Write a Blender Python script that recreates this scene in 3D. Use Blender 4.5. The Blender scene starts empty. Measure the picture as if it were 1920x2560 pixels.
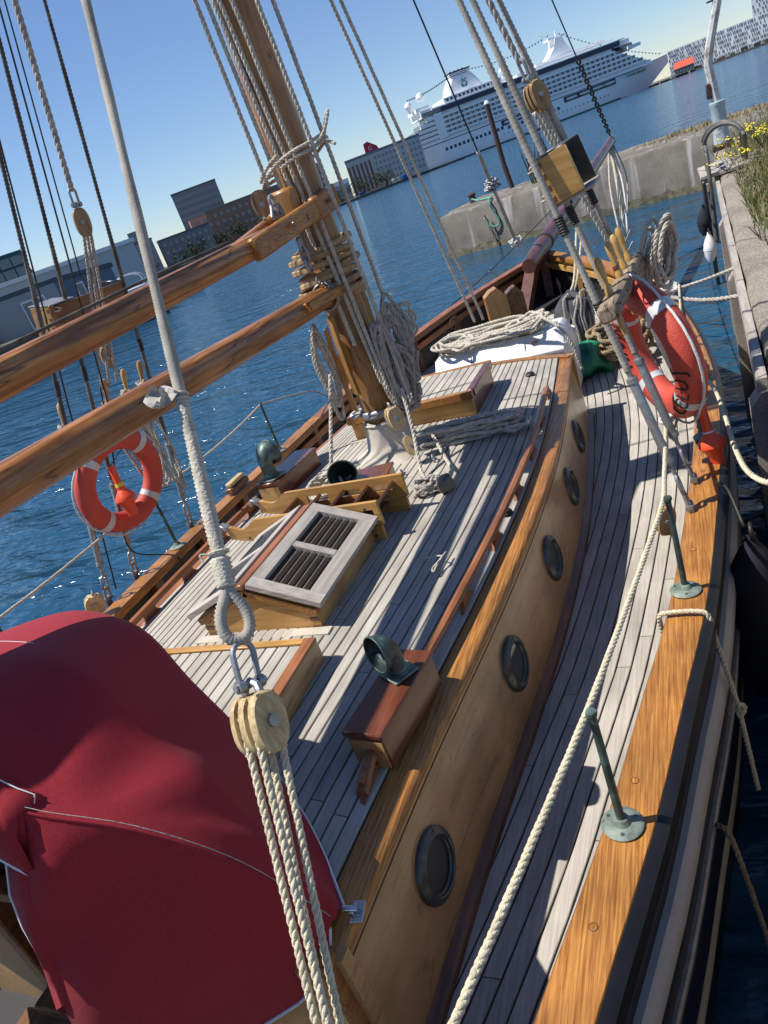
import bpy, math, random
import numpy as np
from mathutils import Vector, Matrix
random.seed(7); RNG = np.random.default_rng(7)
SC = bpy.context.scene; COL = SC.collection
# ------------------------------------------------------------------ camera, sky, sun, exposure
CAM = Vector((1.88, 0.0, 3.0))
cd = bpy.data.cameras.new("camera"); cam = bpy.data.objects.new("camera", cd); COL.objects.link(cam)
cd.sensor_fit = 'VERTICAL'; cd.sensor_height = 36.0; cd.lens = 36.0 * 1800.0 / 2560.0
cd.clip_start = 0.05; cd.clip_end = 6000
Rm = Matrix(((0.8899735, -0.13808581, -0.43460267), (0.31975283, -0.49052966, 0.81064097), (-0.32512351, -0.86041441, -0.39240507)))
cx, cy, cz = Rm.col[0], -Rm.col[1], -Rm.col[2]
cam.matrix_world = Matrix(((cx[0], cy[0], cz[0], CAM[0]), (cx[1], cy[1], cz[1], CAM[1]), (cx[2], cy[2], cz[2], CAM[2]), (0, 0, 0, 1)))
SC.camera = cam
SUN = Vector((-0.57, -0.20, 1.0)).normalized()
W = bpy.data.worlds.new("World"); SC.world = W; W.use_nodes = True
wn = W.node_tree.nodes; wl = W.node_tree.links
sky = wn.new("ShaderNodeTexSky"); sky.sky_type = 'NISHITA'; sky.sun_disc = False
sky.sun_elevation = math.asin(SUN.z); sky.sun_rotation = math.atan2(SUN.x, SUN.y)
sky.air_density = 1.0; sky.dust_density = 0.0; sky.ozone_density = 4.0; sky.altitude = 0
tint = wn.new("ShaderNodeMix"); tint.data_type = 'RGBA'; tint.blend_type = 'MULTIPLY'; tint.inputs[0].default_value = 1.0; tint.inputs[7].default_value = (1.04, 1.10, 1.24, 1)   # clear deep-blue summer sky
wl.new(sky.outputs[0], tint.inputs[6]); wl.new(tint.outputs[2], wn["Background"].inputs[0]); wn["Background"].inputs[1].default_value = 0.079
sl = bpy.data.lights.new("sun", 'SUN'); sl.energy = 5.0; sl.angle = math.radians(0.5); sl.color = (1.0, 0.955, 0.88)
so = bpy.data.objects.new("sun", sl); COL.objects.link(so)
so.rotation_euler = SUN.to_track_quat('Z', 'Y').to_euler(); so.location = SUN * 50
SC.view_settings.view_transform = 'Standard'; SC.view_settings.look = 'None'
SC.view_settings.exposure = 0.36; SC.view_settings.gamma = 1.0; SC.view_settings.use_curve_mapping = False
SC.render.engine = 'CYCLES'
SC.cycles.max_bounces = 6; SC.cycles.diffuse_bounces = 3; SC.cycles.glossy_bounces = 3
SC.cycles.transmission_bounces = 4; SC.cycles.transparent_max_bounces = 6
SC.cycles.use_denoising = True
SC.cycles.sample_clamp_indirect = 5.0; SC.cycles.caustics_reflective = False; SC.cycles.caustics_refractive = False
# ------------------------------------------------------------------ materials
def nt(name):
    m = bpy.data.materials.new(name); m.use_nodes = True
    return m, m.node_tree.nodes, m.node_tree.links, m.node_tree.nodes["Principled BSDF"]
def c4(c): return (c[0], c[1], c[2], 1.0)
def hexc(h):
    v = [int(h[i:i + 2], 16) / 255 for i in (0, 2, 4)]
    return tuple(x / 12.92 if x <= 0.04045 else ((x + 0.055) / 1.055) ** 2.4 for x in v)
def plain(name, col, rough=0.5, metal=0.0, var=0.15, vscale=6.0, bump=0.0, bscale=40.0, spec=0.5, coat=0.0, rnd=0.0, dirt=None, dscale=3.0, damt=0.5, emit=None):
    """colour with noise variation, optional dirt patches, optional fine bump"""
    m, n, l, b = nt(name)
    tc = n.new("ShaderNodeTexCoord")
    no = n.new("ShaderNodeTexNoise"); no.inputs["Scale"].default_value = vscale; no.inputs["Detail"].default_value = 5
    l.new(tc.outputs["Object"], no.inputs["Vector"])
    rp = n.new("ShaderNodeValToRGB"); rp.color_ramp.elements[0].position = 0.3; rp.color_ramp.elements[1].position = 0.7
    rp.color_ramp.elements[0].color = c4([x * (1 - var) for x in col]); rp.color_ramp.elements[1].color = c4([min(1, x * (1 + var)) for x in col])
    l.new(no.outputs["Fac"], rp.inputs["Fac"]); out = rp.outputs["Color"]
    if rnd:
        oi = n.new("ShaderNodeObjectInfo"); mr = n.new("ShaderNodeMapRange"); mr.inputs[3].default_value = 1 - rnd; mr.inputs[4].default_value = 1 + rnd
        l.new(oi.outputs["Random"], mr.inputs[0]); mx = n.new("ShaderNodeMix"); mx.data_type = 'RGBA'; mx.blend_type = 'MULTIPLY'; mx.inputs[0].default_value = 1
        l.new(out, mx.inputs[6]); l.new(mr.outputs[0], mx.inputs[7]); out = mx.outputs[2]
    if dirt is not None:
        n2 = n.new("ShaderNodeTexNoise"); n2.inputs["Scale"].default_value = dscale; n2.inputs["Detail"].default_value = 8; n2.inputs["Roughness"].default_value = 0.65
        l.new(tc.outputs["Object"], n2.inputs["Vector"])
        r2 = n.new("ShaderNodeValToRGB"); r2.color_ramp.elements[0].position = 0.5; r2.color_ramp.elements[1].position = 0.68
        r2.color_ramp.elements[0].color = (0, 0, 0, 1); r2.color_ramp.elements[1].color = (damt, damt, damt, 1)
        l.new(n2.outputs["Fac"], r2.inputs["Fac"])
        mx = n.new("ShaderNodeMix"); mx.data_type = 'RGBA'; l.new(r2.outputs["Color"], mx.inputs[0]); l.new(out, mx.inputs[6]); mx.inputs[7].default_value = c4(dirt); out = mx.outputs[2]
    l.new(out, b.inputs["Base Color"]); b.inputs["Roughness"].default_value = rough; b.inputs["Metallic"].default_value = metal
    b.inputs["Specular IOR Level"].default_value = spec; b.inputs["Coat Weight"].default_value = coat; b.inputs["Coat Roughness"].default_value = 0.12
    if bump:
        n3 = n.new("ShaderNodeTexNoise"); n3.inputs["Scale"].default_value = bscale; n3.inputs["Detail"].default_value = 6
        l.new(tc.outputs["Object"], n3.inputs["Vector"]); bp = n.new("ShaderNodeBump"); bp.inputs["Strength"].default_value = bump; bp.inputs["Distance"].default_value = 0.02
        l.new(n3.outputs["Fac"], bp.inputs["Height"]); l.new(bp.outputs[0], b.inputs["Normal"])
    return m
def wood(name, dark, light, axis='y', fine=60.0, stretch=0.05, rough=0.4, coat=0.0, rnd=0.0, bump=0.25, swirl=0.0, blotch=0.25, crack=0.0, spec=0.4, rot=None, wave=None):
    """wood with grain along one axis of the object's own space, optional figure, blotches and checks"""
    m, n, l, b = nt(name)
    tc = n.new("ShaderNodeTexCoord"); mp = n.new("ShaderNodeMapping")
    s = [1.0, 1.0, 1.0]; s['xyz'.index(axis)] = stretch
    mp.inputs["Scale"].default_value = s
    if rot: mp.inputs["Rotation"].default_value = rot
    oi = n.new("ShaderNodeObjectInfo"); va = n.new("ShaderNodeVectorMath"); va.operation = 'ADD'
    sc3 = n.new("ShaderNodeVectorMath"); sc3.operation = 'SCALE'; sc3.inputs[0].default_value = (7.3, 3.1, 5.7); l.new(oi.outputs["Random"], sc3.inputs[3])
    l.new(tc.outputs["Object"], va.inputs[0]); l.new(sc3.outputs[0], va.inputs[1]); l.new(va.outputs[0], mp.inputs["Vector"])
    no = n.new("ShaderNodeTexNoise"); no.inputs["Scale"].default_value = fine; no.inputs["Detail"].default_value = 6; no.inputs["Roughness"].default_value = 0.6
    no.inputs["Distortion"].default_value = swirl
    l.new(mp.outputs[0], no.inputs["Vector"])
    rp = n.new("ShaderNodeValToRGB"); e = rp.color_ramp.elements
    e[0].position = 0.34; e[0].color = c4(dark); e[1].position = 0.66; e[1].color = c4(light)
    l.new(no.outputs["Fac"], rp.inputs["Fac"]); out = rp.outputs["Color"]
    if swirl:
        wv = n.new("ShaderNodeTexWave"); wv.wave_type = 'BANDS'; wv.bands_direction = 'X'; wv.inputs["Scale"].default_value = wave or fine * 0.18
        wv.inputs["Distortion"].default_value = 9.0; wv.inputs["Detail"].default_value = 3; wv.inputs["Detail Scale"].default_value = 1.2
        l.new(mp.outputs[0], wv.inputs["Vector"])
        r3 = n.new("ShaderNodeValToRGB"); r3.color_ramp.elements[0].color = (0.42, 0.36, 0.32, 1); r3.color_ramp.elements[1].position = 0.45; r3.color_ramp.elements[1].color = (1, 1, 1, 1)
        l.new(wv.outputs["Fac"], r3.inputs["Fac"]); mx = n.new("ShaderNodeMix"); mx.data_type = 'RGBA'; mx.blend_type = 'MULTIPLY'; mx.inputs[0].default_value = min(1, swirl)
        l.new(out, mx.inputs[6]); l.new(r3.outputs["Color"], mx.inputs[7]); out = mx.outputs[2]
    if blotch:
        n2 = n.new("ShaderNodeTexNoise"); n2.inputs["Scale"].default_value = 3.5; n2.inputs["Detail"].default_value = 4
        l.new(va.outputs[0], n2.inputs["Vector"]); mr = n.new("ShaderNodeMapRange"); mr.inputs[1].default_value = 0.3; mr.inputs[2].default_value = 0.7
        mr.inputs[3].default_value = 1 - blotch; mr.inputs[4].default_value = 1 + blotch * 0.6; l.new(n2.outputs["Fac"], mr.inputs[0])
        mx = n.new("ShaderNodeMix"); mx.data_type = 'RGBA'; mx.blend_type = 'MULTIPLY'; mx.inputs[0].default_value = 1
        l.new(out, mx.inputs[6]); l.new(mr.outputs[0], mx.inputs[7]); out = mx.outputs[2]
    if rnd:
        mr = n.new("ShaderNodeMapRange"); mr.inputs[3].default_value = 1 - rnd; mr.inputs[4].default_value = 1 + rnd; l.new(oi.outputs["Random"], mr.inputs[0])
        mx = n.new("ShaderNodeMix"); mx.data_type = 'RGBA'; mx.blend_type = 'MULTIPLY'; mx.inputs[0].default_value = 1
        l.new(out, mx.inputs[6]); l.new(mr.outputs[0], mx.inputs[7]); out = mx.outputs[2]
    if crack:
        mp2 = n.new("ShaderNodeMapping"); s2 = [1.0, 1.0, 1.0]; s2['xyz'.index(axis)] = 0.06; mp2.inputs["Scale"].default_value = s2; l.new(va.outputs[0], mp2.inputs["Vector"])
        n4 = n.new("ShaderNodeTexNoise"); n4.inputs["Scale"].default_value = 16; n4.inputs["Detail"].default_value = 2; l.new(mp2.outputs[0], n4.inputs["Vector"])
        r4 = n.new("ShaderNodeValToRGB"); r4.color_ramp.elements[0].position = 0.0; r4.color_ramp.elements[0].color = (1, 1, 1, 1); r4.color_ramp.elements[1].position = 1; r4.color_ramp.elements[1].color = (1, 1, 1, 1)
        for pos, v in ((0.485, 1.0), (0.5, 1 - crack), (0.515, 1.0)):
            q = r4.color_ramp.elements.new(pos); q.color = (v, v, v, 1)
        l.new(n4.outputs["Fac"], r4.inputs["Fac"]); mx = n.new("ShaderNodeMix"); mx.data_type = 'RGBA'; mx.blend_type = 'MULTIPLY'; mx.inputs[0].default_value = 1
        l.new(out, mx.inputs[6]); l.new(r4.outputs["Color"], mx.inputs[7]); out = mx.outputs[2]
    l.new(out, b.inputs["Base Color"]); b.inputs["Roughness"].default_value = rough
    b.inputs["Coat Weight"].default_value = coat; b.inputs["Coat Roughness"].default_value = 0.18; b.inputs["Specular IOR Level"].default_value = spec
    bp = n.new("ShaderNodeBump"); bp.inputs["Strength"].default_value = bump; bp.inputs["Distance"].default_value = 0.004
    l.new(no.outputs["Fac"], bp.inputs["Height"]); l.new(bp.outputs[0], b.inputs["Normal"])
    return m
M = {}
M['deck'] = wood('weathered_teak', (0.35, 0.318, 0.272), (0.47, 0.436, 0.38), fine=110, stretch=0.03, rough=0.85, rnd=0.09, bump=0.5, blotch=0.22, spec=0.2)
M['caulk'] = plain('deck_caulking', (0.02, 0.02, 0.022), 0.7)
M['varnish'] = wood('varnished_oak', (0.25, 0.092, 0.020), (0.53, 0.245, 0.060), fine=120, stretch=0.045, rough=0.36, coat=0.15, bump=0.8, swirl=0.35, blotch=0.34, wave=30)
M['varnish_side'] = wood('varnished_cabin_oak', (0.40, 0.225, 0.082), (0.53, 0.315, 0.125), fine=9, stretch=0.08, rough=0.32, coat=0.25, bump=0.08, blotch=0.36, crack=0.35)
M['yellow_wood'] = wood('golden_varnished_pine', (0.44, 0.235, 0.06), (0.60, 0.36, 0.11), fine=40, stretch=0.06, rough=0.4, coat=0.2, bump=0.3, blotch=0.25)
M['yellow_x'] = wood('golden_varnished_board', (0.40, 0.20, 0.05), (0.58, 0.33, 0.10), axis='x', fine=40, stretch=0.06, rough=0.36, coat=0.25, bump=0.3, blotch=0.25)
M['mahogany'] = wood('red_mahogany', (0.10, 0.028, 0.013), (0.20, 0.062, 0.026), fine=35, stretch=0.06, rough=0.28, coat=0.45, bump=0.12, blotch=0.25)
M['orange_wood'] = wood('orange_varnished_rail', (0.22, 0.075, 0.026), (0.37, 0.145, 0.055), fine=40, stretch=0.05, rough=0.36, coat=0.2, bump=0.3, blotch=0.35)
M['brown_wood'] = wood('brown_varnished_wood', (0.11, 0.045, 0.018), (0.24, 0.11, 0.042), fine=36, stretch=0.06, rough=0.36, coat=0.2, bump=0.25, blotch=0.3)
M['tread'] = wood('dark_tread_wood', (0.10, 0.036, 0.016), (0.19, 0.075, 0.032), fine=40, stretch=0.06, rough=0.4, coat=0.2)
M['spar'] = wood('varnished_spar', (0.22, 0.080, 0.024), (0.50, 0.225, 0.075), fine=34, stretch=0.07, rough=0.38, coat=0.12, bump=0.2, swirl=0.75, blotch=0.38, crack=0.7, wave=9)
M['mast'] = wood('varnished_mast', (0.25, 0.115, 0.04), (0.44, 0.23, 0.085), axis='z', fine=34, stretch=0.05, rough=0.36, coat=0.2, bump=0.35, blotch=0.3, crack=0.75)
M['old_z'] = wood('weathered_upright_wood', (0.36, 0.17, 0.045), (0.50, 0.26, 0.075), axis='z', fine=34, stretch=0.06, rough=0.4, coat=0.2, bump=0.3, blotch=0.3)
M['grey_wood'] = wood('grey_weathered_wood', (0.30, 0.265, 0.23), (0.44, 0.40, 0.355), fine=60, stretch=0.04, rough=0.85, bump=0.5, blotch=0.18, spec=0.2)
M['grey_x'] = wood('grey_weathered_crossgrain', (0.34, 0.30, 0.265), (0.47, 0.43, 0.385), axis='x', fine=60, stretch=0.04, rough=0.85, bump=0.5, blotch=0.15, spec=0.2)
M['pinrail'] = wood('split_grey_timber', (0.17, 0.125, 0.085), (0.34, 0.265, 0.19), fine=40, stretch=0.08, rough=0.8, bump=0.6, crack=0.9, spec=0.2)
M['pin'] = wood('honey_pin_wood', (0.42, 0.235, 0.07), (0.56, 0.345, 0.12), axis='z', fine=30, stretch=0.1, rough=0.4, coat=0.15, rnd=0.15)
M['hoop'] = wood('ash_hoop_wood', (0.29, 0.18, 0.085), (0.47, 0.33, 0.18), axis='z', fine=26, stretch=1.0, rough=0.6, rnd=0.28, bump=0.4)
M['block'] = wood('pale_ash_block', (0.42, 0.29, 0.13), (0.70, 0.53, 0.29), axis='z', fine=110, stretch=0.05, rough=0.5, bump=0.5, blotch=0.28)
M['block_old'] = wood('old_brown_block', (0.27, 0.16, 0.07), (0.44, 0.29, 0.14), axis='z', fine=46, stretch=0.06, rough=0.6, bump=0.5, crack=0.6)
M['maroon'] = wood('maroon_bowsprit_paint', (0.085, 0.030, 0.022), (0.17, 0.062, 0.042), fine=20, stretch=0.08, rough=0.35, coat=0.3, bump=0.2, blotch=0.4)
M['black'] = plain('black_hull_paint', (0.012, 0.012, 0.013), 0.3, var=0.3, vscale=3, bump=0.08, bscale=12)
M['bulwark'] = plain('black_bulwark_paint', (0.018, 0.017, 0.017), 0.45, var=0.4, vscale=5, dirt=(0.09, 0.065, 0.045), dscale=5, damt=0.35, bump=0.2, bscale=25)
M['white'] = plain('white_paint', (0.72, 0.72, 0.70), 0.4, var=0.05, dirt=(0.45, 0.43, 0.40), dscale=4, damt=0.3)
M['greywhite'] = plain('grey_white_strake', (0.42, 0.42, 0.42), 0.45, var=0.06, dirt=(0.25, 0.25, 0.25), dscale=6, damt=0.5)
M['navy'] = plain('navy_paint', (0.010, 0.013, 0.028), 0.4)
M['cream'] = plain('cream_paint', (0.50, 0.45, 0.37), 0.5)
M['green_bot'] = plain('dark_green_paint', (0.006, 0.018, 0.016), 0.4)
M['bronze'] = plain('green_patinated_bronze', (0.055, 0.085, 0.077), 0.45, metal=0.35, var=0.3, vscale=14, dirt=(0.22, 0.36, 0.31), dscale=16, damt=0.6)
M['verdigris'] = plain('verdigris_bronze', (0.175, 0.215, 0.18), 0.6, metal=0.1, var=0.35, vscale=25, dirt=(0.07, 0.075, 0.06), dscale=30, damt=0.8)
M['dark_in'] = plain('dark_cowl_and_port_inside', (0.012, 0.022, 0.024), 0.5)
M['galv'] = plain('galvanised_steel', (0.30, 0.305, 0.31), 0.45, metal=0.55, var=0.2, vscale=30, bump=0.15, bscale=60)
M['steel'] = plain('stainless_steel', (0.55, 0.55, 0.55), 0.25, metal=1.0)
M['rust'] = plain('rusty_iron', (0.075, 0.045, 0.034), 0.75, metal=0.3, var=0.4, vscale=20)
M['ring'] = plain('porthole_bronze', (0.10, 0.10, 0.088), 0.35, metal=0.6, var=0.25, vscale=20, dirt=(0.12, 0.17, 0.15), dscale=12, damt=0.4)
M['rope'] = plain('natural_hemp_rope', (0.54, 0.49, 0.405), 0.95, var=0.22, vscale=30, bump=0.4, bscale=180, spec=0.1)
M['rope_cream'] = plain('cream_rope', (0.60, 0.53, 0.38), 0.95, var=0.15, vscale=30, bump=0.4, bscale=180, spec=0.1)
M['rope_grey'] = plain('grey_weathered_rope', (0.42, 0.385, 0.335), 0.95, var=0.25, vscale=30, bump=0.4, bscale=180, spec=0.1)
M['rope_brown'] = plain('brown_hawser', (0.31, 0.235, 0.145), 0.95, var=0.25, vscale=30, bump=0.4, bscale=180, spec=0.1)
M['rope_white'] = plain('white_rope', (0.62, 0.61, 0.58), 0.9, var=0.12, vscale=30, bump=0.3, bscale=180, spec=0.1)
M['rope_green'] = plain('sea_green_rope', (0.13, 0.34, 0.27), 0.8, var=0.2)
M['served'] = plain('served_marline', (0.38, 0.35, 0.30), 0.95, var=0.25, vscale=14, dirt=(0.24, 0.215, 0.185), dscale=3.0, damt=0.55, bump=0.12, bscale=200, spec=0.1)
M['served_dark'] = plain('tarred_served_wire', (0.095, 0.085, 0.078), 0.85, var=0.4, vscale=10, dirt=(0.24, 0.22, 0.195), dscale=6, damt=0.7, bump=0.4, bscale=150, spec=0.2)
M['wire'] = plain('dark_wire', (0.05, 0.05, 0.052), 0.5, metal=0.4)
M['tape'] = plain('black_tape', (0.02, 0.019, 0.018), 0.6, var=0.4, vscale=30)
M['canvas_white'] = plain('off_white_canvas', (0.50, 0.455, 0.385), 0.9, var=0.12, vscale=8, dirt=(0.33, 0.26, 0.19), dscale=5, damt=0.5, bump=0.3, bscale=14, spec=0.1)
M['white_plastic'] = plain('white_fibreglass', (0.72, 0.70, 0.66), 0.35, var=0.04, dirt=(0.50, 0.46, 0.40), dscale=4, damt=0.35)
M['orange'] = plain('orange_lifebuoy', (0.54, 0.066, 0.038), 0.55, var=0.1, vscale=10, bump=0.3, bscale=160, dirt=(0.48, 0.07, 0.05), dscale=5, damt=0.5)
M['orange_hot'] = plain('orange_red_plastic', (0.80, 0.085, 0.03), 0.35, var=0.05)
M['yellow'] = plain('yellow_tape', (0.80, 0.62, 0.04), 0.5, var=0.05)
M['reflect'] = plain('reflective_band', (0.55, 0.55, 0.55), 0.35, var=0.08)
M['ink'] = plain('faded_black_ink', (0.03, 0.012, 0.01), 0.8)
M['green_tarp'] = plain('green_tarpaulin', (0.012, 0.17, 0.085), 0.55, var=0.25, vscale=8, bump=0.5, bscale=14)
M['grey_cloth'] = plain('dark_grey_cloth', (0.055, 0.057, 0.062), 0.8, var=0.3, vscale=8, bump=0.4, bscale=20)
M['rubber'] = plain('black_rubber', (0.012, 0.012, 0.012), 0.55)
M['fender_navy'] = plain('navy_fender_cloth', (0.008, 0.010, 0.018), 0.85)
def canvas_mat():
    m, n, l, b = nt('red_acrylic_canvas')
    tc = n.new("ShaderNodeTexCoord")
    wv = n.new("ShaderNodeTexNoise"); wv.inputs["Scale"].default_value = 420; wv.inputs["Detail"].default_value = 2; l.new(tc.outputs["Object"], wv.inputs["Vector"])
    rp = n.new("ShaderNodeValToRGB"); rp.color_ramp.elements[0].position = 0.3; rp.color_ramp.elements[0].color = (0.25, 0.014, 0.022, 1); rp.color_ramp.elements[1].position = 0.75; rp.color_ramp.elements[1].color = (0.37, 0.030, 0.040, 1)
    l.new(wv.outputs["Fac"], rp.inputs["Fac"]); l.new(rp.outputs["Color"], b.inputs["Base Color"])
    b.inputs["Roughness"].default_value = 0.75; b.inputs["Specular IOR Level"].default_value = 0.2; b.inputs["Sheen Weight"].default_value = 0.08; b.inputs["Sheen Roughness"].default_value = 0.4
    n2 = n.new("ShaderNodeTexNoise"); n2.inputs["Scale"].default_value = 500; l.new(tc.outputs["Object"], n2.inputs["Vector"])
    bp = n.new("ShaderNodeBump"); bp.inputs["Strength"].default_value = 0.25; bp.inputs["Distance"].default_value = 0.002; l.new(n2.outputs["Fac"], bp.inputs["Height"]); l.new(bp.outputs[0], b.inputs["Normal"])
    return m
M['red'] = canvas_mat()
def glass_mat(name, col=(0.02, 0.025, 0.03), rough=0.03):
    m, n, l, b = nt(name); b.inputs["Base Color"].default_value = c4(col); b.inputs["Roughness"].default_value = rough; b.inputs["Specular IOR Level"].default_value = 0.8
    return m
M['glass'] = glass_mat('dark_glass', (0.06, 0.065, 0.068), 0.04)
M['far_glass'] = glass_mat('far_window_glass', (0.11, 0.14, 0.175), 0.18)  # lightened blue-grey base paints in sky reflected by the panes
M['pane'] = glass_mat('skylight_pane', (0.035, 0.028, 0.022), 0.05)
def water_mat():
    m, n, l, b = nt('harbour_water')
    tc = n.new("ShaderNodeTexCoord"); mp = n.new("ShaderNodeMapping"); mp.inputs["Rotation"].default_value = (0, 0, math.radians(28)); mp.inputs["Scale"].default_value = (0.45, 1.0, 1.0)
    l.new(tc.outputs["Object"], mp.inputs["Vector"])
    b.inputs["Base Color"].default_value = (0.014, 0.064, 0.122, 1); b.inputs["Roughness"].default_value = 0.12; b.inputs["IOR"].default_value = 1.33
    last = None
    for s, st, d in ((0.5, 0.85, 0.7), (1.7, 0.8, 0.32), (5.0, 0.7, 0.10), (17.0, 0.4, 0.022)):
        no = n.new("ShaderNodeTexNoise"); no.inputs["Scale"].default_value = s; no.inputs["Detail"].default_value = 3; no.inputs["Distortion"].default_value = 0.4
        l.new(mp.outputs[0], no.inputs["Vector"]); bp = n.new("ShaderNodeBump"); bp.inputs["Strength"].default_value = st; bp.inputs["Distance"].default_value = d
        l.new(no.outputs["Fac"], bp.inputs["Height"])
        if last: l.new(last.outputs[0], bp.inputs["Normal"])
        last = bp
    l.new(last.outputs[0], b.inputs["Normal"])
    return m
M['water'] = water_mat()
def concrete_mat(name, col, stain, agg=0.0, streak=0.5):
    m, n, l, b = nt(name); tc = n.new("ShaderNodeTexCoord")
    n1 = n.new("ShaderNodeTexNoise"); n1.inputs["Scale"].default_value = 1.2; n1.inputs["Detail"].default_value = 9; n1.inputs["Roughness"].default_value = 0.7; l.new(tc.outputs["Object"], n1.inputs["Vector"])
    rp = n.new("ShaderNodeValToRGB"); rp.color_ramp.elements[0].position = 0.3; rp.color_ramp.elements[0].color = c4([x * 0.6 for x in col]); rp.color_ramp.elements[1].position = 0.7; rp.color_ramp.elements[1].color = c4([x * 1.25 for x in col])
    l.new(n1.outputs["Fac"], rp.inputs["Fac"]); out = rp.outputs["Color"]
    mp = n.new("ShaderNodeMapping"); mp.inputs["Scale"].default_value = (1.6, 1.6, 0.14); l.new(tc.outputs["Object"], mp.inputs["Vector"])
    n2 = n.new("ShaderNodeTexNoise"); n2.inputs["Scale"].default_value = 2.2; n2.inputs["Detail"].default_value = 6; l.new(mp.outputs[0], n2.inputs["Vector"])
    r2 = n.new("ShaderNodeValToRGB"); r2.color_ramp.elements[0].position = 0.58; r2.color_ramp.elements[0].color = (0, 0, 0, 1); r2.color_ramp.elements[1].position = 0.70; r2.color_ramp.elements[1].color = (streak, streak, streak, 1)
    l.new(n2.outputs["Fac"], r2.inputs["Fac"]); mx = n.new("ShaderNodeMix"); mx.data_type = 'RGBA'; l.new(r2.outputs["Color"], mx.inputs[0]); l.new(out, mx.inputs[6]); mx.inputs[7].default_value = c4(stain); out = mx.outputs[2]
    hgt = n1
    if agg:
        vo = n.new("ShaderNodeTexVoronoi"); vo.inputs["Scale"].default_value = 55; l.new(tc.outputs["Object"], vo.inputs["Vector"])
        r3 = n.new("ShaderNodeValToRGB"); r3.color_ramp.elements[0].color = (1.5, 1.45, 1.35, 1); r3.color_ramp.elements[1].position = 0.6; r3.color_ramp.elements[1].color = (0.62, 0.6, 0.58, 1)
        l.new(vo.outputs["Distance"], r3.inputs["Fac"]); mx = n.new("ShaderNodeMix"); mx.data_type = 'RGBA'; mx.blend_type = 'MULTIPLY'; mx.inputs[0].default_value = agg; l.new(out, mx.inputs[6]); l.new(r3.outputs["Color"], mx.inputs[7]); out = mx.outputs[2]
    l.new(out, b.inputs["Base Color"]); b.inputs["Roughness"].default_value = 0.9; b.inputs["Specular IOR Level"].default_value = 0.2
    n3 = n.new("ShaderNodeTexNoise"); n3.inputs["Scale"].default_value = 35; n3.inputs["Detail"].default_value = 6; l.new(tc.outputs["Object"], n3.inputs["Vector"])
    bp = n.new("ShaderNodeBump"); bp.inputs["Strength"].default_value = 0.6; bp.inputs["Distance"].default_value = 0.02; l.new(n3.outputs["Fac"], bp.inputs["Height"]); l.new(bp.outputs[0], b.inputs["Normal"])
    return m
M['pier'] = concrete_mat('weathered_pier_concrete', (0.19, 0.17, 0.145), (0.45, 0.43, 0.40), 0.15, 0.7)
M['quay'] = concrete_mat('pebbly_quay_concrete', (0.30, 0.265, 0.225), (0.36, 0.34, 0.30), 0.8, 0.2)
M['land'] = plain('far_land', (0.10, 0.095, 0.08), 0.95, var=0.3, vscale=0.05)
M['leaf'] = plain('tree_foliage', (0.040, 0.060, 0.024), 0.8, var=0.5, vscale=0.6, spec=0.2)
M['leaf_grey'] = plain('grey_green_foliage', (0.075, 0.085, 0.045), 0.8, var=0.4, vscale=2, spec=0.2)
M['bark'] = plain('bark', (0.07, 0.05, 0.035), 0.9)
M['grass'] = plain('dry_green_grass', (0.10, 0.125, 0.040), 0.85, var=0.5, vscale=2.5, spec=0.2)
M['straw'] = plain('straw_grass', (0.30, 0.235, 0.115), 0.85, var=0.3, vscale=3, spec=0.2)
M['flower'] = plain('yellow_flower', (0.85, 0.70, 0.02), 0.7, var=0.1)
M['canvas_old'] = plain('tattered_grey_canvas', (0.46, 0.43, 0.38), 0.95, var=0.2, vscale=40, bump=0.3, bscale=60, spec=0.1)
M['iron_grey'] = plain('dull_painted_iron', (0.12, 0.115, 0.10), 0.6, metal=0.2, var=0.3, vscale=10)
M['algae'] = plain('barnacles_and_weed', (0.16, 0.14, 0.085), 0.9, var=0.5, vscale=5, bump=0.8, bscale=14, dirt=(0.05, 0.05, 0.03), dscale=3, damt=0.8)
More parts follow.
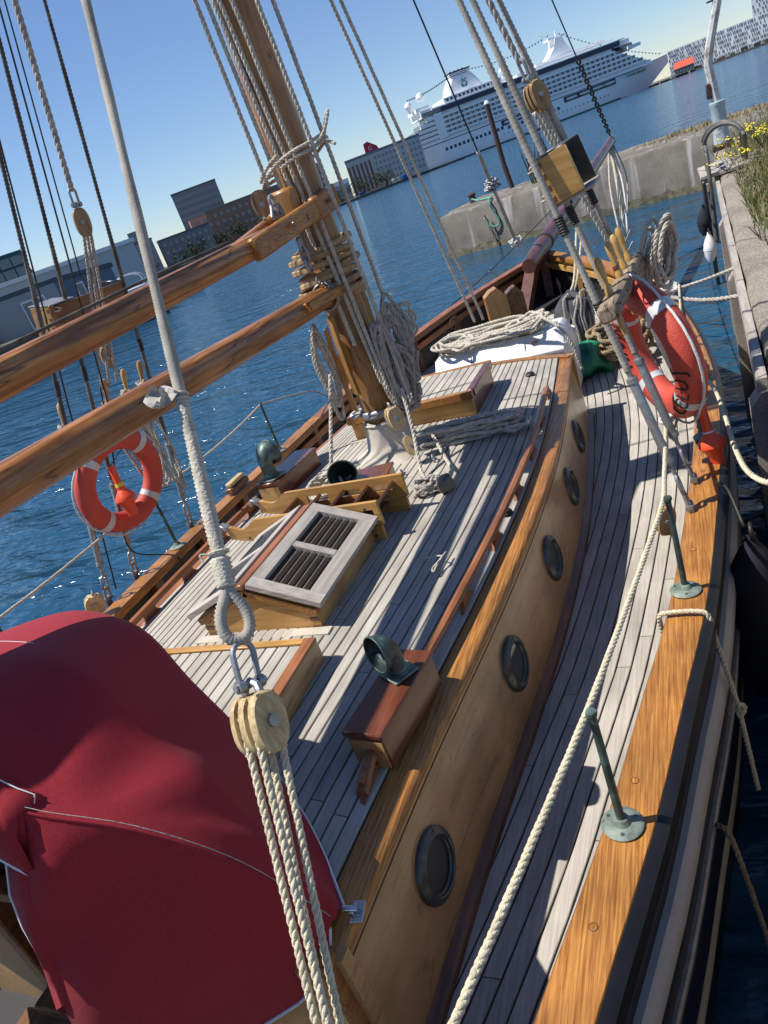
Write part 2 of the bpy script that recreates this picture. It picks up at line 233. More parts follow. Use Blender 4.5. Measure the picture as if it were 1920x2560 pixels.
# ------------------------------------------------------------------ geometry helpers
def V3(*a): return Vector(a) if len(a) == 3 else Vector(a[0])
class MB:
    """collects faces; build() links them as one mesh object"""
    def __init__(s): s.v = []; s.f = []; s.m = []; s.cur = 0
    def add(s, vs, fs):
        o = len(s.v); s.v.extend([tuple(p) for p in vs]); s.f.extend([tuple(i + o for i in q) for q in fs]); s.m.extend([s.cur] * len(fs)); return s
    def box(s, c, size, rot=None, taper=1.0):
        hx, hy, hz = size[0] / 2, size[1] / 2, size[2] / 2; R = rot if rot is not None else Matrix.Identity(3); c = Vector(c)
        P = []
        for z in (-hz, hz):
            t = taper if z > 0 else 1.0
            for x, y in ((-hx, -hy), (hx, -hy), (hx, hy), (-hx, hy)): P.append(c + R @ Vector((x * t, y * t, z)))
        return s.add(P, [(0, 3, 2, 1), (4, 5, 6, 7), (0, 1, 5, 4), (1, 2, 6, 5), (2, 3, 7, 6), (3, 0, 4, 7)])
    def bbox(s, c, size, rot=None, b=0.004):
        """box with small chamfered edges"""
        R = rot if rot is not None else Matrix.Identity(3); c = Vector(c); h = [x / 2 for x in size]; b = min(b, min(h) * 0.45)
        P = []; idx = {}
        for sx in (-1, 1):
            for sy in (-1, 1):
                for sz in (-1, 1):
                    for ax in range(3):
                        q = [sx * h[0], sy * h[1], sz * h[2]]
                        for k in range(3):
                            if k != ax: q[k] -= (sx, sy, sz)[k] * b
                        idx[(sx, sy, sz, ax)] = len(P); P.append(c + R @ Vector(q))
        F = []
        for ax in range(3):
            a1, a2 = (ax + 1) % 3, (ax + 2) % 3
            for sg in (-1, 1):
                q = []
                for u, w in ((-1, -1), (1, -1), (1, 1), (-1, 1)):
                    k = [0, 0, 0]; k[ax] = sg; k[a1] = u; k[a2] = w; q.append(idx[(k[0], k[1], k[2], ax)])
                F.append(tuple(q) if sg > 0 else tuple(q[::-1]))
        for ax in range(3):
            a1, a2 = (ax + 1) % 3, (ax + 2) % 3
            for u in (-1, 1):
                for w in (-1, 1):
                    k0 = [0, 0, 0]; k0[ax] = -1; k0[a1] = u; k0[a2] = w; k1 = list(k0); k1[ax] = 1
                    q = (idx[(*k0, a1)], idx[(*k1, a1)], idx[(*k1, a2)], idx[(*k0, a2)])
                    F.append(q if u * w < 0 else q[::-1])
        for sx in (-1, 1):
            for sy in (-1, 1):
                for sz in (-1, 1):
                    q = tuple(idx[(sx, sy, sz, a)] for a in range(3)); F.append(q if sx * sy * sz > 0 else q[::-1])
        return s.add(P, F)
    def tube(s, path, r, n=8, caps=True, closed=False, flat=None):
        P = [Vector(p) for p in path]; k = len(P); R = r if hasattr(r, '__len__') else [r] * k
        T = []
        for i in range(k):
            a = P[i - 1] if (i > 0 or closed) else P[i]; b = P[(i + 1) % k] if (i < k - 1 or closed) else P[i]
            t = (b - a); T.append(t.normalized() if t.length > 1e-9 else Vector((0, 0, 1)))
        u = T[0].orthogonal().normalized(); vs = []
        for i in range(k):
            u = (u - T[i] * u.dot(T[i])); u = u.normalized() if u.length > 1e-6 else T[i].orthogonal().normalized(); w = T[i].cross(u)
            for j in range(n):
                a = 2 * math.pi * j / n; vs.append(P[i] + (u * math.cos(a) + w * math.sin(a)) * R[i])
        fs = []
        for i in range(k if closed else k - 1):
            for j in range(n):
                a, b = i * n + j, i * n + (j + 1) % n; c, d = ((i + 1) % k) * n + (j + 1) % n, ((i + 1) % k) * n + j; fs.append((a, b, c, d))
        if caps and not closed: fs.append(tuple(range(n - 1, -1, -1))); fs.append(tuple((k - 1) * n + j for j in range(n)))
        return s.add(vs, fs)
    def lathe(s, prof, n=20, at=(0, 0, 0), axis=(0, 0, 1), caps=True):
        """prof: list of (r, h) along axis"""
        A = Vector(axis).normalized(); u = A.orthogonal().normalized(); w = A.cross(u); at = Vector(at); vs = []
        for r, h in prof:
            for j in range(n):
                a = 2 * math.pi * j / n; vs.append(at + A * h + (u * math.cos(a) + w * math.sin(a)) * r)
        fs = []
        for i in range(len(prof) - 1):
            for j in range(n): fs.append((i * n + j, i * n + (j + 1) % n, (i + 1) * n + (j + 1) % n, (i + 1) * n + j))
        if caps: fs.append(tuple(range(n - 1, -1, -1))); fs.append(tuple((len(prof) - 1) * n + j for j in range(n)))
        return s.add(vs, fs)
    def grid(s, rows, closed_u=False):
        """rows: list of equal-length point lists"""
        n = len(rows[0]); vs = [p for r in rows for p in r]; fs = []
        for i in range(len(rows) - 1):
            for j in range(n if closed_u else n - 1): fs.append((i * n + j, i * n + (j + 1) % n, (i + 1) * n + (j + 1) % n, (i + 1) * n + j))
        return s.add(vs, fs)
    def sweep(s, secs, caps=True):
        """secs: list of closed section point lists"""
        n = len(secs[0]); s.grid(secs, True)
        if caps:
            o = len(s.v); k = len(secs)
            s.f.append(tuple(o - k * n + j for j in range(n - 1, -1, -1))); s.m.append(s.cur)
            s.f.append(tuple(o - n + j for j in range(n))); s.m.append(s.cur)
        return s
    def prism(s, poly, off):
        """extrude closed polygon (3D points) by vector off"""
        off = Vector(off); n = len(poly); P = [Vector(p) for p in poly]
        s.add(P + [p + off for p in P], [tuple(range(n - 1, -1, -1)), tuple(range(n, 2 * n))] + [(i, (i + 1) % n, n + (i + 1) % n, n + i) for i in range(n)]); return s
    def torus(s, c, R, r, axis=(0, 0, 1), n=32, k=10, ry=None, squash=1.0):
        A = Vector(axis).normalized(); u = A.orthogonal().normalized(); w = A.cross(u); c = Vector(c); rows = []
        for i in range(n + 1):
            a = 2 * math.pi * i / n; d = u * math.cos(a) + w * math.sin(a)
            rows.append([c + d * (R + r * math.cos(2 * math.pi * j / k)) + A * r * squash * math.sin(2 * math.pi * j / k) for j in range(k)])
        return s.grid(rows, True)
    def strands(s, path, r, lay=None, n=5, k=3, seed=0.0):
        """laid rope: k helical strands along a path"""
        P = resample(path, (lay or r * 7.0) / 7.0); lay = lay or r * 7.0
        T = [(P[min(i + 1, len(P) - 1)] - P[max(i - 1, 0)]).normalized() for i in range(len(P))]
        u = T[0].orthogonal().normalized(); U = []
        for t in T:
            u = (u - t * u.dot(t)); u = u.normalized() if u.length > 1e-6 else t.orthogonal().normalized(); U.append(u.copy())
        step = (P[1] - P[0]).length if len(P) > 1 else lay
        for q in range(k):
            pts = []
            for i, p in enumerate(P):
                a = 2 * math.pi * (i * step / lay + q / k) + seed; w = T[i].cross(U[i]); pts.append(p + (U[i] * math.cos(a) + w * math.sin(a)) * r * 0.48)
            s.tube(pts, r * 0.56, n)
        return s
    def pieces(s, name, mat, parent=None, smooth=True, angle=40):
        """one object for each separate piece"""
        p = list(range(len(s.v)))
        def find(a):
            while p[a] != a: p[a] = p[p[a]]; a = p[a]
            return a
        for f in s.f:
            for i in f[1:]:
                a, b = find(f[0]), find(i)
                if a != b: p[b] = a
        groups = {}
        for f in s.f: groups.setdefault(find(f[0]), []).append(f)
        first = None
        for fs in groups.values():
            ids = sorted({i for f in fs for i in f}); mp = {i: k for k, i in enumerate(ids)}; q = MB(); q.add([s.v[i] for i in ids], [tuple(mp[i] for i in f) for f in fs])
            o = q.build(name, mat, parent, smooth, angle); first = first or o
        return first
    def build(s, name, mat, parent=None, smooth=True, angle=40, mats=None, kind=None, label=None):
        me = bpy.data.meshes.new(name); me.from_pydata(s.v, [], s.f); me.validate(); me.update()
        for mm in (mats or [mat]): me.materials.append(mm)
        if mats: me.polygons.foreach_set("material_index", s.m)
        o = bpy.data.objects.new(name, me); COL.objects.link(o)
        if smooth:
            me.polygons.foreach_set("use_smooth", [True] * len(me.polygons))
            try: me.set_sharp_from_angle(angle=math.radians(angle))
            except Exception: pass
        if parent is not None: adopt(o, parent)
        if kind: o['kind'] = kind
        if label: o['label'] = label
        return o
LOC = {}
def wloc(o):
    p = Vector((0, 0, 0))
    while o is not None: p += o.location; o = o.parent
    return p
def adopt(o, parent):
    o.parent = parent; o.matrix_parent_inverse = Matrix.Translation(-LOC.get(parent.name, Vector((0, 0, 0))))
def thing(name, label, cat, loc=(0, 0, 0), group=None):
    o = bpy.data.objects.new(name, None); o.empty_display_size = 0.1; COL.objects.link(o); o.location = loc; LOC[o.name] = Vector(loc)
    return tag(o, label, cat, group)
def tag(o, label, cat, group=None):
    o['label'] = label; o['category'] = cat
    if group: o['group'] = group
    return o
def struct(o): o['kind'] = 'structure'; return o
def resample(path, step):
    P = [Vector(p) for p in path]; L = [0.0]
    for i in range(1, len(P)): L.append(L[-1] + (P[i] - P[i - 1]).length)
    n = max(2, int(L[-1] / step) + 1); out = []; j = 0
    for i in range(n):
        d = L[-1] * i / (n - 1)
        while j < len(P) - 2 and L[j + 1] < d: j += 1
        seg = L[j + 1] - L[j]; t = (d - L[j]) / seg if seg > 1e-9 else 0; out.append(P[j].lerp(P[j + 1], t))
    return out
def spline(pts, sub=8, closed=False):
    """Catmull-Rom through points"""
    P = [Vector(p) for p in pts]; n = len(P); out = []
    rng = range(n if closed else n - 1)
    for i in rng:
        p0 = P[i - 1] if (i > 0 or closed) else P[0] * 2 - P[1]; p1 = P[i]; p2 = P[(i + 1) % n]; p3 = P[(i + 2) % n] if (i < n - 2 or closed) else P[-1] * 2 - P[-2]
        for k in range(sub):
            t = k / sub; out.append(0.5 * ((2 * p1) + (p2 - p0) * t + (2 * p0 - 5 * p1 + 4 * p2 - p3) * t * t + (3 * p1 - p0 - 3 * p2 + p3) * t ** 3))
    out.append(P[0].copy() if closed else P[-1].copy()); return out
def sag(a, b, d, n=14):
    a, b = Vector(a), Vector(b); return [a.lerp(b, i / n) - Vector((0, 0, d * 4 * (i / n) * (1 - i / n))) for i in range(n + 1)]
def pch(xs, ys):
    xs = np.array(xs, float); ys = np.array(ys, float); m = np.gradient(ys, xs)
    def f(x):
        x = float(min(max(x, xs[0]), xs[-1])); i = int(min(max(np.searchsorted(xs, x) - 1, 0), len(xs) - 2)); h = xs[i + 1] - xs[i]; t = (x - xs[i]) / h
        return float((2 * t ** 3 - 3 * t * t + 1) * ys[i] + (t ** 3 - 2 * t * t + t) * h * m[i] + (-2 * t ** 3 + 3 * t * t) * ys[i + 1] + (t ** 3 - t * t) * h * m[i + 1])
    return f
def copy_of(o, parent=None, offset=None, name=None):
    c = o.copy(); COL.objects.link(c)
    if name: c.name = name
    if parent is not None: c.parent = parent; c.matrix_parent_inverse = Matrix.Translation(-LOC.get(parent.name, Vector((0, 0, 0))))
    if offset is not None: c.location = o.location + Vector(offset)
    return c
def rotz(a): return Matrix.Rotation(a, 3, 'Z')
def frame_to(d, up=(0, 0, 1)):
    """rotation whose z axis follows d"""
    return Vector(d).normalized().to_track_quat('Z', 'Y').to_matrix()
def rope(name, path, r, mat, label, cat='rope', group=None, parent=None, lay=None, plain_tube=False, n=5, k=3):
    mb = MB()
    if plain_tube: mb.tube(path, r, 8)
    else: mb.strands(path, r, lay, n, k)
    o = mb.build(name, M[mat], parent, angle=180)
    if parent is None: tag(o, label, cat, group)
    elif label: o['label'] = label
    return o
def served(mb, path, r, pitch=0.011, amp=0.10, n=9, rough=0.05):
    P = resample(path, pitch / 2); rr = [r * (1 + (amp if i % 2 else -amp)) * (1 + rough * math.sin(i * 0.07) + rough * math.sin(i * 0.013 + 1)) for i in range(len(P))]
    mb.tube(P, rr, n); return mb
def block_shape(mb_cheek, mb_sheave, mb_strap, c, up, side, h=0.17, w=0.12, sheaves=2, cheek=0.022, gap=0.026):
    """wooden pulley block: oval cheeks with sheaves between; up = direction to the becket, side = axle direction"""
    up = Vector(up).normalized(); side = (Vector(side) - up * Vector(side).dot(up)).normalized(); fw = up.cross(side); c = Vector(c)
    n = sheaves + 1; tot = n * cheek + sheaves * gap; x = -tot / 2
    for i in range(n):
        th = cheek if 0 < i < n - 1 else cheek
        for (s0, s1, f0, f1) in ((0, 1, 0.93 if i == 0 else 1, 1 if i == 0 else (0.93 if i == n - 1 else 1)),):
            ring0, ring1, mid0 = [], [], []
            for k in range(24):
                a = 2 * math.pi * k / 24; ca, sa = math.cos(a), math.sin(a)
                e = fw * (math.copysign(abs(ca) ** 0.8, ca) * w / 2) + up * (math.copysign(abs(sa) ** 0.8, sa) * h / 2)
                ring0.append(c + side * x + e * f0); mid0.append(c + side * (x + th * 0.5) + e * 1.02); ring1.append(c + side * (x + th) + e * f1)
            mb_cheek.sweep([ring0, mid0, ring1])
        x += th
        if i < n - 1:
            mb_sheave.lathe([(w * 0.36, -gap * 0.42), (w * 0.30, 0), (w * 0.36, gap * 0.42)], 18, c + side * (x + gap / 2), side); x += gap
    # filler at both ends between the cheeks, iron strap and axle
    for sg in (-1, 1): mb_cheek.box(c + up * sg * h * 0.40, (tot * 0.96, w * 0.55, h * 0.14), Matrix((side, fw, up)).transposed())
    mb_strap.lathe([(w * 0.15, -tot / 2 - 0.006), (w * 0.15, tot / 2 + 0.006)], 14, c, side)
    mb_strap.tube([c + up * h * 0.45 - side * 0.02, c + up * h * 0.62 - side * 0.016, c + up * h * 0.70, c + up * h * 0.62 + side * 0.016, c + up * h * 0.45 + side * 0.02], 0.007, 8)
def shackle(mb, c, up, side, s=0.05, r=0.007):
    up = Vector(up).normalized(); side = Vector(side).normalized(); c = Vector(c)
    pts = [c - up * s * 0.7 + side * s * 0.38]
    for k in range(9):
        a = math.pi * k / 8; pts.append(c + up * (s * 0.35 + math.sin(a) * s * 0.42) + side * math.cos(a) * s * 0.42)
    pts.append(c - up * s * 0.7 - side * s * 0.38); mb.tube(pts, r, 8)
    mb.tube([c - up * s * 0.66 + side * s * 0.62, c - up * s * 0.66 - side * s * 0.62], r * 1.25, 8)
    for sg in (-1, 1): mb.lathe([(r * 2, -r * 1.2), (r * 2, r * 1.2)], 10, c - up * s * 0.66 + side * sg * s * 0.4, side)
def link(mb, c, along, side, L=0.07, W=0.04, r=0.007):
    along = Vector(along).normalized(); side = Vector(side).normalized(); c = Vector(c); pts = []
    for k in range(16):
        a = 2 * math.pi * k / 16; x = math.cos(a); y = math.sin(a)
        pts.append(c + along * (math.copysign((L - W) / 2, x) + x * W / 2 if abs(x) > 1e-6 else 0) + side * y * W / 2)
    mb.tube(pts, r, 8, closed=True)
def coil(c, ax, ay, az, turns, jit, seed=0, grow=0.012, pts=14):
    """heaped loops of rope: ax, ay half-size vectors in the heap plane, az growth direction"""
    rg = random.Random(seed); c = Vector(c); ax = Vector(ax); ay = Vector(ay); az = Vector(az).normalized(); out = []
    for t in range(turns):
        k = 0.72 + 0.5 * rg.random(); ox = ax * rg.uniform(-.18, .18); oy = ay * rg.uniform(-.22, .22); ph = rg.uniform(-0.5, 0.5)
        for i in range(pts):
            a = 2 * math.pi * i / pts + ph * 0.2; r = k * (1 + jit * rg.uniform(-1, 1))
            out.append(c + ox + oy + ax * math.cos(a) * r + ay * math.sin(a) * r + az * (grow * t + grow * 1.2 * rg.uniform(-1, 1)))
    return spline(out, 3)
def text_mesh(txt, size, mat, name):
    cu = bpy.data.curves.new(name, 'FONT'); cu.body = txt; cu.size = size; cu.align_x = 'CENTER'; cu.align_y = 'CENTER'; cu.extrude = size * 0.02
    t = bpy.data.objects.new(name, cu); COL.objects.link(t); dg = bpy.context.evaluated_depsgraph_get()
    me = bpy.data.meshes.new_from_object(t.evaluated_get(dg)); COL.objects.unlink(t); bpy.data.objects.remove(t)
    me.materials.clear(); me.materials.append(mat); o = bpy.data.objects.new(name, me); COL.objects.link(o); return o
def place(o, loc, X, Z, parent=None):
    """orient o so local x -> X and local z -> Z"""
    Z = Vector(Z).normalized(); X = (Vector(X) - Z * Vector(X).dot(Z)).normalized(); Y = Z.cross(X); m = Matrix((X, Y, Z)).transposed().to_4x4(); m.translation = Vector(loc)
    if parent is not None: o.parent = parent; o.matrix_parent_inverse = Matrix.Translation(-LOC.get(parent.name, Vector((0, 0, 0))))
    o.matrix_basis = m; return o
# ------------------------------------------------------------------ water
mb = MB(); S_ = 3500.0; mb.add([(-S_, -S_ * .5, 0), (S_, -S_ * .5, 0), (S_, S_ * 1.2, 0), (-S_, S_ * 1.2, 0)], [(0, 1, 2, 3)])
struct(mb.build('water', M['water'], smooth=False))
# ------------------------------------------------------------------ the sailing ship
def cl(y): return 0.03 * (y - 3.95)
hb = pch([-2.2, -1.0, 0, .5, .95, 1.47, 1.97, 2.38, 3.15, 4.2, 5.3, 6.1, 6.9, 7.5, 8.2, 8.8, 9.3, 9.6], [.75, 1.12, 1.35, 1.45, 1.53, 1.63, 1.70, 1.76, 1.82, 1.86, 1.82, 1.71, 1.53, 1.34, 1.0, .63, .27, .06])
rz = pch([-2.2, 0, 3, 4.5, 5.3, 6.1, 6.9, 7.5, 8.4, 9.6], [1.28, 1.22, 1.21, 1.21, 1.225, 1.28, 1.35, 1.40, 1.50, 1.62])
dz = pch([-2.2, 0, 5, 7, 9, 9.6], [.93, .90, .90, .96, 1.05, 1.08])
hh = pch([.5, .85, 1.5, 2.2, 3.0, 3.7, 4.4, 5.43], [.91, .92, .94, .99, 1.02, 1.01, .96, .85])
CT = 1.42
def ccl(y): return cl(y) + .03
def ctz(x, y): u = (x - ccl(y)) / hh(y); return CT + 0.085 * (1 - u * u)
SHIP = thing('sailing_ship', 'wooden sailing ship with teak decks moored along the quay', 'sailing ship', (0, 3.95, 0.0))
Y0, Y1 = -2.2, 9.6
YS = list(np.linspace(Y0, Y1, 60))
# hull shell, both sides, bands as separate parts
def side_x(y, s, z):
    t = rz(y) - 0.06 - z                       # flare: a little fuller below the rail, then tucking in
    return cl(y) + s * (hb(y) * (1 + 0.02 * math.sin(min(1, t / 0.9) * math.pi)) - 0.015 - 0.10 * max(0, t - 0.75) ** 2)
def band(name, z0, z1, out, mat, parent=SHIP, ys=YS, rel=True, round_=False):
    mb = MB()
    for s in (-1, 1):
        secs = []
        for y in ys:
            dzr = rz(y) - 1.21 if rel else 0; a, b = z0 + dzr, z1 + dzr
            xa, xb = side_x(y, s, a), side_x(y, s, b); m_ = (a + b) / 2; xm = side_x(y, s, m_)
            secs.append([(xa - s * .02, y, a), (xa + s * out * .6, y, a), (xm + s * out, y, a + .2 * (b - a)), (xm + s * out, y, a + .8 * (b - a)), (xb + s * out * .6, y, b), (xb - s * .02, y, b)])
        mb.sweep(secs)
    return mb.build(name, M[mat], parent)
mb = MB()
for s in (-1, 1):
    rows = []
    for y in YS: rows.append([(side_x(y, s, z), y, z) for z in [rz(y) - .06, rz(y) - .25, rz(y) - .45, rz(y) - .65, .35, .1, -.3]])
    mb.grid(rows)
HULL = mb.build('hull', M['black'], SHIP)
band('rubbing_strake', .835, .955, .035, 'greywhite', HULL)
band('lower_rubbing_moulding', .64, .67, .018, 'galv', HULL)
band('navy_strake', .36, .62, .008, 'navy', HULL)
band('cream_stripe', .27, .335, .02, 'cream', HULL)
band('green_bottom', .0, .26, .006, 'green_bot', HULL)
band('covering_strip', 1.10, 1.203, .056, 'black', HULL)
# transom at the stern and stem post at the bow
mb = MB(); mb.prism([(cl(Y0) - .74, Y0, -.3), (cl(Y0) + .74, Y0, -.3), (cl(Y0) + .74, Y0, 1.22), (cl(Y0) - .74, Y0, 1.22)], (0, -.05, 0)); mb.build('transom', M['black'], SHIP, smooth=False)
mb = MB(); mb.prism([(cl(9.55) - .05, 9.45, .2), (cl(9.55) - .05, 9.6, -.2), (cl(9.6) - .05, 9.78, 1.74), (cl(9.6) - .05, 9.58, 1.74), (cl(9.5) - .05, 9.42, 1.1)], (.1, 0, 0)); mb.build('stem_post', M['maroon'], SHIP, smooth=False)
# cap rail in lengths with scarf joints
RW = .145
def rail_piece(y0, y1, s, mat):
    mb = MB(); secs = []
    for y in np.linspace(y0, y1, max(4, int((y1 - y0) / .18))):
        xo = cl(y) + s * (hb(y) + .012); w = min(RW, hb(y) * .8 + .02); xi = xo - s * w; z = rz(y); t = .058
        secs.append([(xo, y, z - t), (xo + s * .004, y, z - .02), (xo - s * .008, y, z - .002), (xo - s * w * .5, y, z + .002), (xi + s * .008, y, z - .002), (xi - s * .003, y, z - .02), (xi, y, z - t)])
    mb.sweep(secs); return mb.build('cap_rail', M[mat], SHIP, angle=50)
for s, cuts in ((1, [-2.2, .62, 2.43, 5.1, 7.4, 9.5]), (-1, [-2.2, 1.1, 3.4, 5.9, 9.5])):
    for a, b in zip(cuts[:-1], cuts[1:]):
        rail_piece(a + .002, b - .002, s, 'varnish' if (s > 0 or a < 5.5) else 'orange_wood')
# round plugs in the starboard rail
for (y, f) in ((1.13, .45), (1.6, .55), (2.86, .5), (.8, .5), (3.6, .5)):
    x = cl(y) + hb(y) - RW * f; MB().lathe([(.0105, -.002), (.0105, .0028), (.008, .0035)], 14, (x, y, rz(y))).build('rail_plug', M['varnish'], SHIP); MB().torus((x, y, rz(y) + .0022), .0115, .0012, (0, 0, 1), 20, 6).build('rail_plug_seam', M['tread'], SHIP)
# bulwark inside planking, frames and clamp
for s in (-1, 1):
    mb = MB(); rows = []
    for y in YS:
        x = cl(y) + s * (hb(y) - .055); rows.append([(x, y, rz(y) - .05), (x, y, (rz(y) + dz(y)) / 2), (x - s * .01, y, dz(y) - .02)])
    BW = mb.grid(rows).build('bulwark', M['bulwark'], SHIP)
    mb = MB(); secs = []
    for y in [v for v in YS if v > 5.2]:
        x = cl(y) + s * (hb(y) - .07); z = rz(y) - .14; w = min(.05, hb(y) * .3); secs.append([(x, y, z - .03), (x - s * w, y, z - .03), (x - s * w, y, z + .03), (x, y, z + .03)])
    mb.sweep(secs).build('bulwark_clamp', M['orange_wood' if s < 0 else 'yellow_wood'], BW)
    for y in np.arange(.2, 9.0, .62):
        x = cl(y) + s * (hb(y) - .085); z0, z1 = dz(y) - .02, rz(y) - .062
        MB().bbox((x, y, (z0 + z1) / 2), (.06, .085, z1 - z0), b=.006).build('bulwark_frame', M['old_z' if s > 0 else 'brown_wood'], BW)
    # low second plank of the bow bulwark, in golden varnished wood
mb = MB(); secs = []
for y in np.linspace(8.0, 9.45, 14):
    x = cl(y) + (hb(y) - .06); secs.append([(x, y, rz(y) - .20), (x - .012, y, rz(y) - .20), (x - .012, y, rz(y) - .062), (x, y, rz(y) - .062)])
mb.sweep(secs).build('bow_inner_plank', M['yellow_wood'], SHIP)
# ---- decks: dark caulked bed with separate planks
def plank(name, fx0, fx1, fz, y0, y1, mat, parent, n=9, gap=.0035, th=.014, lift=0.0):
    """plank between two edge curves fx0(y) < fx1(y)"""
    mb = MB(); secs = []
    for y in np.linspace(y0 + .002, y1 - .002, n):
        a, b = fx0(y) + gap, fx1(y) - gap
        if b - a < .004: b = a + .004
        za, zb = fz(a, y) + lift, fz(b, y) + lift; e = min(.0025, (b - a) * .2)
        secs.append([(a, y, za - th), (a, y, za - .0022), (a + e, y, za), (b - e, y, zb), (b, y, zb - .0022), (b, y, zb - th)])
    mb.sweep(secs); return mb.build(name, M[mat], parent, angle=30)
def deckz(x, y): return dz(y) + .012
mb = MB(); rows = []
for y in YS: rows.append([(cl(y) + u * (hb(y) - .06), y, dz(y) + .005) for u in np.linspace(-1, 1, 9)])
DECK = mb.grid(rows).build('deck', M['caulk'], SHIP)
cab_out = lambda y: hh(y) + .055
rg = random.Random(3)
PW = .062
for s in (1, -1):
    for k in range(15 if s > 0 else 9):
        def e0(y, k=k, s=s): return cl(y) + s * max(.0, hb(y) - .085 - PW * k)
        def e1(y, k=k, s=s): return cl(y) + s * max(.0, hb(y) - .085 - PW * (k + 1))
        f0, f1 = (e1, e0) if s > 0 else (e0, e1)
        ys = []; yy = (.15 if s > 0 else 1.6) + rg.uniform(-.6, .3); ymax = 8.6
        # stop where the bow closes
        while ymax > 3 and hb(ymax) - .085 - PW * (k + 1) < .03: ymax -= .1
        while yy < ymax: ys.append(yy); yy += rg.choice((1.1, 1.5, 1.9, 2.3))
        ys.append(ymax)
        for a, b in zip(ys[:-1], ys[1:]):
            if b - a < .12: continue
            mid = (a + b) / 2
            if a > .8 and b < 5.3 and hb(mid) - .085 - PW * k < cab_out(mid) - .1: continue
            plank('plank', f0, f1, deckz, a, b, 'deck', DECK, n=8)
# foredeck middle planks
for k in range(-7, 8):
    def e0(y, k=k): return cl(y) + k * PW - PW / 2
    def e1(y, k=k): return cl(y) + k * PW + PW / 2
    ymax = 8.6
    while hb(ymax) - .085 - PW * 15 < abs(k) * PW - .9 and ymax > 6.5: ymax -= .1
    a = 5.5
    for b in (6.4 + .25 * (k % 4), min(7.4, ymax)):
        if b - a > .2: plank('plank', e0, e1, deckz, a, b, 'deck', DECK, n=4, lift=-.0015)
        a = b
# cabin trunk sides
YA, YF = .86, 5.43
CYS = list(np.linspace(YA, YF, 34))
for s in (1, -1):
    mb = MB(); secs = []
    for y in CYS:
        xo, xb = ccl(y) + s * hh(y), ccl(y) + s * (hh(y) + .05); b0 = dz(y) - .01
        secs.append([(xb, y, b0), (xo + s * .018, y, 1.2), (xo, y, CT - .05), (xo - s * .004, y, CT - .012), (xo - s * .05, y, CT - .012), (xo - s * .05, y, b0)])
    mb.sweep(secs); t = mb.build('cabin_side', M['varnish_side'], SHIP)
    if s > 0: TRUNK = t
    # moulding along the top edge and plinth at the deck
    mb = MB(); secs = []
    for y in CYS:
        xo = ccl(y) + s * hh(y); z = CT
        secs.append([(xo + s * .012, y, z - .045), (xo + s * .020, y, z - .028), (xo + s * .017, y, z - .008), (xo + s * .002, y, z + .002), (xo - s * .055, y, z + .010), (xo - s * .075, y, z + .009), (xo - s * .075, y, z - .03), (xo - s * .02, y, z - .045)])
    mb.sweep(secs).build('cabin_edge_moulding', M['orange_wood' if s < 0 else 'varnish'], SHIP, angle=60)
    mb = MB(); secs = []
    for y in CYS:
        xb = ccl(y) + s * (hh(y) + .05); b0 = dz(y) + .013
        secs.append([(xb - s * .01, y, b0), (xb + s * .035, y, b0), (xb + s * .03, y, b0 + .02), (xb - s * .005, y, b0 + .035)])
    mb.sweep(secs).build('cabin_plinth', M['brown_wood'], SHIP)
    for zj in (1.345,):   # seam between the two cabin-side planks
        mb = MB(); mb.tube([(ccl(y) + s * (hh(y) + .0035), y, zj) for y in CYS], .0022, 4); mb.build('plank_seam', M['tread'], SHIP)
# cabin front and aft bulkheads
mb = MB(); mb.box((ccl(YF), YF + .012, 1.16), (2 * hh(YF) + .06, .04, .55)); mb.build('cabin_front', M['varnish_side'], SHIP, smooth=False)
mb = MB(); secs = []
for u in np.linspace(-1, 1, 15):
    x = ccl(YF) + u * (hh(YF) - .002); z = ctz(x, YF); secs.append([(x, YF - .04, z - .02), (x, YF + .04, z - .02), (x, YF + .035, z + .012), (x, YF - .04, z + .014)])
mb.sweep(secs).build('cabin_front_moulding', M['varnish'], SHIP)
mb = MB(); mb.box((ccl(YA) + .64, YA, 1.15), (.62, .04, .54)); mb.box((ccl(YA) - .64, YA, 1.15), (.62, .04, .54)); mb.pieces('cabin_aft_bulkhead', M['varnish_side'], SHIP, smooth=False)
mb = MB()
for s in (1, -1): mb.bbox((ccl(YA) + s * (hh(YA) - .04), YA - .03, 1.15), (.10, .07, .58), b=.012)
mb.pieces('cabin_corner_post', M['varnish'], SHIP)
# cabin top bed and planks
mb = MB(); rows = []
for y in CYS: rows.append([(ccl(y) + u * (hh(y) - .07), y, ctz(ccl(y) + u * (hh(y) - .07), y) - .004) for u in np.linspace(-1, 1, 17)])
TOP = mb.grid(rows).build('cabin_top', M['caulk'], SHIP)
NP = 36
holes = [(-.30, .30, 2.10, 2.76), (-.42, .42, .8, 1.88), (-.45, .45, 4.32, 4.9)]
for k in range(NP):
    u0, u1 = -1 + 2 * k / NP, -1 + 2 * (k + 1) / NP
    f0 = lambda y, u=u0: ccl(y) + u * (hh(y) - .078); f1 = lambda y, u=u1: ccl(y) + u * (hh(y) - .078)
    ys = [YA]; yy = YA + .35 + rg.uniform(0, 1.1)
    while yy < YF - .3: ys.append(yy); yy += rg.choice((.9, 1.2, 1.6, 2.0))
    ys.append(YF - .04)
    for a, b in zip(ys[:-1], ys[1:]): plank('plank', f0, f1, lambda x, y: ctz(x, y) + .008, a, b, 'deck', TOP, n=max(3, int((b - a) / .3)))
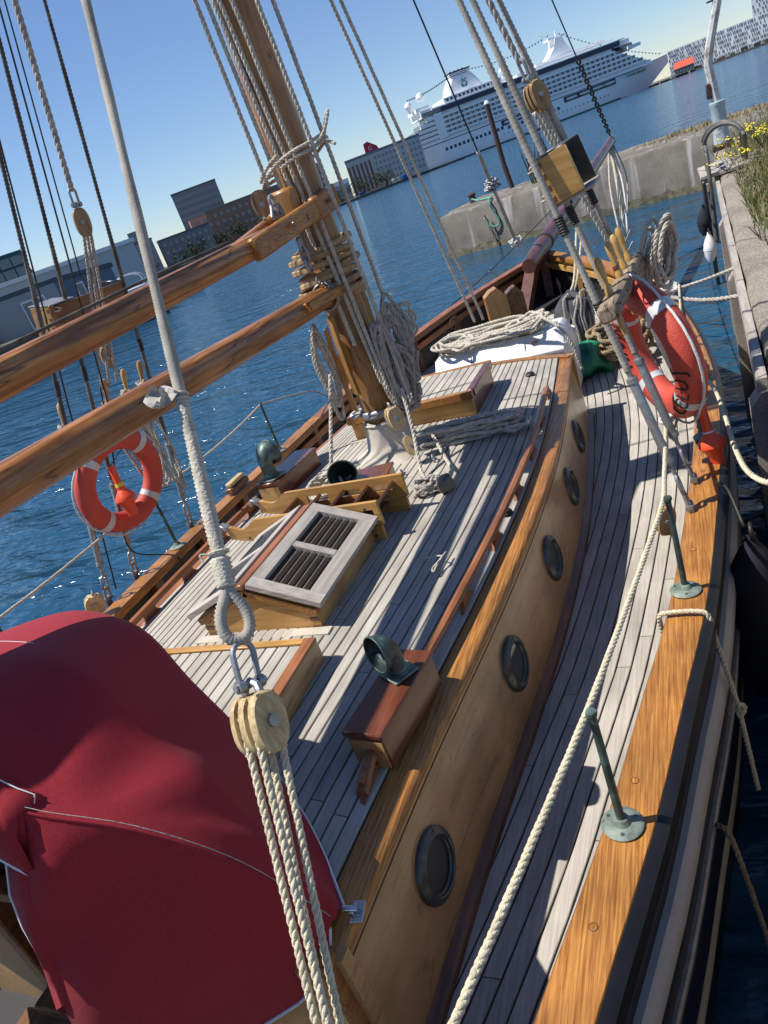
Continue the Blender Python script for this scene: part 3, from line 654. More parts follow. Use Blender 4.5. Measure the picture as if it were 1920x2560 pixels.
# handrails with feet
def handrail(s, y0, y1, mat):
    mb = MB(); X = lambda y: ccl(y) + s * (hh(y) - .105)
    ys = np.linspace(y0, y1, 40); secs = []
    nf = 8
    for y in ys:
        x = X(y); z = ctz(x, y) + .068; w, h = .021, .019
        e = min((y - y0) / .12, (y1 - y) / .12, 1.0); z -= (1 - max(0, e)) ** 2 * .045
        secs.append([(x + math.cos(a) * w, y, z + math.sin(a) * h) for a in np.linspace(0, 2 * math.pi, 9)[:-1]])
    mb.sweep(secs)
    R = mb.build('handrail', M[mat], SHIP)
    for y in np.linspace(y0 + .06, y1 - .06, nf):
        x = X(y); z = ctz(x, y); L = .075; p = []
        for t in np.linspace(-1, 1, 9): p.append((x - .009, y + t * (L * .5), z + .004))
        prof = [(-.085, 0), (-.06, .012), (-.045, .03), (-.052, .06), (.052, .06), (.045, .03), (.06, .012), (.085, 0)]
        MB().prism([(x - .009, y + a, z + b + .006) for a, b in prof], (.018, 0, 0)).build('handrail_foot', M[mat], R, smooth=False)
handrail(1, 1.30, 4.62, 'orange_wood'); handrail(-1, 1.6, 4.3, 'orange_wood')
# portholes
def porthole(y, z=1.17, open_=False):
    x = ccl(y) + hh(y) + .014 + .03 * (CT - z); R_ = .114; nrm = Vector((1, -.03, .05)).normalized()
    dh = (hh(y + .1) - hh(y - .1)) / .2 + .03; nrm = Vector((1, -dh, .1)).normalized(); c = Vector((x + .004, y, z))
    MB().lathe([(R_ * .74, .002), (R_ * .75, .020), (R_ * .79, .024), (R_ * .86, .018), (R_ * .96, .014), (R_, .008), (R_, -.02)], 36, c, nrm, caps=False).build('porthole_rim', M['ring'], TRUNK)
    mb = MB(); d = .0015 if open_ else .004; mb.lathe([(R_ * .75, .014), (R_ * .70, .008), (R_ * .70, .001)], 32, c, nrm, caps=False)
    mb.build('porthole_tube', M['ring'], TRUNK)
    MB().lathe([(R_ * .74, d), (R_ * .74, d + .002)], 32, c, nrm).build('porthole_glass_or_dark', M['dark_in' if open_ else 'glass'], TRUNK)  # open port: no glass, a dark disc stands in for the shaded hole
    mb = MB(); u = nrm.orthogonal().normalized(); w = nrm.cross(u)
    for k in range(6):
        a = k * math.pi / 3 + .3; mb.lathe([(.0045, .012), (.0045, .0185)], 8, c + (u * math.cos(a) + w * math.sin(a)) * R_ * .91, nrm)
    mb.pieces('porthole_screw', M['bronze'], TRUNK)
for y, o in ((1.31, True), (2.24, False), (3.02, False), (3.78, False), (4.5, False)): porthole(y, 1.15, o)
# round deck light fittings on the cabin top
for x, y in ((.90, 2.98), (.70, 5.02)):
    z = ctz(x, y) + .008; MB().lathe([(.034, 0), (.034, .012), (.024, .022), (.02, .012), (.0, .012)], 20, (x, y, z), caps=False).build('deck_fitting', M['rubber'], SHIP)
# ---- skylight
SK = Vector((0, 2.43, 0)); sy0, sy1, sw = 2.10, 2.76, .295; szb, sze, szr = 1.49, 1.615, 1.735
mb = MB()
for y, t in ((sy0, 1), (sy1, -1)):
    mb.prism([(-sw, y, szb), (sw, y, szb), (sw, y, sze), (0, y, szr - .01), (-sw, y, sze)], (0, .022 * t, 0))
for s in (-1, 1): mb.box((s * (sw - .011), (sy0 + sy1) / 2, (szb + sze) / 2 - .002), (.022, sy1 - sy0 - .044, sze - szb - .004))
SKY = mb.build('skylight', M['yellow_x'], SHIP, smooth=False)
mb = MB()
for s in (-1, 1): mb.box((s * (sw + .0015), (sy0 + sy1) / 2, (szb + sze) / 2), (.004, sy1 - sy0 - .03, sze - szb - .006))
mb.pieces('skylight_side_panel', M['varnish_side'], SKY, smooth=False)
mb = MB()
for s in (-1, 1):
    mb.box((s * (sw + .003), (sy0 + sy1) / 2, sze - .022), (.010, sy1 - sy0 + .02, .03))
    mb.box((s * .15, sy0 - .006, (sze + szr) / 2 - .026), (.335, .014, .03), Matrix.Rotation(s * math.atan2(szr - sze, sw), 3, 'Y'))
mb.pieces('skylight_moulding', M['varnish'], SKY, smooth=False)
mb = MB()
for sx in (-1, 1):
    for k in range(3): mb.box((sx * (sw - .02), sy0 - .0012, szb + .02 + .038 * k), (.042, .003, .018))
mb.pieces('skylight_dovetail', M['brown_wood'], SKY, smooth=False)
MB().bbox((0, 2.43, szr + .012), (.045, sy1 - sy0 + .05, .026), b=.006).build('ridge_beam', M['orange_wood'], SKY)
MB().box((0, sy0 - .03, szb - .006 + .02), (2 * sw + .10, .05, .012)).build('skylight_sill', M['cream'], SKY, smooth=False)
ang = math.atan2(szr - sze, sw)
for s in (1, -1):
    ey = Vector((0, 1, 0)); ex = Vector((s * math.cos(ang), 0, -math.sin(ang))); ez = Vector((s * math.sin(ang), 0, math.cos(ang)))
    o = Vector((s * .026, sy0 - .022, szr + .004)); Lw = sw / math.cos(ang) + .022; Ll = sy1 - sy0 + .044
    Rt = Matrix((ex, ey, ez)).transposed()
    def bx(u0, u1, v0, v1, t0, t1, mb_): mb_.bbox(o + ex * (u0 + u1) / 2 + ey * (v0 + v1) / 2 + ez * (t0 + t1) / 2, (u1 - u0, v1 - v0, t1 - t0), Rt, b=.003)
    mb = MB(); bx(0, .06, .062, Ll - .062, 0, .028, mb); bx(Lw - .075, Lw, .062, Ll - .062, 0, .028, mb); LID = mb.pieces('skylight_lid', M['grey_wood'], SKY, angle=30)
    mb = MB(); bx(0, Lw, 0, .062, 0, .0285, mb); bx(0, Lw, Ll - .062, Ll, 0, .0285, mb); bx(.06, Lw - .075, Ll / 2 - .02, Ll / 2 + .02, 0, .0275, mb)
    mb.pieces('skylight_lid_rail', M['grey_x'], SKY, angle=30)
    for (v0, v1) in ((.062, Ll / 2 - .02), (Ll / 2 + .02, Ll - .062)):
        MB().box(o + ex * (Lw - .015) / 2 + ey * (v0 + v1) / 2 + ez * .004, (Lw - .135, v1 - v0, .004), Rt).build('skylight_pane', M['pane'], SKY, smooth=False)
        for k in range(5):
            u = .06 + (Lw - .135) * (k + 1) / 6
            MB().tube([o + ex * u + ey * (v0 + .001) + ez * .020, o + ex * u + ey * (v1 - .001) + ez * .020], .0026, 6).build('guard_bar', M['galv'], SKY)
# ---- companion hatch garage
gx, gy0, gy1 = .395, .95, 1.90; gz = 1.595
mb = MB()
for s in (-1, 1): mb.bbox((s * (gx - .014), (gy0 + gy1) / 2, 1.53), (.028, gy1 - gy0, .13), b=.004)
GAR = mb.pieces('hatch_garage', M['varnish_side'], SHIP)
mb = MB()
for s in (-1, 1): mb.bbox((s * (gx - .02), (gy0 + gy1) / 2 - .002, gz + .006), (.05, gy1 - gy0 - .004, .012), b=.003)
mb.pieces('garage_trim', M['orange_wood'], GAR)
MB().bbox((0, gy1 - .014, 1.535), (2 * gx - .056, .028, .118), b=.003).build('garage_front', M['yellow_x'], GAR)
MB().bbox((0, gy1 - .02, gz + .0045), (2 * gx - .09, .035, .012), b=.003).build('garage_front_trim', M['yellow_x'], GAR)
MB().box((0, (gy0 + gy1) / 2, gz - .012), (2 * gx - .06, gy1 - gy0 - .03, .006)).build('garage_bed', M['caulk'], GAR, smooth=False)
for k in range(13):
    w = (2 * gx - .092) / 13; x = -gx + .046 + w * (k + .5); MB().bbox((x, (gy0 + gy1) / 2 - .02, gz - .002), (w - .006, gy1 - gy0 - .045, .014), b=.002).build('plank', M['deck'], GAR)
# ---- fore hatch
fx0, fx1, fy0, fy1 = -.44, .46, 4.33, 4.92
mb = MB()
for (c, d) in ((((fx0 + fx1) / 2, fy0 + .014, 1.55), (fx1 - fx0, .028, .12)), (((fx0 + fx1) / 2, fy1 - .014, 1.55), (fx1 - fx0, .028, .12))): mb.bbox(c, d, b=.003)
FH = mb.pieces('fore_hatch', M['yellow_x'], SHIP)
mb = MB()
for x in (fx0 + .014, fx1 - .014): mb.bbox((x, (fy0 + fy1) / 2, 1.55), (.028, fy1 - fy0 - .058, .12), b=.003)
mb.pieces('hatch_side', M['mahogany'], FH)
mb = MB(); mb.bbox(((fx0 + fx1) / 2, fy0 - .004, 1.645), (fx1 - fx0 + .03, .05, .055), b=.006); mb.bbox(((fx0 + fx1) / 2, fy1 + .004, 1.645), (fx1 - fx0 + .03, .05, .055), b=.006); mb.pieces('hatch_lid_frame', M['varnish'], FH)
mb = MB()
for x in (fx0 + .004, fx1 - .004): mb.bbox((x, (fy0 + fy1) / 2, 1.645), (.055, fy1 - fy0 - .044, .0545), b=.006)
mb.pieces('hatch_lid_side', M['mahogany'], FH)
MB().box(((fx0 + fx1) / 2, (fy0 + fy1) / 2, 1.652), (fx1 - fx0 - .04, fy1 - fy0 - .04, .01)).build('hatch_bed', M['caulk'], FH, smooth=False)
n = 15
for k in range(n):
    w = (fx1 - fx0 - .05) / n; x = fx0 + .025 + w * (k + .5); MB().bbox((x, (fy0 + fy1) / 2, 1.662), (w - .006, fy1 - fy0 - .046, .014), b=.002).build('plank', M['deck'], FH)
MB().box(((fx0 + fx1) / 2 + .02, fy0 - .03, 1.496), (fx1 - fx0 + .1, .05, .01)).build('hatch_sill', M['cream'], FH, smooth=False)
# ---- dorade boxes and cowl ventilators
def cowl(base, facing, s=1.0, parent=SHIP, mat='bronze'):
    base = Vector(base); f = Vector(facing).normalized(); up = Vector((0, 0, 1))
    mb = MB(); mb.bbox(base + up * .006 * s, (.135 * s, .135 * s, .012 * s), rotz(math.atan2(f.y, f.x)), b=.003); F = mb.build('cowl_flange', M['verdigris'], parent)
    # throat curving into a flared mouth
    path, rad = [], []
    for t in np.linspace(0, 1, 7): path.append(base + up * (.012 + .085 * t) * s); rad.append((.052 - .010 * min(1, t * 2.5)) * s if t < .4 else .043 * s)
    c0 = path[-1].copy(); R = .052 * s
    for t in np.linspace(.1, 1, 10):
        a = t * math.radians(82); path.append(c0 + up * math.sin(a) * R + f * (1 - math.cos(a)) * R); rad.append((.043 + .038 * t ** 1.6) * s)
    path.append(path[-1] + (f * .99 + up * .14).normalized() * .022 * s); rad.append(.085 * s)
    path.append(path[-1] + (f * .99 + up * .14).normalized() * .008 * s); rad.append(.086 * s)
    d = (f * .99 + up * .14).normalized()
    mb = MB(); mb.tube(path, rad, 28, caps=False); mb.torus(path[-1], .085 * s, .0045 * s, d, 32, 8); mb.torus(base + up * .016 * s, .05 * s, .008 * s, up, 24, 8)
    C_ = mb.build('cowl', M[mat], parent, angle=60)
    mb = MB(); mb.tube([p - d * .0 for p in path[5:]], [r - .004 * s for r in rad[5:]], 28, caps=False); mb.lathe([(.04 * s, 0), (.0, .001)], 20, path[5], up, caps=False); mb.build('cowl_inside', M['dark_in'], parent)
def dorade(c, L, Wd, H, rot, z0, mat, name='ventilator_box'):
    R = rotz(rot); mb = MB(); c = Vector((c[0], c[1], 0)); mb.bbox((c.x, c.y, z0 + H / 2), (Wd, L, H), R, b=.004); o = mb.build(name, M[mat], SHIP)
    mb = MB(); mb.bbox((c.x, c.y, z0 + H - .004), (Wd + .016, L + .016, .022), R, b=.006); mb.build('ventilator_box_lid', M['mahogany'], o)
    e = R @ Vector((0, -1, 0)); mb = MB(); mb.bbox(c + Vector((0, 0, z0 + H / 2 - .012)) + e * (L / 2 + .001), (Wd - .012, .006, H - .03), R, b=.002); mb.build('ventilator_box_end', M['varnish_side'], o)
    return o
d1 = dorade((.80, 1.615), .385, .135, .135, -.14, 1.445, 'mahogany'); cowl((.815, 1.69, 1.59), (-.55, -.83, 0), .74, d1)
d2 = dorade((-.72, 3.80), .50, .17, .15, -.10, 1.45, 'mahogany'); cowl((-.735, 3.62, 1.61), (.2, 1, 0), 1.0, d2)
d3 = dorade((.03, 3.44), .17, .26, .10, .15, 1.49, 'mahogany'); cowl((-.09, 3.40, 1.50), (.28, -.95, .0), 1.02, d3)
# ---- mast, boot, bowsprit, bitts
MX, MY = 0.0, 3.95
mb = MB(); mb.tube([(MX, MY, z) for z in (1.45, 2.2, 3.2, 5, 7, 9.5, 11)], [.113, .117, .115, .110, .10, .085, .07], 28); MAST = mb.build('mast', M['mast'], SHIP, angle=60)
mb = MB(); P = []
for z, r in ((1.75, .128), (1.735, .135), (1.69, .138), (1.62, .15), (1.575, .165), (1.545, .20), (1.525, .235), (1.512, .262), (1.506, .27)):
    ring = []
    for k in range(40):
        a = 2 * math.pi * k / 40; w = 1 + .05 * (r - .12) / .15 * math.sin(7 * a + z * 40) + .03 * math.sin(3 * a + z * 21); ring.append((MX + math.cos(a) * r * w, MY + math.sin(a) * r * w, z + .006 * math.sin(5 * a)))
    P.append(ring)
mb.grid(P, True).build('mast_boot', M['canvas_white'], SHIP, angle=70)
MB().torus((MX, MY, 1.735), .134, .007, (0, 0, 1), 32, 8).build('mast_boot_lashing', M['rope'], SHIP)
mb = MB(); mb.torus((MX, MY, 1.80), .122, .014, (0, 0, 1), 32, 8, squash=1.8)
for a in (-2.6, -1.5, -.3): mb.torus((MX + .16 * math.cos(a), MY + .16 * math.sin(a), 1.81), .032, .006, (0, 0, 1), 18, 8)
mb.build('mast_band', M['galv'], MAST)
MB().torus((MX - .17, MY + .05, 1.79), .06, .009, (0, 0, 1), 24, 8).build('mast_ring', M['white'], MAST)
# long cleats standing on the aft and port sides of the mast
def cleat(c, d, L, name='mast_cleat'):
    c = Vector(c); d = Vector(d).normalized(); sidev = d.cross(Vector((0, 0, 1)))
    prof = [(0, -L / 2), (.035, -L / 2 + .01), (.03, -L * .28), (.012, -L * .18), (.012, L * .18), (.03, L * .28), (.035, L / 2 - .01), (0, L / 2)]
    pr = [(.02, -L / 2), (.05, -L * .46), (.055, -L * .2), (.055, L * .2), (.05, L * .46), (.02, L / 2), (.03, L * .2), (0, L * .12), (0, -L * .12), (.03, -L * .2)]
    MB().prism([c + d * a + Vector((0, 0, b)) - sidev * .016 for a, b in pr], sidev * .032).build(name, M['old_z'], MAST, smooth=False)
cleat((-.115, 3.92, 2.1), (-1, -.25, 0), .55); cleat((.05, 4.06, 2.36), (.5, .85, 0), .40); cleat((.115, 3.93, 2.12), (1, -.1, 0), .42); cleat((-.03, 3.835, 2.2), (-.3, -1, 0), .5)
mb = MB(); bs0, bs1 = Vector((.13, 8.75, 1.62)), Vector((.80, 15.5, 2.33))
mb.tube([bs0.lerp(bs1, t) for t in (0, .1, .4, .8, 1)], [.085, .105, .10, .082, .07], 20); BSP = mb.build('bowsprit', M['maroon'], SHIP, angle=60)
mb = MB(); q = bs0.lerp(bs1, .985); mb.lathe([(.078, -.06), (.08, 0), (.078, .06)], 18, q, bs1 - bs0); mb.build('bowsprit_cap', M['galv'], BSP)
mb = MB(); q = bs0.lerp(bs1, .13); mb.lathe([(.112, -.03), (.112, .03)], 20, q, bs1 - bs0); mb.build('gammon_iron', M['wire'], BSP)
# bow timbers: heavy post, knighthead and the golden bitt with a pointed head
mb = MB(); a, b = Vector((-.05, 8.35, 1.0)), Vector((.12, 9.25, 1.63)); mb.box((a + b) / 2, (.14, .10, (b - a).length), frame_to(b - a)); mb.build('bow_knee', M['maroon'], SHIP, smooth=False)
def post(x, y, z0, z1, w, d, mat, rot=0, name='mooring_bitt'):
    R = rotz(rot); pr = [(-w / 2, z0), (w / 2, z0), (w / 2, z1 - w * .45), (0, z1), (-w / 2, z1 - w * .45)]
    pr = [(-w / 2, z0), (w / 2, z0), (w / 2, z1 - w * .5), (w * .12, z1), (-w * .2, z1 - .02), (-w / 2, z1 - w * .3)]
    MB().prism([Vector((x, y, 0)) + R @ Vector((a, -d / 2, b)) for a, b in pr], R @ Vector((0, d, 0))).build(name, M[mat], SHIP, smooth=False)
post(-.02, 7.45, .95, 1.72, .22, .17, 'old_z', .35); post(.14, 7.62, .95, 1.66, .17, .15, 'brown_wood', .35)
post(-.62, 5.9, .9, 1.42, .09, .07, 'old_z', .1, 'deck_post')
# anchor windlass shape in the bows
mb = MB(); mb.lathe([(.10, -.22), (.13, -.2), (.08, -.17), (.08, .17), (.13, .2), (.10, .22)], 20, (.34, 7.15, 1.2), (1, .1, 0)); mb.bbox((.34, 7.15, 1.05), (.16, .2, .22), b=.01); mb.build('windlass', M['galv'], SHIP)
MB().lathe([(.05, -.03), (.075, -.02), (.075, .02), (.05, .03)], 20, (.60, 7.12, 1.24), (1, .1, 0)).build('windlass_drum', M['white_plastic'], SHIP)
# eyebolts on the cabin top near the mast
for (x, y) in ((.2, 3.5), (.35, 3.66)):
    MB().torus((x, y, ctz(x, y) + .03), .022, .005, (1, .2, 0), 16, 8).build('eyebolt', M['galv'], SHIP)
# ------------------------------------------------------------------ stanchions (parts of the ship) and lifelines
def stanchion(y, s, h=.42, off=.078):
    x = cl(y) + s * (hb(y) - off); z = rz(y)
    mb = MB(); mb.tube([(x, y, z), (x, y, z + h)], [.0125, .011], 12); mb.lathe([(.014, 0), (.0165, .008), (.014, .016)], 12, (x, y, z + h - .004)); st = mb.build('stanchion', M['bronze'], SHIP)
    MB().lathe([(.058, .002), (.06, .008), (.052, .014), (.028, .018), (.02, .034), (.0, .036)], 28, (x, y, z), caps=False).build('stanchion_flange', M['verdigris'], st)
    mb = MB()
    for k in range(3): a = k * 2.1 + .6; mb.lathe([(.006, .0125), (.006, .0165)], 8, (x + .042 * math.cos(a), y + .042 * math.sin(a), z))
    mb.build('flange_screw', M['bronze'], st)
    return Vector((x, y, z + h))
ST = {y: stanchion(y, 1) for y in (.15, 1.44, 2.56, 4.02, 5.75)}
SP = {y: stanchion(y, -1, .46) for y in (2.15, 3.66, 5.25)}
kn = Vector((1.63, 3.66, 1.50))
def offs(p, dx=-.018, dz=-.006): return Vector((p.x + dx, p.y, p.z + dz))
path = spline([ST[.15] + Vector((.0, -.6, .02)), offs(ST[.15]), *sag(offs(ST[.15]), offs(ST[1.44]), .012, 4)[1:-1], offs(ST[1.44]), *sag(offs(ST[1.44]), offs(ST[2.56]), .012, 4)[1:-1], offs(ST[2.56]), *sag(offs(ST[2.56]), kn, .01, 4)[1:-1], kn], 6)
rope('lifeline_rope', path, .0105, 'rope_cream', 'cream lifeline rope running along the starboard stanchions', lay=.062)
rope('lifeline_tail', spline([kn, kn + Vector((.03, .02, -.06)), (1.70, 3.9, 1.48), ST[4.02] + Vector((0, 0, .0)), (1.74, 4.9, 1.58), ST[5.75]], 6), .009, 'rope_cream', 'cream rope behind the starboard lifebuoy leading to the bow stanchion', lay=.06)
pp = [(-1.80, 1.0, 1.62), SP[2.15], SP[3.66] + Vector((.0, 0, -.02)), SP[5.25]]
rope('lifeline_rope', spline(sag(pp[0], pp[1], .01, 4)[:-1] + sag(pp[1], pp[2], .015, 5)[:-1] + sag(pp[2], pp[3], .04, 6), 4), .009, 'rope', 'thin pale lifeline along the port rail above the water', lay=.05)
rope('lifeline_lashing', spline([SP[5.25], (-1.72, 5.7, 1.58), (-1.70, 6.15, 1.46), (-1.66, 6.35, 1.32)], 5), .008, 'rope_grey', 'grey rope from the bronze port stanchion down to the bow rail', lay=.05)
# ------------------------------------------------------------------ shrouds with turnbuckles (parts)
HN = Vector((0, 3.95, 9.0))
SHR = {}
def shroud(base, mat, r, top=HN, body=.52, side=1, taped=True):
    b = Vector(base); d = (top - b).normalized(); ax = Vector((0, 1, 0))
    mb = MB(); served(mb, [b + d * (.20 + body), b + d * 3.6], r, pitch=.021, amp=.13, rough=.10); mb.tube([b + d * 3.6, top], r * .85, 7)
    S = mb.build('shroud', M[mat], SHIP, angle=180)
    mb = MB(); q = b + d * .03; mb.bbox(b - d * .02, (.02, .05, .10), b=.004); shackle(mb, b + d * .055, d, ax, .055, .0085); link(mb, b + d * .135, d, ax, .10, .052, .0085)
    mb.tube([b + d * .19, b + d * .24], .010, 10); mb.tube([b + d * .24, b + d * .27, b + d * (.16 + body), b + d * (.18 + body)], [.014, .021, .021, .013], 14)
    for t in (.27, .16 + body): mb.lathe([(.025, -.012), (.025, .012)], 12, b + d * t, d)
    mb.tube([b + d * (.18 + body), b + d * (.22 + body)], .012, 10)
    mb.build('turnbuckle', M['galv'], S)
    if taped:
        mb = MB()
        for t in (.98, 1.38): served(mb, [b + d * t, b + d * (t + .085)], r * 1.28, pitch=.012, amp=.08, n=10)
        mb.pieces('seizing', M['tape'], S)
    return b, d
for k, (x, y) in enumerate(((1.695, 3.21), (1.72, 3.49), (1.77, 4.15))): SHR[('s', k)] = shroud((x, y, 1.215), 'served', .0142, Vector((-.04, 3.95, 9.0)))
for k, (x, y) in enumerate(((-1.90, 3.00), (-1.90, 3.30), (-1.88, 3.98))): SHR[('p', k)] = shroud((x, y, 1.215), 'served_dark', .0122)
def at_sh(key, z): b, d = SHR[key]; return b + d * ((z - b.z) / d.z)
# ---- pin rails lashed inside the shrouds, with belaying pins
def pin(c, up, s=1.0, label='', group=None):
    up = Vector(up).normalized()
    o = MB().lathe([(.009, -.19), (.012, -.17), (.0125, -.02), (.0165, -.012), (.0195, 0), (.019, .02), (.013, .045), (.0125, .06), (.0165, .10), (.0195, .135), (.018, .16), (.010, .175), (.0, .178)], 14, c, up).build('belaying_pin', M['pin'])
    return tag(o, label, 'belaying pin', group)
def pinrail(keys, z, inset, ext, label):
    a, b = at_sh(keys[0], z), at_sh(keys[1], z); d = (b - a).normalized(); up = SHR[keys[0]][1]; n = d.cross(up).normalized()
    a2, b2 = a - d * ext + n * inset, b + d * ext + n * inset
    mb = MB(); Rt = Matrix((n, d, up)).transposed(); mb.bbox((a2 + b2) / 2, (.085, (b2 - a2).length, .075), Rt, b=.012); o = mb.build('pin_rail', M['pinrail'], SHIP); o['label'] = label
    mb = MB()
    for t in (.1, .32, .62, .88): mb.lathe([(.007, -.001), (.007, .003)], 8, a2.lerp(b2, t) - n * .043 * (1 if inset < 0 else -1), -n if inset < 0 else n)
    mb.build('pin_rail_bolt', M['rust'], o)
    return a2, b2, d, up, n
a2, b2, d, up, n = pinrail((('s', 0), ('s', 2)), 2.20, .045, .10, 'split grey pin rail lashed to the starboard shrouds')
for t, lab in ((.18, 'honey belaying pin nearest the aft end of the starboard pin rail'), (.50, 'belaying pin with a red rag in the starboard pin rail'), (.66, 'dark-topped belaying pin in the middle of the starboard pin rail'), (.83, 'foremost belaying pin beside the rope coil, starboard pin rail')):
    pin(a2.lerp(b2, t) + up * .038, up + n * .05, 1, lab, 'belaying pins in the starboard pin rail')
q = a2.lerp(b2, .50) + up * .085; MB().lathe([(.0155, -.012), (.0175, 0), (.0155, .012)], 12, q, up).build('pin_rag', M['mahogany'], SHIP)
COILP = b2 + up * .03
a3, b3, d3_, up3, n3 = pinrail((('p', 0), ('p', 2)), 2.22, -.05, .06, 'grey pin rail lashed to the port shrouds behind the boom')
for t, lab in ((.10, 'aftmost belaying pin in the port pin rail'), (.52, 'dark-tipped belaying pin in the port pin rail'), (.72, 'rope-wrapped belaying pin in the port pin rail'), (.90, 'foremost belaying pin in the port pin rail')):
    pin(a3.lerp(b3, t) + up3 * .105, up3, 1, lab, 'belaying pins in the port pin rail')
    MB().tube(coil(a3.lerp(b3, t) + up3 * .10, (.026, 0, 0), (0, .026, 0), (0, 0, 1), 4, .1, int(t * 50)), .007, 6).build('pin_turns', M['rope'], SHIP)
# hanging rope turns below the port pin rail
for t, z_, sd in ((.75, .26, 4), (.92, .34, 5), (.6, .2, 6)):
    c = a3.lerp(b3, t) - up3 * z_ + Vector((.04, 0, 0)); rope('rope_hank', coil(c, (0, .06, 0), (0, 0, z_ * .95), (1, .1, 0), 3, .08, sd), .0095, 'rope', {4: 'rope hank hanging over the top of the port lifebuoy', 5: 'forward rope hank hanging from the port pin rail', 6: 'short rope hank between the port shrouds'}[sd], 'rope', 'rope hanks on the port pin rail')
# ---- light screens on the shrouds
def light_screen(s, z0, y0, y1, label):
    k0 = ('s' if s > 0 else 'p', 0); a = at_sh(k0, z0 + .13); x = a.x + s * .012
    L = thing('light_screen', label, 'light screen', (x, y0, z0)); K = .72
    tilt = Matrix.Rotation(-s * math.atan2(.22, 1), 3, 'Y'); o = Vector((x, y0, z0)); ex = tilt @ Vector((s, 0, 0)); ez = tilt @ Vector((0, 0, 1)); ey = Vector((0, 1, 0))
    def bx(mb, u0, u1, v0, v1, w0, w1, b=.004):
        Rt = Matrix((ex, ey, ez)).transposed(); u0, u1, w0, w1 = u0 * K, u1 * K, w0 * K, w1 * K
        mb.bbox(o + ex * (u0 + u1) / 2 + ey * (v0 + v1) / 2 + ez * (w0 + w1) / 2, (abs(u1 - u0), abs(v1 - v0), abs(w1 - w0)), Rt, b=b)
    mb = MB(); bx(mb, 0, .022, .022, y1 - y0, 0, .27); mb.build('side_board', M['brown_wood'], L)
    mb = MB(); bx(mb, 0, .215, 0, .022, 0, .275); mb.build('aft_board', M['yellow_x'], L)
    mb = MB()
    for k in range(4): bx(mb, .024, .050, -.0015, .004, .018 + .07 * k, .048 + .07 * k, .001)
    mb.pieces('dovetail', M['brown_wood'], L)
    mb = MB(); bx(mb, -.004, .025, -.004, .03, -.012, .285); mb.build('corner_trim', M['orange_wood'], L)
    mb = MB(); bx(mb, .022, .17, .05, .2, .02, .27); mb.build('lamp_body', M['black'], L)
    mb = MB(); bx(mb, .022, .24, y1 - y0 - .02, y1 - y0, 0, .28); bx(mb, .022, .026, .2, y1 - y0 - .02, .004, .266, .001); mb.build('black_inner_board', M['black'], L)
    mb = MB(); bx(mb, .0, .225, .0, .21, .279, .288, .002); mb.build('top_flashing', M['galv'], L)
    mb = MB(); bx(mb, .0, .26, .02, y1 - y0, -.02, -.002, .004); mb.build('bottom_ledge', M['grey_wood'], L)
    mb = MB()
    for w in (.235, .055): mb.torus(o + ex * (-.01) + ey * (.03) + ez * w * K, .02, .004, ez, 16, 6); mb.torus(o + ex * (-.005) + ey * (.05) + ez * (w * K + .01), .018, .004, (ez + ey * .4), 16, 6)
    mb.build('lashing', M['rope'], L)
light_screen(1, 2.675, 3.40, 3.80, 'wooden light box with dovetailed golden board on the starboard shrouds')
light_screen(-1, 2.82, 3.30, 3.98, 'brown light screen with golden end board on the port shrouds')
# ------------------------------------------------------------------ lifebuoys and lights
def lifebuoy(c, nrm, label, bands, glines, letters, R=.290, r=.080):
    c = Vector(c); A = Vector(nrm).normalized(); u = A.cross(Vector((0, 1, 0))).normalized()
    if u.z < 0: u = -u
    w = A.cross(u); L = thing('lifebuoy', label, 'lifebuoy', c)
    def pt(a, b, k=1.0): dd = u * math.cos(a) + w * math.sin(a); return c + dd * (R + r * k * math.cos(b)) + A * r * .86 * k * math.sin(b)
    mb = MB(); rows = [[pt(2 * math.pi * i / 56, 2 * math.pi * j / 18) for j in range(18)] for i in range(57)]; mb.grid(rows, True); mb.build('ring', M['orange'], L)
    for a0 in bands:
        mb = MB(); rows = [[pt(a0 + t, 2 * math.pi * j / 18, 1.022) for j in range(18)] for t in np.linspace(-.085, .085, 7)]; mb.grid(rows, True); mb.build('reflective_band', M['reflect'], L)
    mb = MB(); q = []
    for k in range(len(glines)):
        g0, g1 = glines[k], glines[(k + 1) % len(glines)] + (2 * math.pi if k == len(glines) - 1 else 0)
        for t in np.linspace(0, 1, 9)[:-1]: a = g0 + (g1 - g0) * t; q.append(pt(a, .0, 1.06 + .35 * math.sin(math.pi * t)))
    mb.tube(q, .0065, 7, closed=True); mb.build('grab_line', M['rope_white'], L)
    for ch, a, b, sz in letters:
        t = text_mesh(ch, sz, M['ink'], 'letter'); P0 = pt(a, b, 1.012); N = (pt(a, b, 1.2) - pt(a, b, 1.0)).normalized(); T = (pt(a + .05, b) - pt(a - .05, b)).normalized(); place(t, P0, -T, N, L)
    return L, pt
PI = math.pi
L1, pt1 = lifebuoy((1.642, 3.726, 1.845), (.877, .464, .125), 'orange lifebuoy with black letters tied to the starboard shrouds', (.75, 2.35, 3.9, 5.45), (.75, 2.35, 3.9, 5.45),
    [(ch, 2.55 - .21 * k, -1.15, .095) for k, ch in enumerate("CCLUJ")] + [(ch, 3.35 - .22 * k, -1.5, .095) for k, ch in enumerate("BC")] + [(ch, 5.2 - .22 * k, -1.75, .09) for k, ch in enumerate("NVNAL")])
L2, pt2 = lifebuoy((-1.634, 3.333, 1.899), (.955, -.177, -.239), 'orange lifebuoy hung on the port shrouds under the boom', (.75, 2.35, 3.9, 5.45), (.75, 2.35, 3.9, 5.45), [], R=.275, r=.068)
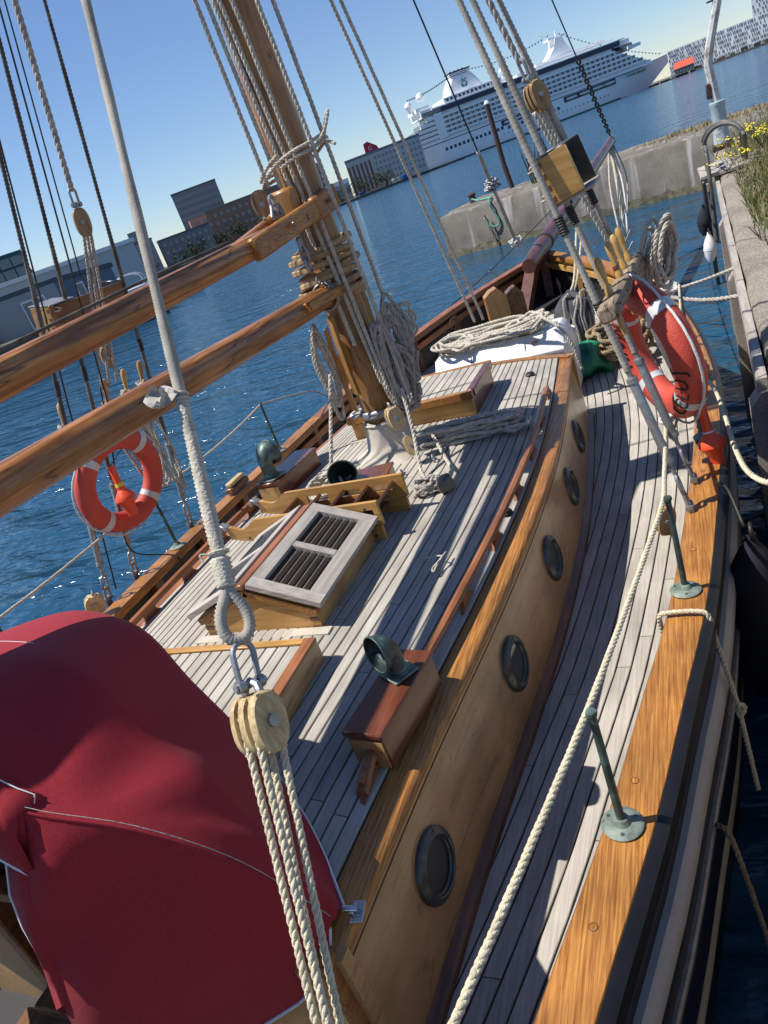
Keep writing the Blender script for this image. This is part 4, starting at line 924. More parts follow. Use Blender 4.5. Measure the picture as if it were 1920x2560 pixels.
def buoy_light(top, up, s, label, band=True):
    top = Vector(top); d = -Vector(up).normalized(); T = thing('lifebuoy_light', label, 'buoy light', top + d * .3 * s)
    MB().lathe([(.001, 0), (.026, .002), (.027, .012), (.023, .016), (.023, .10), (.026, .14), (.030, .165)], 20, top, d).build('stem', M['orange_hot'], T)
    if band: MB().lathe([(.027, .118), (.0285, .142)], 20, top, d, caps=False).build('yellow_band', M['yellow'], T)
    else: MB().lathe([(.0285, .150), (.031, .158)], 20, top, d, caps=False).build('white_band', M['white'], T)
    MB().lathe([(.030, .165), (.060, .205), (.068, .222), (.068, .232), (.062, .236), (.052, .250), (.038, .285), (.033, .33), (.030, .345), (.0, .346)], 24, top, d, caps=False).build('float', M['orange_hot'], T)
    return T
buoy_light((1.795, 3.72, 1.53), (-.12, .1, 1), 1, 'orange buoy light hanging by the starboard rail below the lifebuoy', False)
MB().tube([pt1(2.5, 0, 1.0), (1.795, 3.72, 1.54)], .003, 5).build('light_lanyard', M['rope_grey'], L1)
buoy_light(Vector((-1.62, 3.30, 2.02)), (-.05, .1, 1), 1, 'red buoy light with yellow band hanging inside the port lifebuoy')
MB().tube([(-1.62, 3.30, 2.02), pt2(5.9, PI, 1.0)], .003, 5).build('light_lanyard', M['wire'], L2)
# knot under the starboard lifebuoy
mb = MB(); mb.strands(coil(kn, (.03, 0, 0), (0, .03, .01), (.2, .1, 1), 5, .35, 9, grow=.008), .010, .05); tag(mb.build('rope_knot', M['rope_white'], angle=180), 'frayed white knot hanging below the starboard lifebuoy', 'rope knot')
# ------------------------------------------------------------------ boom and gaff
def spar(name, a, b, r0, r1, label, jaws):
    a, b = Vector(a), Vector(b); T = thing(name, label, name, a); d = (b - a).normalized(); side = d.cross(Vector((0, 0, 1))).normalized(); up = side.cross(d)
    mb = MB(); mb.tube([a.lerp(b, t) for t in (0, .05, .25, .5, .75, 1)], [r0 * .86, r0, r0 * 1.06, r1, r1, r1 * .95], 26); mb.build('spar', M['spar'], T, angle=60)
    jaws(T, a, d, side, up); return T
def boom_jaws(T, a, d, side, up):
    for s in (-1, 1):
        p0 = a - d * .14 + side * s * .105; p1 = a + d * .42 + side * s * .072; q = (p0 + p1) / 2 + up * .012; dd = (p1 - p0).normalized(); nn = up.cross(dd).normalized()
        MB().bbox(q, (.045, (p1 - p0).length, .05), Matrix((nn, dd, up)).transposed(), b=.006).build('jaw_batten', M['varnish'], T)
    mb = MB(); mb.torus(a + d * .03, .075, .010, d, 24, 8, squash=2.2); mb.tube([a + d * .02 + up * .07, a - d * .02 + up * .12, a - d * .05 + up * .10], .008, 8); mb.build('boom_iron', M['galv'], T)
    MB().torus(a + d * .06 + up * .095, .018, .005, side, 16, 8).build('boom_eye', M['galv'], T)
spar('boom', (0.0, 3.80, 2.56), (-.03, -2.6, 2.66), .064, .068, 'varnished wooden boom, the lower of the two spars', boom_jaws)
def gaff_jaws(T, a, d, side, up):
    for s in (-1, 1):
        p0 = a + d * .62 + side * s * .058 + up * -.01; p1 = a + side * s * .125 + up * .035; p2 = a - d * .24 + side * s * .155 + up * .06
        for (m0, m1, hh_) in ((p0, p1, .105), (p1, p2, .12)):
            dd = (m1 - m0).normalized(); nn = up.cross(dd).normalized(); u2 = dd.cross(nn) * -1
            MB().bbox((m0 + m1) / 2, (.052, (m1 - m0).length + .01, hh_), Matrix((nn, dd, nn.cross(dd))).transposed(), b=.01).build('jaw', M['varnish'], T)
        mb = MB()
        for t in (.12, .30, -.12): mb.lathe([(.016, 0), (.016, .006)], 12, a + d * t + side * s * (.135 if t > 0 else .178) + up * (.02 if t > 0 else .05), side * s)
        mb.pieces('jaw_bolt', M['brown_wood'], T)
    MB().bbox(a + d * .03 + up * .10, (.13, .09, .17), Matrix((side, d, up)).transposed(), b=.015).build('throat_block', M['old_z'], T)
    mb = MB(); shackle(mb, a + d * .17 + up * .13, up, d, .06, .009); mb.bbox(a + d * .16 + up * .075, (.02, .12, .02), Matrix((side, d, up)).transposed(), b=.004); mb.tube([a + d * .10 + up * .08, a + d * .12 + up * .13, a + d * .2 + up * .13, a + d * .23 + up * .08], .009, 8); mb.build('throat_iron', M['galv'], T)
    mb = MB()
    for k in range(3): link(mb, a + d * .05 - up * (.10 + .055 * k), up, side if k % 2 else d, .075, .042, .008)
    mb.build('throat_chain', M['galv'], T)
spar('gaff', (0.0, 3.74, 2.965), (-.02, -1.9, 2.72), .055, .059, 'varnished wooden gaff, the upper of the two spars', gaff_jaws)
# thin line lying along the top of the gaff
rope('gaff_line', [(.01, 3.0, 3.0), (.015, 2.4, 2.983), (.02, 1.4, 2.938), (.02, .2, 2.885)], .006, 'served_dark', 'dark line lying along the top of the gaff', plain_tube=True)
# mast hoops stacked between gaff and boom
hz0 = 2.515
for k in range(8):
    z = hz0 + k * .042; off = (.012 * math.sin(k * 2.1), .014 * math.cos(k * 1.7) - .01); tl = (.05 * math.sin(k * 1.3) - .05, .06 * math.cos(k * 2.2), 1)
    mb = MB(); A = Vector(tl).normalized(); u = A.orthogonal().normalized(); w = A.cross(u); rows = []
    R_ = .182 + .006 * math.sin(k * 3.3)
    for i in range(41):
        a = 2 * math.pi * i / 40; dd = u * math.cos(a) + w * math.sin(a); c = Vector((MX + off[0] - .02, MY + off[1], z)); rows.append([c + dd * R_ - A * .017, c + dd * (R_ + .009) - A * .010, c + dd * (R_ + .009) + A * .010, c + dd * R_ + A * .017, c + dd * (R_ - .008) + A * .012, c + dd * (R_ - .008) - A * .012])
    mb.grid(rows, True)
    tag(mb.build('mast_hoop', M['hoop'], angle=50), ['lowest wooden mast hoop, resting on the boom', 'second mast hoop from the bottom of the stack', 'third mast hoop from the bottom of the stack', 'fourth mast hoop from the bottom of the stack', 'fifth mast hoop from the bottom of the stack', 'sixth mast hoop from the bottom of the stack', 'seventh mast hoop from the bottom, second from the top', 'topmost mast hoop, just under the gaff jaws'][k], 'mast hoop', 'mast hoops stacked on the mast')
# ------------------------------------------------------------------ running backstay near the camera
BT, BB = Vector((0, 3.95, 7.55)), Vector((1.41, 0.0, 1.2)); bd = (BB - BT).normalized()
def bk(z): t = (z - BB.z) / (BT.z - BB.z); return BB.lerp(BT, t)
BS = thing('running_backstay', 'thick served backstay with spliced eye in the foreground', 'backstay', bk(2.46))
mb = MB(); served(mb, [bk(2.56), bk(3.9)], .0094, pitch=.0062, amp=.08, n=12, rough=.07); mb.tube([bk(3.9), BT], .0092, 10); mb.build('served_wire', M['served'], BS, angle=180)
mb = MB(); served(mb, [bk(2.55), bk(2.80)], .0104, pitch=.0072, amp=.11, n=12, rough=.12); mb.build('canvas_wrapping', M['rope'], BS, angle=180)
c0 = bk(2.80); fv = (CAM - c0).normalized(); fs = bd.cross(fv).normalized(); f = MB(); f.grid([[c0 + fs * (.004 + .046 * t + .012 * u_ * math.sin(5 * t)) - bd * (.004 + (.007 + .013 * t) * u_ * (1 - .35 * t) + .010 * math.sin(7 * t)) + fv * (.012 + .010 * math.sin(11 * t + 2 * u_)) for u_ in (-1, -.5, 0, .5, 1)] for t in np.linspace(0, 1.1, 12)]); f.torus(c0, .0115, .0035, bd, 16, 6); f.torus(c0 + bd * .008, .011, .003, bd, 16, 6); f.build('frayed_canvas_flag', M['canvas_old'], BS)
# spliced eye round a thimble
es = bd.cross(Vector((.94, .34, 0))).normalized(); eu = -bd; ec = bk(2.475); view = (CAM - ec).normalized(); es = bd.cross(view).normalized()
eye = [ec + eu * .052, ec + eu * .030 + es * .007, ec + es * .020 + eu * .004, ec + es * .022 - eu * .022, ec + es * .011 - eu * .040, ec - es * .011 - eu * .040, ec - es * .022 - eu * .022, ec - es * .020 + eu * .004, ec - es * .007 + eu * .030, ec + eu * .052]
mb = MB(); served(mb, spline(eye, 8), .0090, pitch=.0062, amp=.12, n=12, rough=.06); mb.build('spliced_eye', M['served'], BS, angle=180)
mb = MB(); served(mb, [ec + eu * .045, ec + eu * .095], .0140, pitch=.007, amp=.12, n=14, rough=.10); mb.build('eye_seizing', M['rope'], BS, angle=180)
mb = MB(); mb.torus(ec + eu * .105, .016, .003, eu, 20, 6); mb.tube(spline([ec + eu * .105 + es * .016, ec + eu * .108 + es * .03, ec + eu * .095 + es * .028], 5), .002, 5); mb.build('eye_lashing', M['rope'], BS)
mb = MB(); sc_ = bk(2.405); shackle(mb, sc_, eu, (es * .75 + view * .5).normalized(), .048, .0052); mb.build('shackle', M['galv'], BS)
# big double block and its falls
bc = bk(2.326)
BK = thing('pulley_block', 'large pale wooden double block hanging in the foreground', 'pulley block', bc)
c_, s_, t_ = MB(), MB(), MB(); sidev = (-es * .62 + view * .78).normalized(); block_shape(c_, s_, t_, bc, eu, sidev, h=.096, w=.069, sheaves=2, cheek=.0140, gap=.0108)
c_.build('cheek', M['block'], BK, angle=50); s_.build('sheave', M['rust'], BK); t_.pieces('strap', M['galv'], BK)
fwv = eu.cross(sidev).normalized()
for k, (o, e, lab) in enumerate((((-.015, .022), (-.045, .020), 'leftmost rope of the three-part tackle in the foreground'), ((.015, .022), (-.010, .014), 'second rope of the tackle under the pale block'), ((-.010, -.024), (.040, -.020), 'third rope of the tackle, behind the pale block'), ((.015, -.022), (.046, -.008), 'rightmost rope of the tackle under the pale block'))):
    st = bc + sidev * o[0] + fwv * o[1] + eu * .015; en = BB + sidev * e[0] + fwv * e[1] + Vector((0, 0, .12))
    rope('tackle_rope', [st, st - eu * .04, en], .0068, 'rope_cream', lab, 'rope', 'ropes of the foreground tackle', lay=.043)
c_, s_, t_ = MB(), MB(), MB(); lb = thing('lower_block', 'lower wooden block of the foreground tackle on the rail', 'pulley block', BB + Vector((0, 0, .01))); block_shape(c_, s_, t_, BB + Vector((0, 0, .07)), -eu, sidev, h=.12, w=.09, sheaves=2); c_.build('cheek', M['block'], lb); s_.build('sheave', M['rust'], lb); t_.pieces('strap', M['galv'], lb)
# ------------------------------------------------------------------ more rigging aloft
def up_rope(name, lo, hi, r, mat, label, **k): return rope(name, [lo, hi], r, mat, label, **k)
SYp = 1800.0
# halyards along the mast: (bottom, top, radius)
hal = [((-.115, 3.80, 3.18), (-.29, 3.85, 9.5), 'outermost halyard on the port side of the mast'), ((-.045, 3.795, 3.16), (-.29, 3.86, 9.5), 'second halyard on the port side of the mast'),
       ((.145, 3.775, 2.0), (-.42, 3.85, 9.5), 'halyard crossing the gaff jaws on the aft face of the mast'), ((.175, 3.77, 1.95), (-.25, 3.85, 9.5), 'halyard down the aft face of the mast to its foot'),
       ((.275, 3.80, 1.83), (-.09, 3.84, 9.5), 'halyard leading down to the cleat on the starboard side of the mast'), ((.235, 4.0, 2.45), (-.03, 3.95, 9.5), 'halyard along the starboard side of the mast'),
       ((.06, 3.785, 2.25), (-.34, 3.82, 9.5), 'thin-looking halyard between the two ropes on the aft face of the mast')]
for lo, hi, lab in hal: rope('halyard_rope', [lo, hi], .0125, 'rope', lab, 'rope', 'halyards along the mast', lay=.085)
# lashing round mast and halyards with hanging block and knot
lz = 3.235
lash = []
for t in np.linspace(0, 2.0, 60):
    a = 2 * math.pi * t - 1.6; lash.append((.03 + math.cos(a) * .215, 3.90 + math.sin(a) * .16, lz + .03 * t - .06 * math.cos(a) * -1 + .01 * math.sin(3 * a)))
rope('mast_lashing', lash, .0105, 'rope', 'rope lashing tied round the mast and halyards', lay=.07)
rope('lashing_tail', spline([(.24, 3.82, lz + .06), (.30, 3.80, lz + .10), (.34, 3.82, lz + .17), (.31, 3.84, lz + .15), (.27, 3.84, lz + .07), (.33, 3.80, lz + .02)], 6), .009, 'rope', 'loop and loose end of the mast lashing knot', lay=.06)
def small_block(c, up, side, label, h=.12, w=.085, mat='block_old', sheaves=1, group=None, cheek=.02):
    T = thing('pulley_block', label, 'pulley block', c, group); a, b, e = MB(), MB(), MB(); block_shape(a, b, e, c, up, side, h, w, sheaves, cheek, .02); a.build('cheek', M[mat], T); b.build('sheave', M['rust'], T); e.pieces('strap', M['galv'], T); return T
small_block((-.17, 3.76, 3.115), (.1, 0, -1), (.5, -.85, 0), 'grey wooden block hanging beside the mast above the gaff', .15, .10)
MB().tube([(-.17, 3.76, 3.04), (-.14, 3.66, 3.00), (-.10, 3.60, 3.05)], .008, 8).build('block_hook', M['galv'], SHIP)
# blocks at the mast foot
small_block((.17, 3.73, 1.79), (-.15, .1, 1), (.6, -.8, 0), 'pale yellow block at the foot of the mast', .14, .095, 'block', 2)
small_block((.235, 3.66, 1.63), (-.3, .3, 1), (.6, -.8, 0), 'small yellow block lying against the canvas mast boot', .12, .06, 'block', 1)
small_block((-1.82, 2.83, 1.30), (.2, .2, 1), (.75, -.65, .1), 'round pale block on the port rail beside the aftmost shroud', .13, .12, 'block', 1)
small_block((1.575, 3.22, 1.17), (.25, .1, 1), (.35, -.9, .0), 'brown block hanging inside the starboard rail below the turnbuckles', .15, .085, 'block_old', 1)
# port tackle aloft between the shrouds
pb = Vector((-1.13, 3.5, 3.36))
small_block(pb, (.12, .05, 1), (.7, -.7, 0), 'wooden block high on the tackle between the port shrouds', .15, .085, 'block_old', 1)
rope('topping_rope', [pb + Vector((.02, .01, .16)), Vector((-.35, 3.9, 8.3))], .017, 'rope_grey', 'twisted grey rope leading aloft from the port block', lay=.11)
mb = MB(); shackle(mb, pb + Vector((.015, .01, .13)), (.12, .05, 1), (0, 1, 0), .06, .007); tag(mb.build('shackle', M['galv']), 'shackle above the wooden block on the port side', 'shackle')
for k, (o, lab) in enumerate(((-.035, 'aft rope of the port tackle'), (.0, 'middle rope of the port tackle'), (.035, 'forward rope of the port tackle'))):
    rope('tackle_rope', [pb + Vector((0, o * .8, -.05)), Vector((-1.62, 3.62 + o * 2.2, 2.45))], .010, 'rope_grey', lab, 'rope', 'ropes of the port tackle', lay=.07)
small_block((-1.60, 3.70, 2.62), (.2, -.1, 1), (.7, -.7, 0), 'lower block of the port tackle above the pin rail', .14, .08, 'block_old', 1)
for (lo, hi, r, m, lab) in (((-1.88, 3.08, 1.25), (-.02, 3.93, 9.2), .005, 'wire', 'thin wire beside the aftmost port shroud'), ((-1.56, 3.42, 2.2), (-.03, 3.93, 9.2), .005, 'wire', 'thin wire behind the middle port shroud'), ((-1.30, 3.48, 3.1), (-.03, 3.93, 9.2), .004, 'wire', 'thin wire beside the port tackle'), ((-2.35, 1.9, 1.8), (-.03, 3.93, 9.2), .013, 'served_dark', 'dark wire at the left edge of the view'))[:3]:
    rope('rigging_wire', [lo, hi], r, m, lab, 'wire', 'thin rigging wires on the port side', plain_tube=True)
rope('black_cable', spline([(-1.50, 3.42, 2.5), (-1.62, 3.38, 2.1), (-1.72, 3.3, 1.75), (-1.83, 3.31, 1.4), (-1.72, 3.55, 1.18), (-1.66, 3.4, 1.0)], 8), .005, 'rubber', 'thin black cable hanging down the middle port shroud', plain_tube=True, cat='cable')
# starboard tackle with block
sb = Vector((1.30, 4.05, 3.12))
small_block(sb, (-.2, -.02, 1), (.6, -.8, 0), 'brown wooden block above the starboard light box', .14, .085, 'block_old', 2)
rope('topping_rope', [sb + Vector((-.04, 0, .16)), Vector((-.1, 3.95, 8.6))], .0155, 'rope_grey', 'thick twisted rope above the starboard block', lay=.125)
mb = MB(); shackle(mb, sb + Vector((-.03, 0, .13)), (-.2, 0, 1), (.6, -.8, 0), .065, .008); tag(mb.build('shackle', M['galv']), 'shackle on top of the starboard wooden block', 'shackle')
for o, lab in ((-.045, 'left rope of the starboard tackle'), (-.010, 'second rope of the starboard tackle'), (.022, 'third rope of the starboard tackle'), (.05, 'right rope of the starboard tackle')):
    rope('tackle_rope', [sb + Vector((o * .5, o, -.06)), Vector((1.52, 4.12 + o, 2.25))], .0105, 'rope', lab, 'rope', 'ropes of the starboard tackle', lay=.085)
rope('rigging_wire', [(1.38, 3.86, 2.62), (-.05, 3.95, 8.6)], .006, 'wire', 'thin pair of wires right of the starboard shrouds', 'wire', plain_tube=True)
# forestays and halyards forward
rope('jib_stay', [(-.08, 9.45, 1.78), (-.06, 4.4, 8.9)], .0085, 'wire', 'dark stay running down to the stem in front of the cruise ship', 'wire', plain_tube=True)
sd = (Vector((-.06, 4.4, 8.9)) - Vector((-.08, 9.45, 1.78))).normalized(); s0 = Vector((-.08, 9.45, 1.78))
mb = MB(); served(mb, [s0 + sd * .10, s0 + sd * 1.45], .019, pitch=.02, amp=.1, n=8, rough=.12); tag(mb.build('stay_wrapping', M['served'], angle=180), 'wrapped lower end of the stay at the stem', 'wrapping')
mb = MB(); mb.tube(coil(s0 + sd * .95, (.06, 0, 0), (0, .05, .03), sd, 9, .5, 31, grow=.012), .009, 6); tag(mb.build('chain_knot', M['galv'], angle=180), 'tangle of chain and hooks knotted on the forestay', 'chain')
mb = MB(); mb.tube(coil(s0 + sd * .05, (.05, 0, 0), (0, .05, .02), sd, 6, .5, 32, grow=.015), .010, 6); tag(mb.build('stay_lanyard', M['rope_white'], angle=180), 'white lanyard turns at the foot of the forestay', 'lanyard')
tip = bs0.lerp(bs1, .985) + Vector((0, 0, .08)); ht = Vector((0, 4.1, 10.2)); dd = (ht - tip).normalized()
rope('bowsprit_stay', [tip + dd * 2.25, ht], .010, 'wire', 'thin dark stay above the chain to the bowsprit tip', 'wire', plain_tube=True)
CH = thing('bowsprit_chain', 'dark chain from the bowsprit tip up to the forestay', 'chain', tip)
nl = 26
for k in range(nl):
    mb = MB(); link(mb, tip + dd * (.05 + 2.2 * (k + .5) / nl), dd, Vector((1, .2, 0)) if k % 2 else dd.cross(Vector((1, .2, 0))), .105, .055, .013); mb.build('chain_link', M['wire'], CH)
for o, lab in ((0, 'left of the paired halyards leading to the white canister'), (.075, 'right of the paired halyards leading to the white canister')):
    rope('fore_halyard', [(.16 + o, 5.9, 1.76), (.0 + o * .5, 3.99, 7.0)], .0125, 'rope', lab, 'rope', 'paired halyards before the mast', lay=.085)
# bobstay net lines and bowsprit shrouds
for k, (x0, dx) in enumerate(((1.35, 0), (-.9, 0))):
    pa = Vector((cl(7.6) + (hb(7.6) if k == 0 else -hb(7.6)) * .98, 7.6, 1.36)); rope('bowsprit_shroud', sag(pa, bs0.lerp(bs1, .97), .12), .007, 'wire', ('thin wire from the starboard bow to the bowsprit tip', 'thin wire from the port bow rail to the bowsprit')[k], 'wire', plain_tube=True)
    for j, t in enumerate((.22, .34, .48, .6, .74)):
        q = sag(pa, bs0.lerp(bs1, .97), .12)[int(t * 14)]; e = q.lerp(bs0.lerp(bs1, .25 + t * .7), .55) - Vector((0, 0, .15)); L_ = .9 if k == 0 else .25
        rope('net_line', spline([q, q.lerp(e, .3 * L_) - Vector((0, 0, .25 * L_)), q.lerp(e, .5 * L_) - Vector((0, 0, .55 * L_))], 5), .009, 'rope_white', f'{("first","second","third","fourth","fifth")[j]} white cord from the bow hanging on the {("starboard","port")[k]} bowsprit wire', 'cord', 'white cords hanging from the bowsprit wires', plain_tube=True)
tq = bs0.lerp(bs1, .96)
for j, (dx, L_, r, m) in enumerate(((-.10, 1.4, .018, 'rope'), (.02, 1.65, .026, 'rope_cream'), (.12, 1.5, .018, 'rope_white'), (.2, 1.2, .012, 'rope_grey'))):
    rope('hanging_line', spline([tq + Vector((dx * .3, -.1, -.05)), tq + Vector((dx, -.5, -.5 * L_)), tq + Vector((dx * .6, -.9, -L_))], 6), r, m, f'{("leftmost thin","thick cream","white","rightmost grey")[j]} line hanging from the bowsprit tip', 'rope', 'lines hanging from the bowsprit tip', plain_tube=True)
# ------------------------------------------------------------------ red spray hood over the companionway
HOOD = thing('spray_hood', 'red canvas spray hood over the companionway', 'spray hood', (0, 1.0, 1.43))
def cr(pts, n): 
    P = spline(pts, 10); return resample(P, 1e9 if n < 2 else sum((P[i + 1] - P[i]).length for i in range(len(P) - 1)) / (n - 1))[:n] if False else [P[int(round(i * (len(P) - 1) / (n - 1)))] for i in range(n)]
NU = 61
base = cr([(-0.85,0.965,1.44),(-0.73,1.105,1.472),(-0.6,1.225,1.495),(-0.49,1.28,1.53),(-0.38,1.32,1.6),(-0.24,1.385,1.63),(0,1.4,1.635),(0.24,1.385,1.63),(0.38,1.32,1.6),(0.49,1.28,1.53),(0.6,1.225,1.495),(0.73,1.105,1.472),(0.85,0.965,1.44)], NU)
mid1 = cr([(-0.853,0.955,1.452),(-0.74,1.09,1.5),(-0.61,1.2,1.6),(-0.5,1.25,1.79),(-0.4,1.285,1.955),(-0.24,1.35,2.105),(0,1.365,2.16),(0.24,1.35,2.105),(0.4,1.285,1.955),(0.5,1.25,1.79),(0.61,1.2,1.6),(0.74,1.09,1.5),(0.853,0.955,1.452)], NU)
mid2 = cr([(-0.86,0.92,1.47),(-0.785,0.94,1.67),(-0.69,0.955,1.84),(-0.575,0.97,2.0),(-0.43,1.0,2.145),(-0.23,1.03,2.245),(0,1.04,2.275),(0.23,1.03,2.245),(0.43,1.0,2.145),(0.575,0.97,2.0),(0.69,0.955,1.84),(0.785,0.94,1.67),(0.86,0.92,1.47)], NU)
hoop = cr([(-0.862,0.895,1.49),(-0.78,0.82,1.78),(-0.65,0.74,1.985),(-0.49,0.662,2.125),(-0.34,0.663,2.215),(-0.18,0.668,2.268),(0,0.672,2.28),(0.18,0.668,2.268),(0.34,0.663,2.215),(0.49,0.662,2.125),(0.65,0.74,1.985),(0.78,0.82,1.78),(0.862,0.895,1.49)], NU)
rows = []
NV = 40
for j in range(NV + 1):
    t = j / NV * 3; row = []
    for i in range(NU):
        P = [base[i], mid1[i], mid2[i], hoop[i]]; k = min(2, int(t)); f_ = t - k
        p0 = P[k - 1] if k > 0 else P[0] * 2 - P[1]; p3 = P[k + 2] if k < 2 else P[3] * 2 - P[2]; p1, p2 = P[k], P[k + 1]
        q = .5 * ((2 * p1) + (p2 - p0) * f_ + (2 * p0 - 5 * p1 + 4 * p2 - p3) * f_ ** 2 + (3 * p1 - p0 - 3 * p2 + p3) * f_ ** 3)
        q = q.lerp(p1.lerp(p2, f_), .75)
        u = i / (NU - 1); v = j / NV
        rad = math.atan2(v - 1.02, (u - .80) * 1.5); wr = .015 * math.sin(rad * 11) * math.exp(-((u - .75) / .2) ** 2) * math.sin(math.pi * min(1, v * 1.05)) + .006 * math.sin(u * 26 + v * 5) * (1 - abs(2 * u - 1)) * math.sin(math.pi * v) + (.010 * math.sin(v * 9 + u * 15) * max(0, u - .55) * 2 * math.sin(math.pi * v))
        row.append(q + Vector((.3, .2, 1)) * wr)
    rows.append(row)
MB().grid(rows).build('top_panel', M['red'], HOOD, angle=180)
mb = MB(); mb.tube([rows[int(NV * .60)][i] + Vector((0, 0, .0015)) for i in range(20, 34)], .0011, 4); mb.build('top_stitching', M['white'], HOOD)
# starboard and port side panels behind the hoop corner
def side_panel(s):
    cr_ = [rows[NV][i] for i in range(NU)]; a0 = next(i for i in range(NU) if cr_[i].x > .485)
    edge = [Vector(p) for p in cr_[a0:]]
    low = cr([(.49, .655, 2.11), (.46, .60, 1.98), (.42, .57, 1.85), (.38, .55, 1.70), (.365, .53, 1.56), (.40, .54, 1.42), (.50, .60, 1.34), (.62, .69, 1.31), (.74, .79, 1.31), (.82, .85, 1.36), (.85, .895, 1.47)], len(edge))
    R_ = []
    for v in np.linspace(0, 1, 26):
        rr = []
        for i in range(len(edge)):
            p = edge[i].lerp(low[i], v); u = i / (len(edge) - 1)
            b = math.sin(math.pi * v) * math.sin(math.pi * min(1, u * 1.02)); fold = .014 * math.sin(u * 12 + v * 3.5) + .045 * math.exp(-((u - .20 + .1 * v) / .09) ** 2) + .03 * math.exp(-((u - .40) / .07) ** 2) * v - .012 * math.exp(-((u - .45 - .15 * v) / .08) ** 2)
            p = p + Vector((.55, -.75, .1)) * (b * (.035 + fold)); rr.append(Vector((s * p.x, p.y, p.z)))
        R_.append(rr)
    MB().grid(R_).build('side_panel', M['red'], HOOD, angle=180)
    lo = [Vector((s * p.x, p.y, p.z)) for p in low]
    mb = MB(); mb.tube([p + Vector((0, -.003, -.002)) for p in lo[6:]], .0045, 6); mb.build('hem_piping', M['white'], HOOD)
    mb = MB(); mb.tube([Vector((s * p.x, p.y, p.z + .002)) for p in edge], .003, 6); mb.build('seam_piping', M['red'], HOOD)
    mb = MB(); mb.tube([Vector((s * p.x, p.y + .006, p.z + .010)) for p in edge], .0009, 4); mb.build('seam_stitching', M['canvas_old'], HOOD)
side_panel(1); side_panel(-1)
mb = MB(); mb.tube([p + Vector((0, 0, .002)) for p in base], .0045, 6); mb.build('hem_piping', M['white'], HOOD)
# padded flap round the aft hoop
i0 = next(i for i in range(NU) if hoop[i].x > -.485); i1 = next(i for i in range(NU) if hoop[i].x > .485)
fl = []
for i in range(i0, i1 + 1):
    p = hoop[i]; fl.append([p + Vector((0, .05, .008 - .012)), p + Vector((0, .025, .013)), p + Vector((0, -.01, .012)), p + Vector((0, -.04, -.02)), p + Vector((0, -.05, -.10)), p + Vector((0, -.045, -.15))])
for (x_, y_, z_, w_) in ((.465, .64, 2.05, .12), (.445, .60, 1.96, .11), (.425, .58, 1.88, .09), (.41, .565, 1.80, .065), (.39, .555, 1.72, .04), (.375, .54, 1.64, .018)):
    p = Vector((x_, y_, z_)); fl.append([p + Vector((.025, .02, .012)), p + Vector((.012, -.004, .008)), p + Vector((-.01, -.012, 0)), p + Vector((-w_ * .4, -.01, -.02)), p + Vector((-w_ * .75, 0, -.035)), p + Vector((-w_, .012, -.045))])
MB().grid(fl).build('hoop_flap', M['red'], HOOD, angle=180)
mb = MB(); mb.tube([r_[1] + Vector((0, .012, -.002)) for r_ in fl], .0016, 4); mb.tube([r_[5] for r_ in fl], .004, 6); mb.build('flap_stitching', M['white'], HOOD)
mb = MB(); mb.tube([p + Vector((0, .02, -.012)) for p in hoop[i0 + 4:i1 - 3]], .010, 10); mb.build('hoop_tube', M['steel'], HOOD)
# companionway behind the hood: black sheet for the shaded opening, frame and step
mb = MB()
for s in (-1, 1): mb.bbox((s * .37, .84, 1.25), (.05, .06, .62), b=.006)
mb.bbox((0, .84, 1.54), (.79, .06, .05), b=.006); mb.bbox((0, .80, 1.03), (.79, .10, .05), b=.006); mb.build('companionway_frame', M['brown_wood'], SHIP)
MB().box((0, .90, 1.28), (.70, .01, .5)).build('companionway_dark_sheet', M['rubber'], SHIP, smooth=False)  # flat black sheet put in for the darkness inside
mb = MB(); mb.bbox((.02, .52, .98), (1.0, .5, .05), b=.008); mb.build('cockpit_seat', M['brown_wood'], SHIP)
# latch on the cabin edge beside the hood
LT = thing('hood_fitting', 'small steel hinge fitting holding the red hood to the cabin edge', 'deck fitting', (.88, .96, 1.44))
mb = MB(); mb.bbox((.895, .955, 1.445), (.035, .06, .006), rotz(.2), b=.002); mb.tube([(.86, .95, 1.458), (.90, .955, 1.456)], .009, 12); mb.bbox((.885, .955, 1.452), (.012, .03, .014), b=.002); mb.build('hinge', M['steel'], LT)
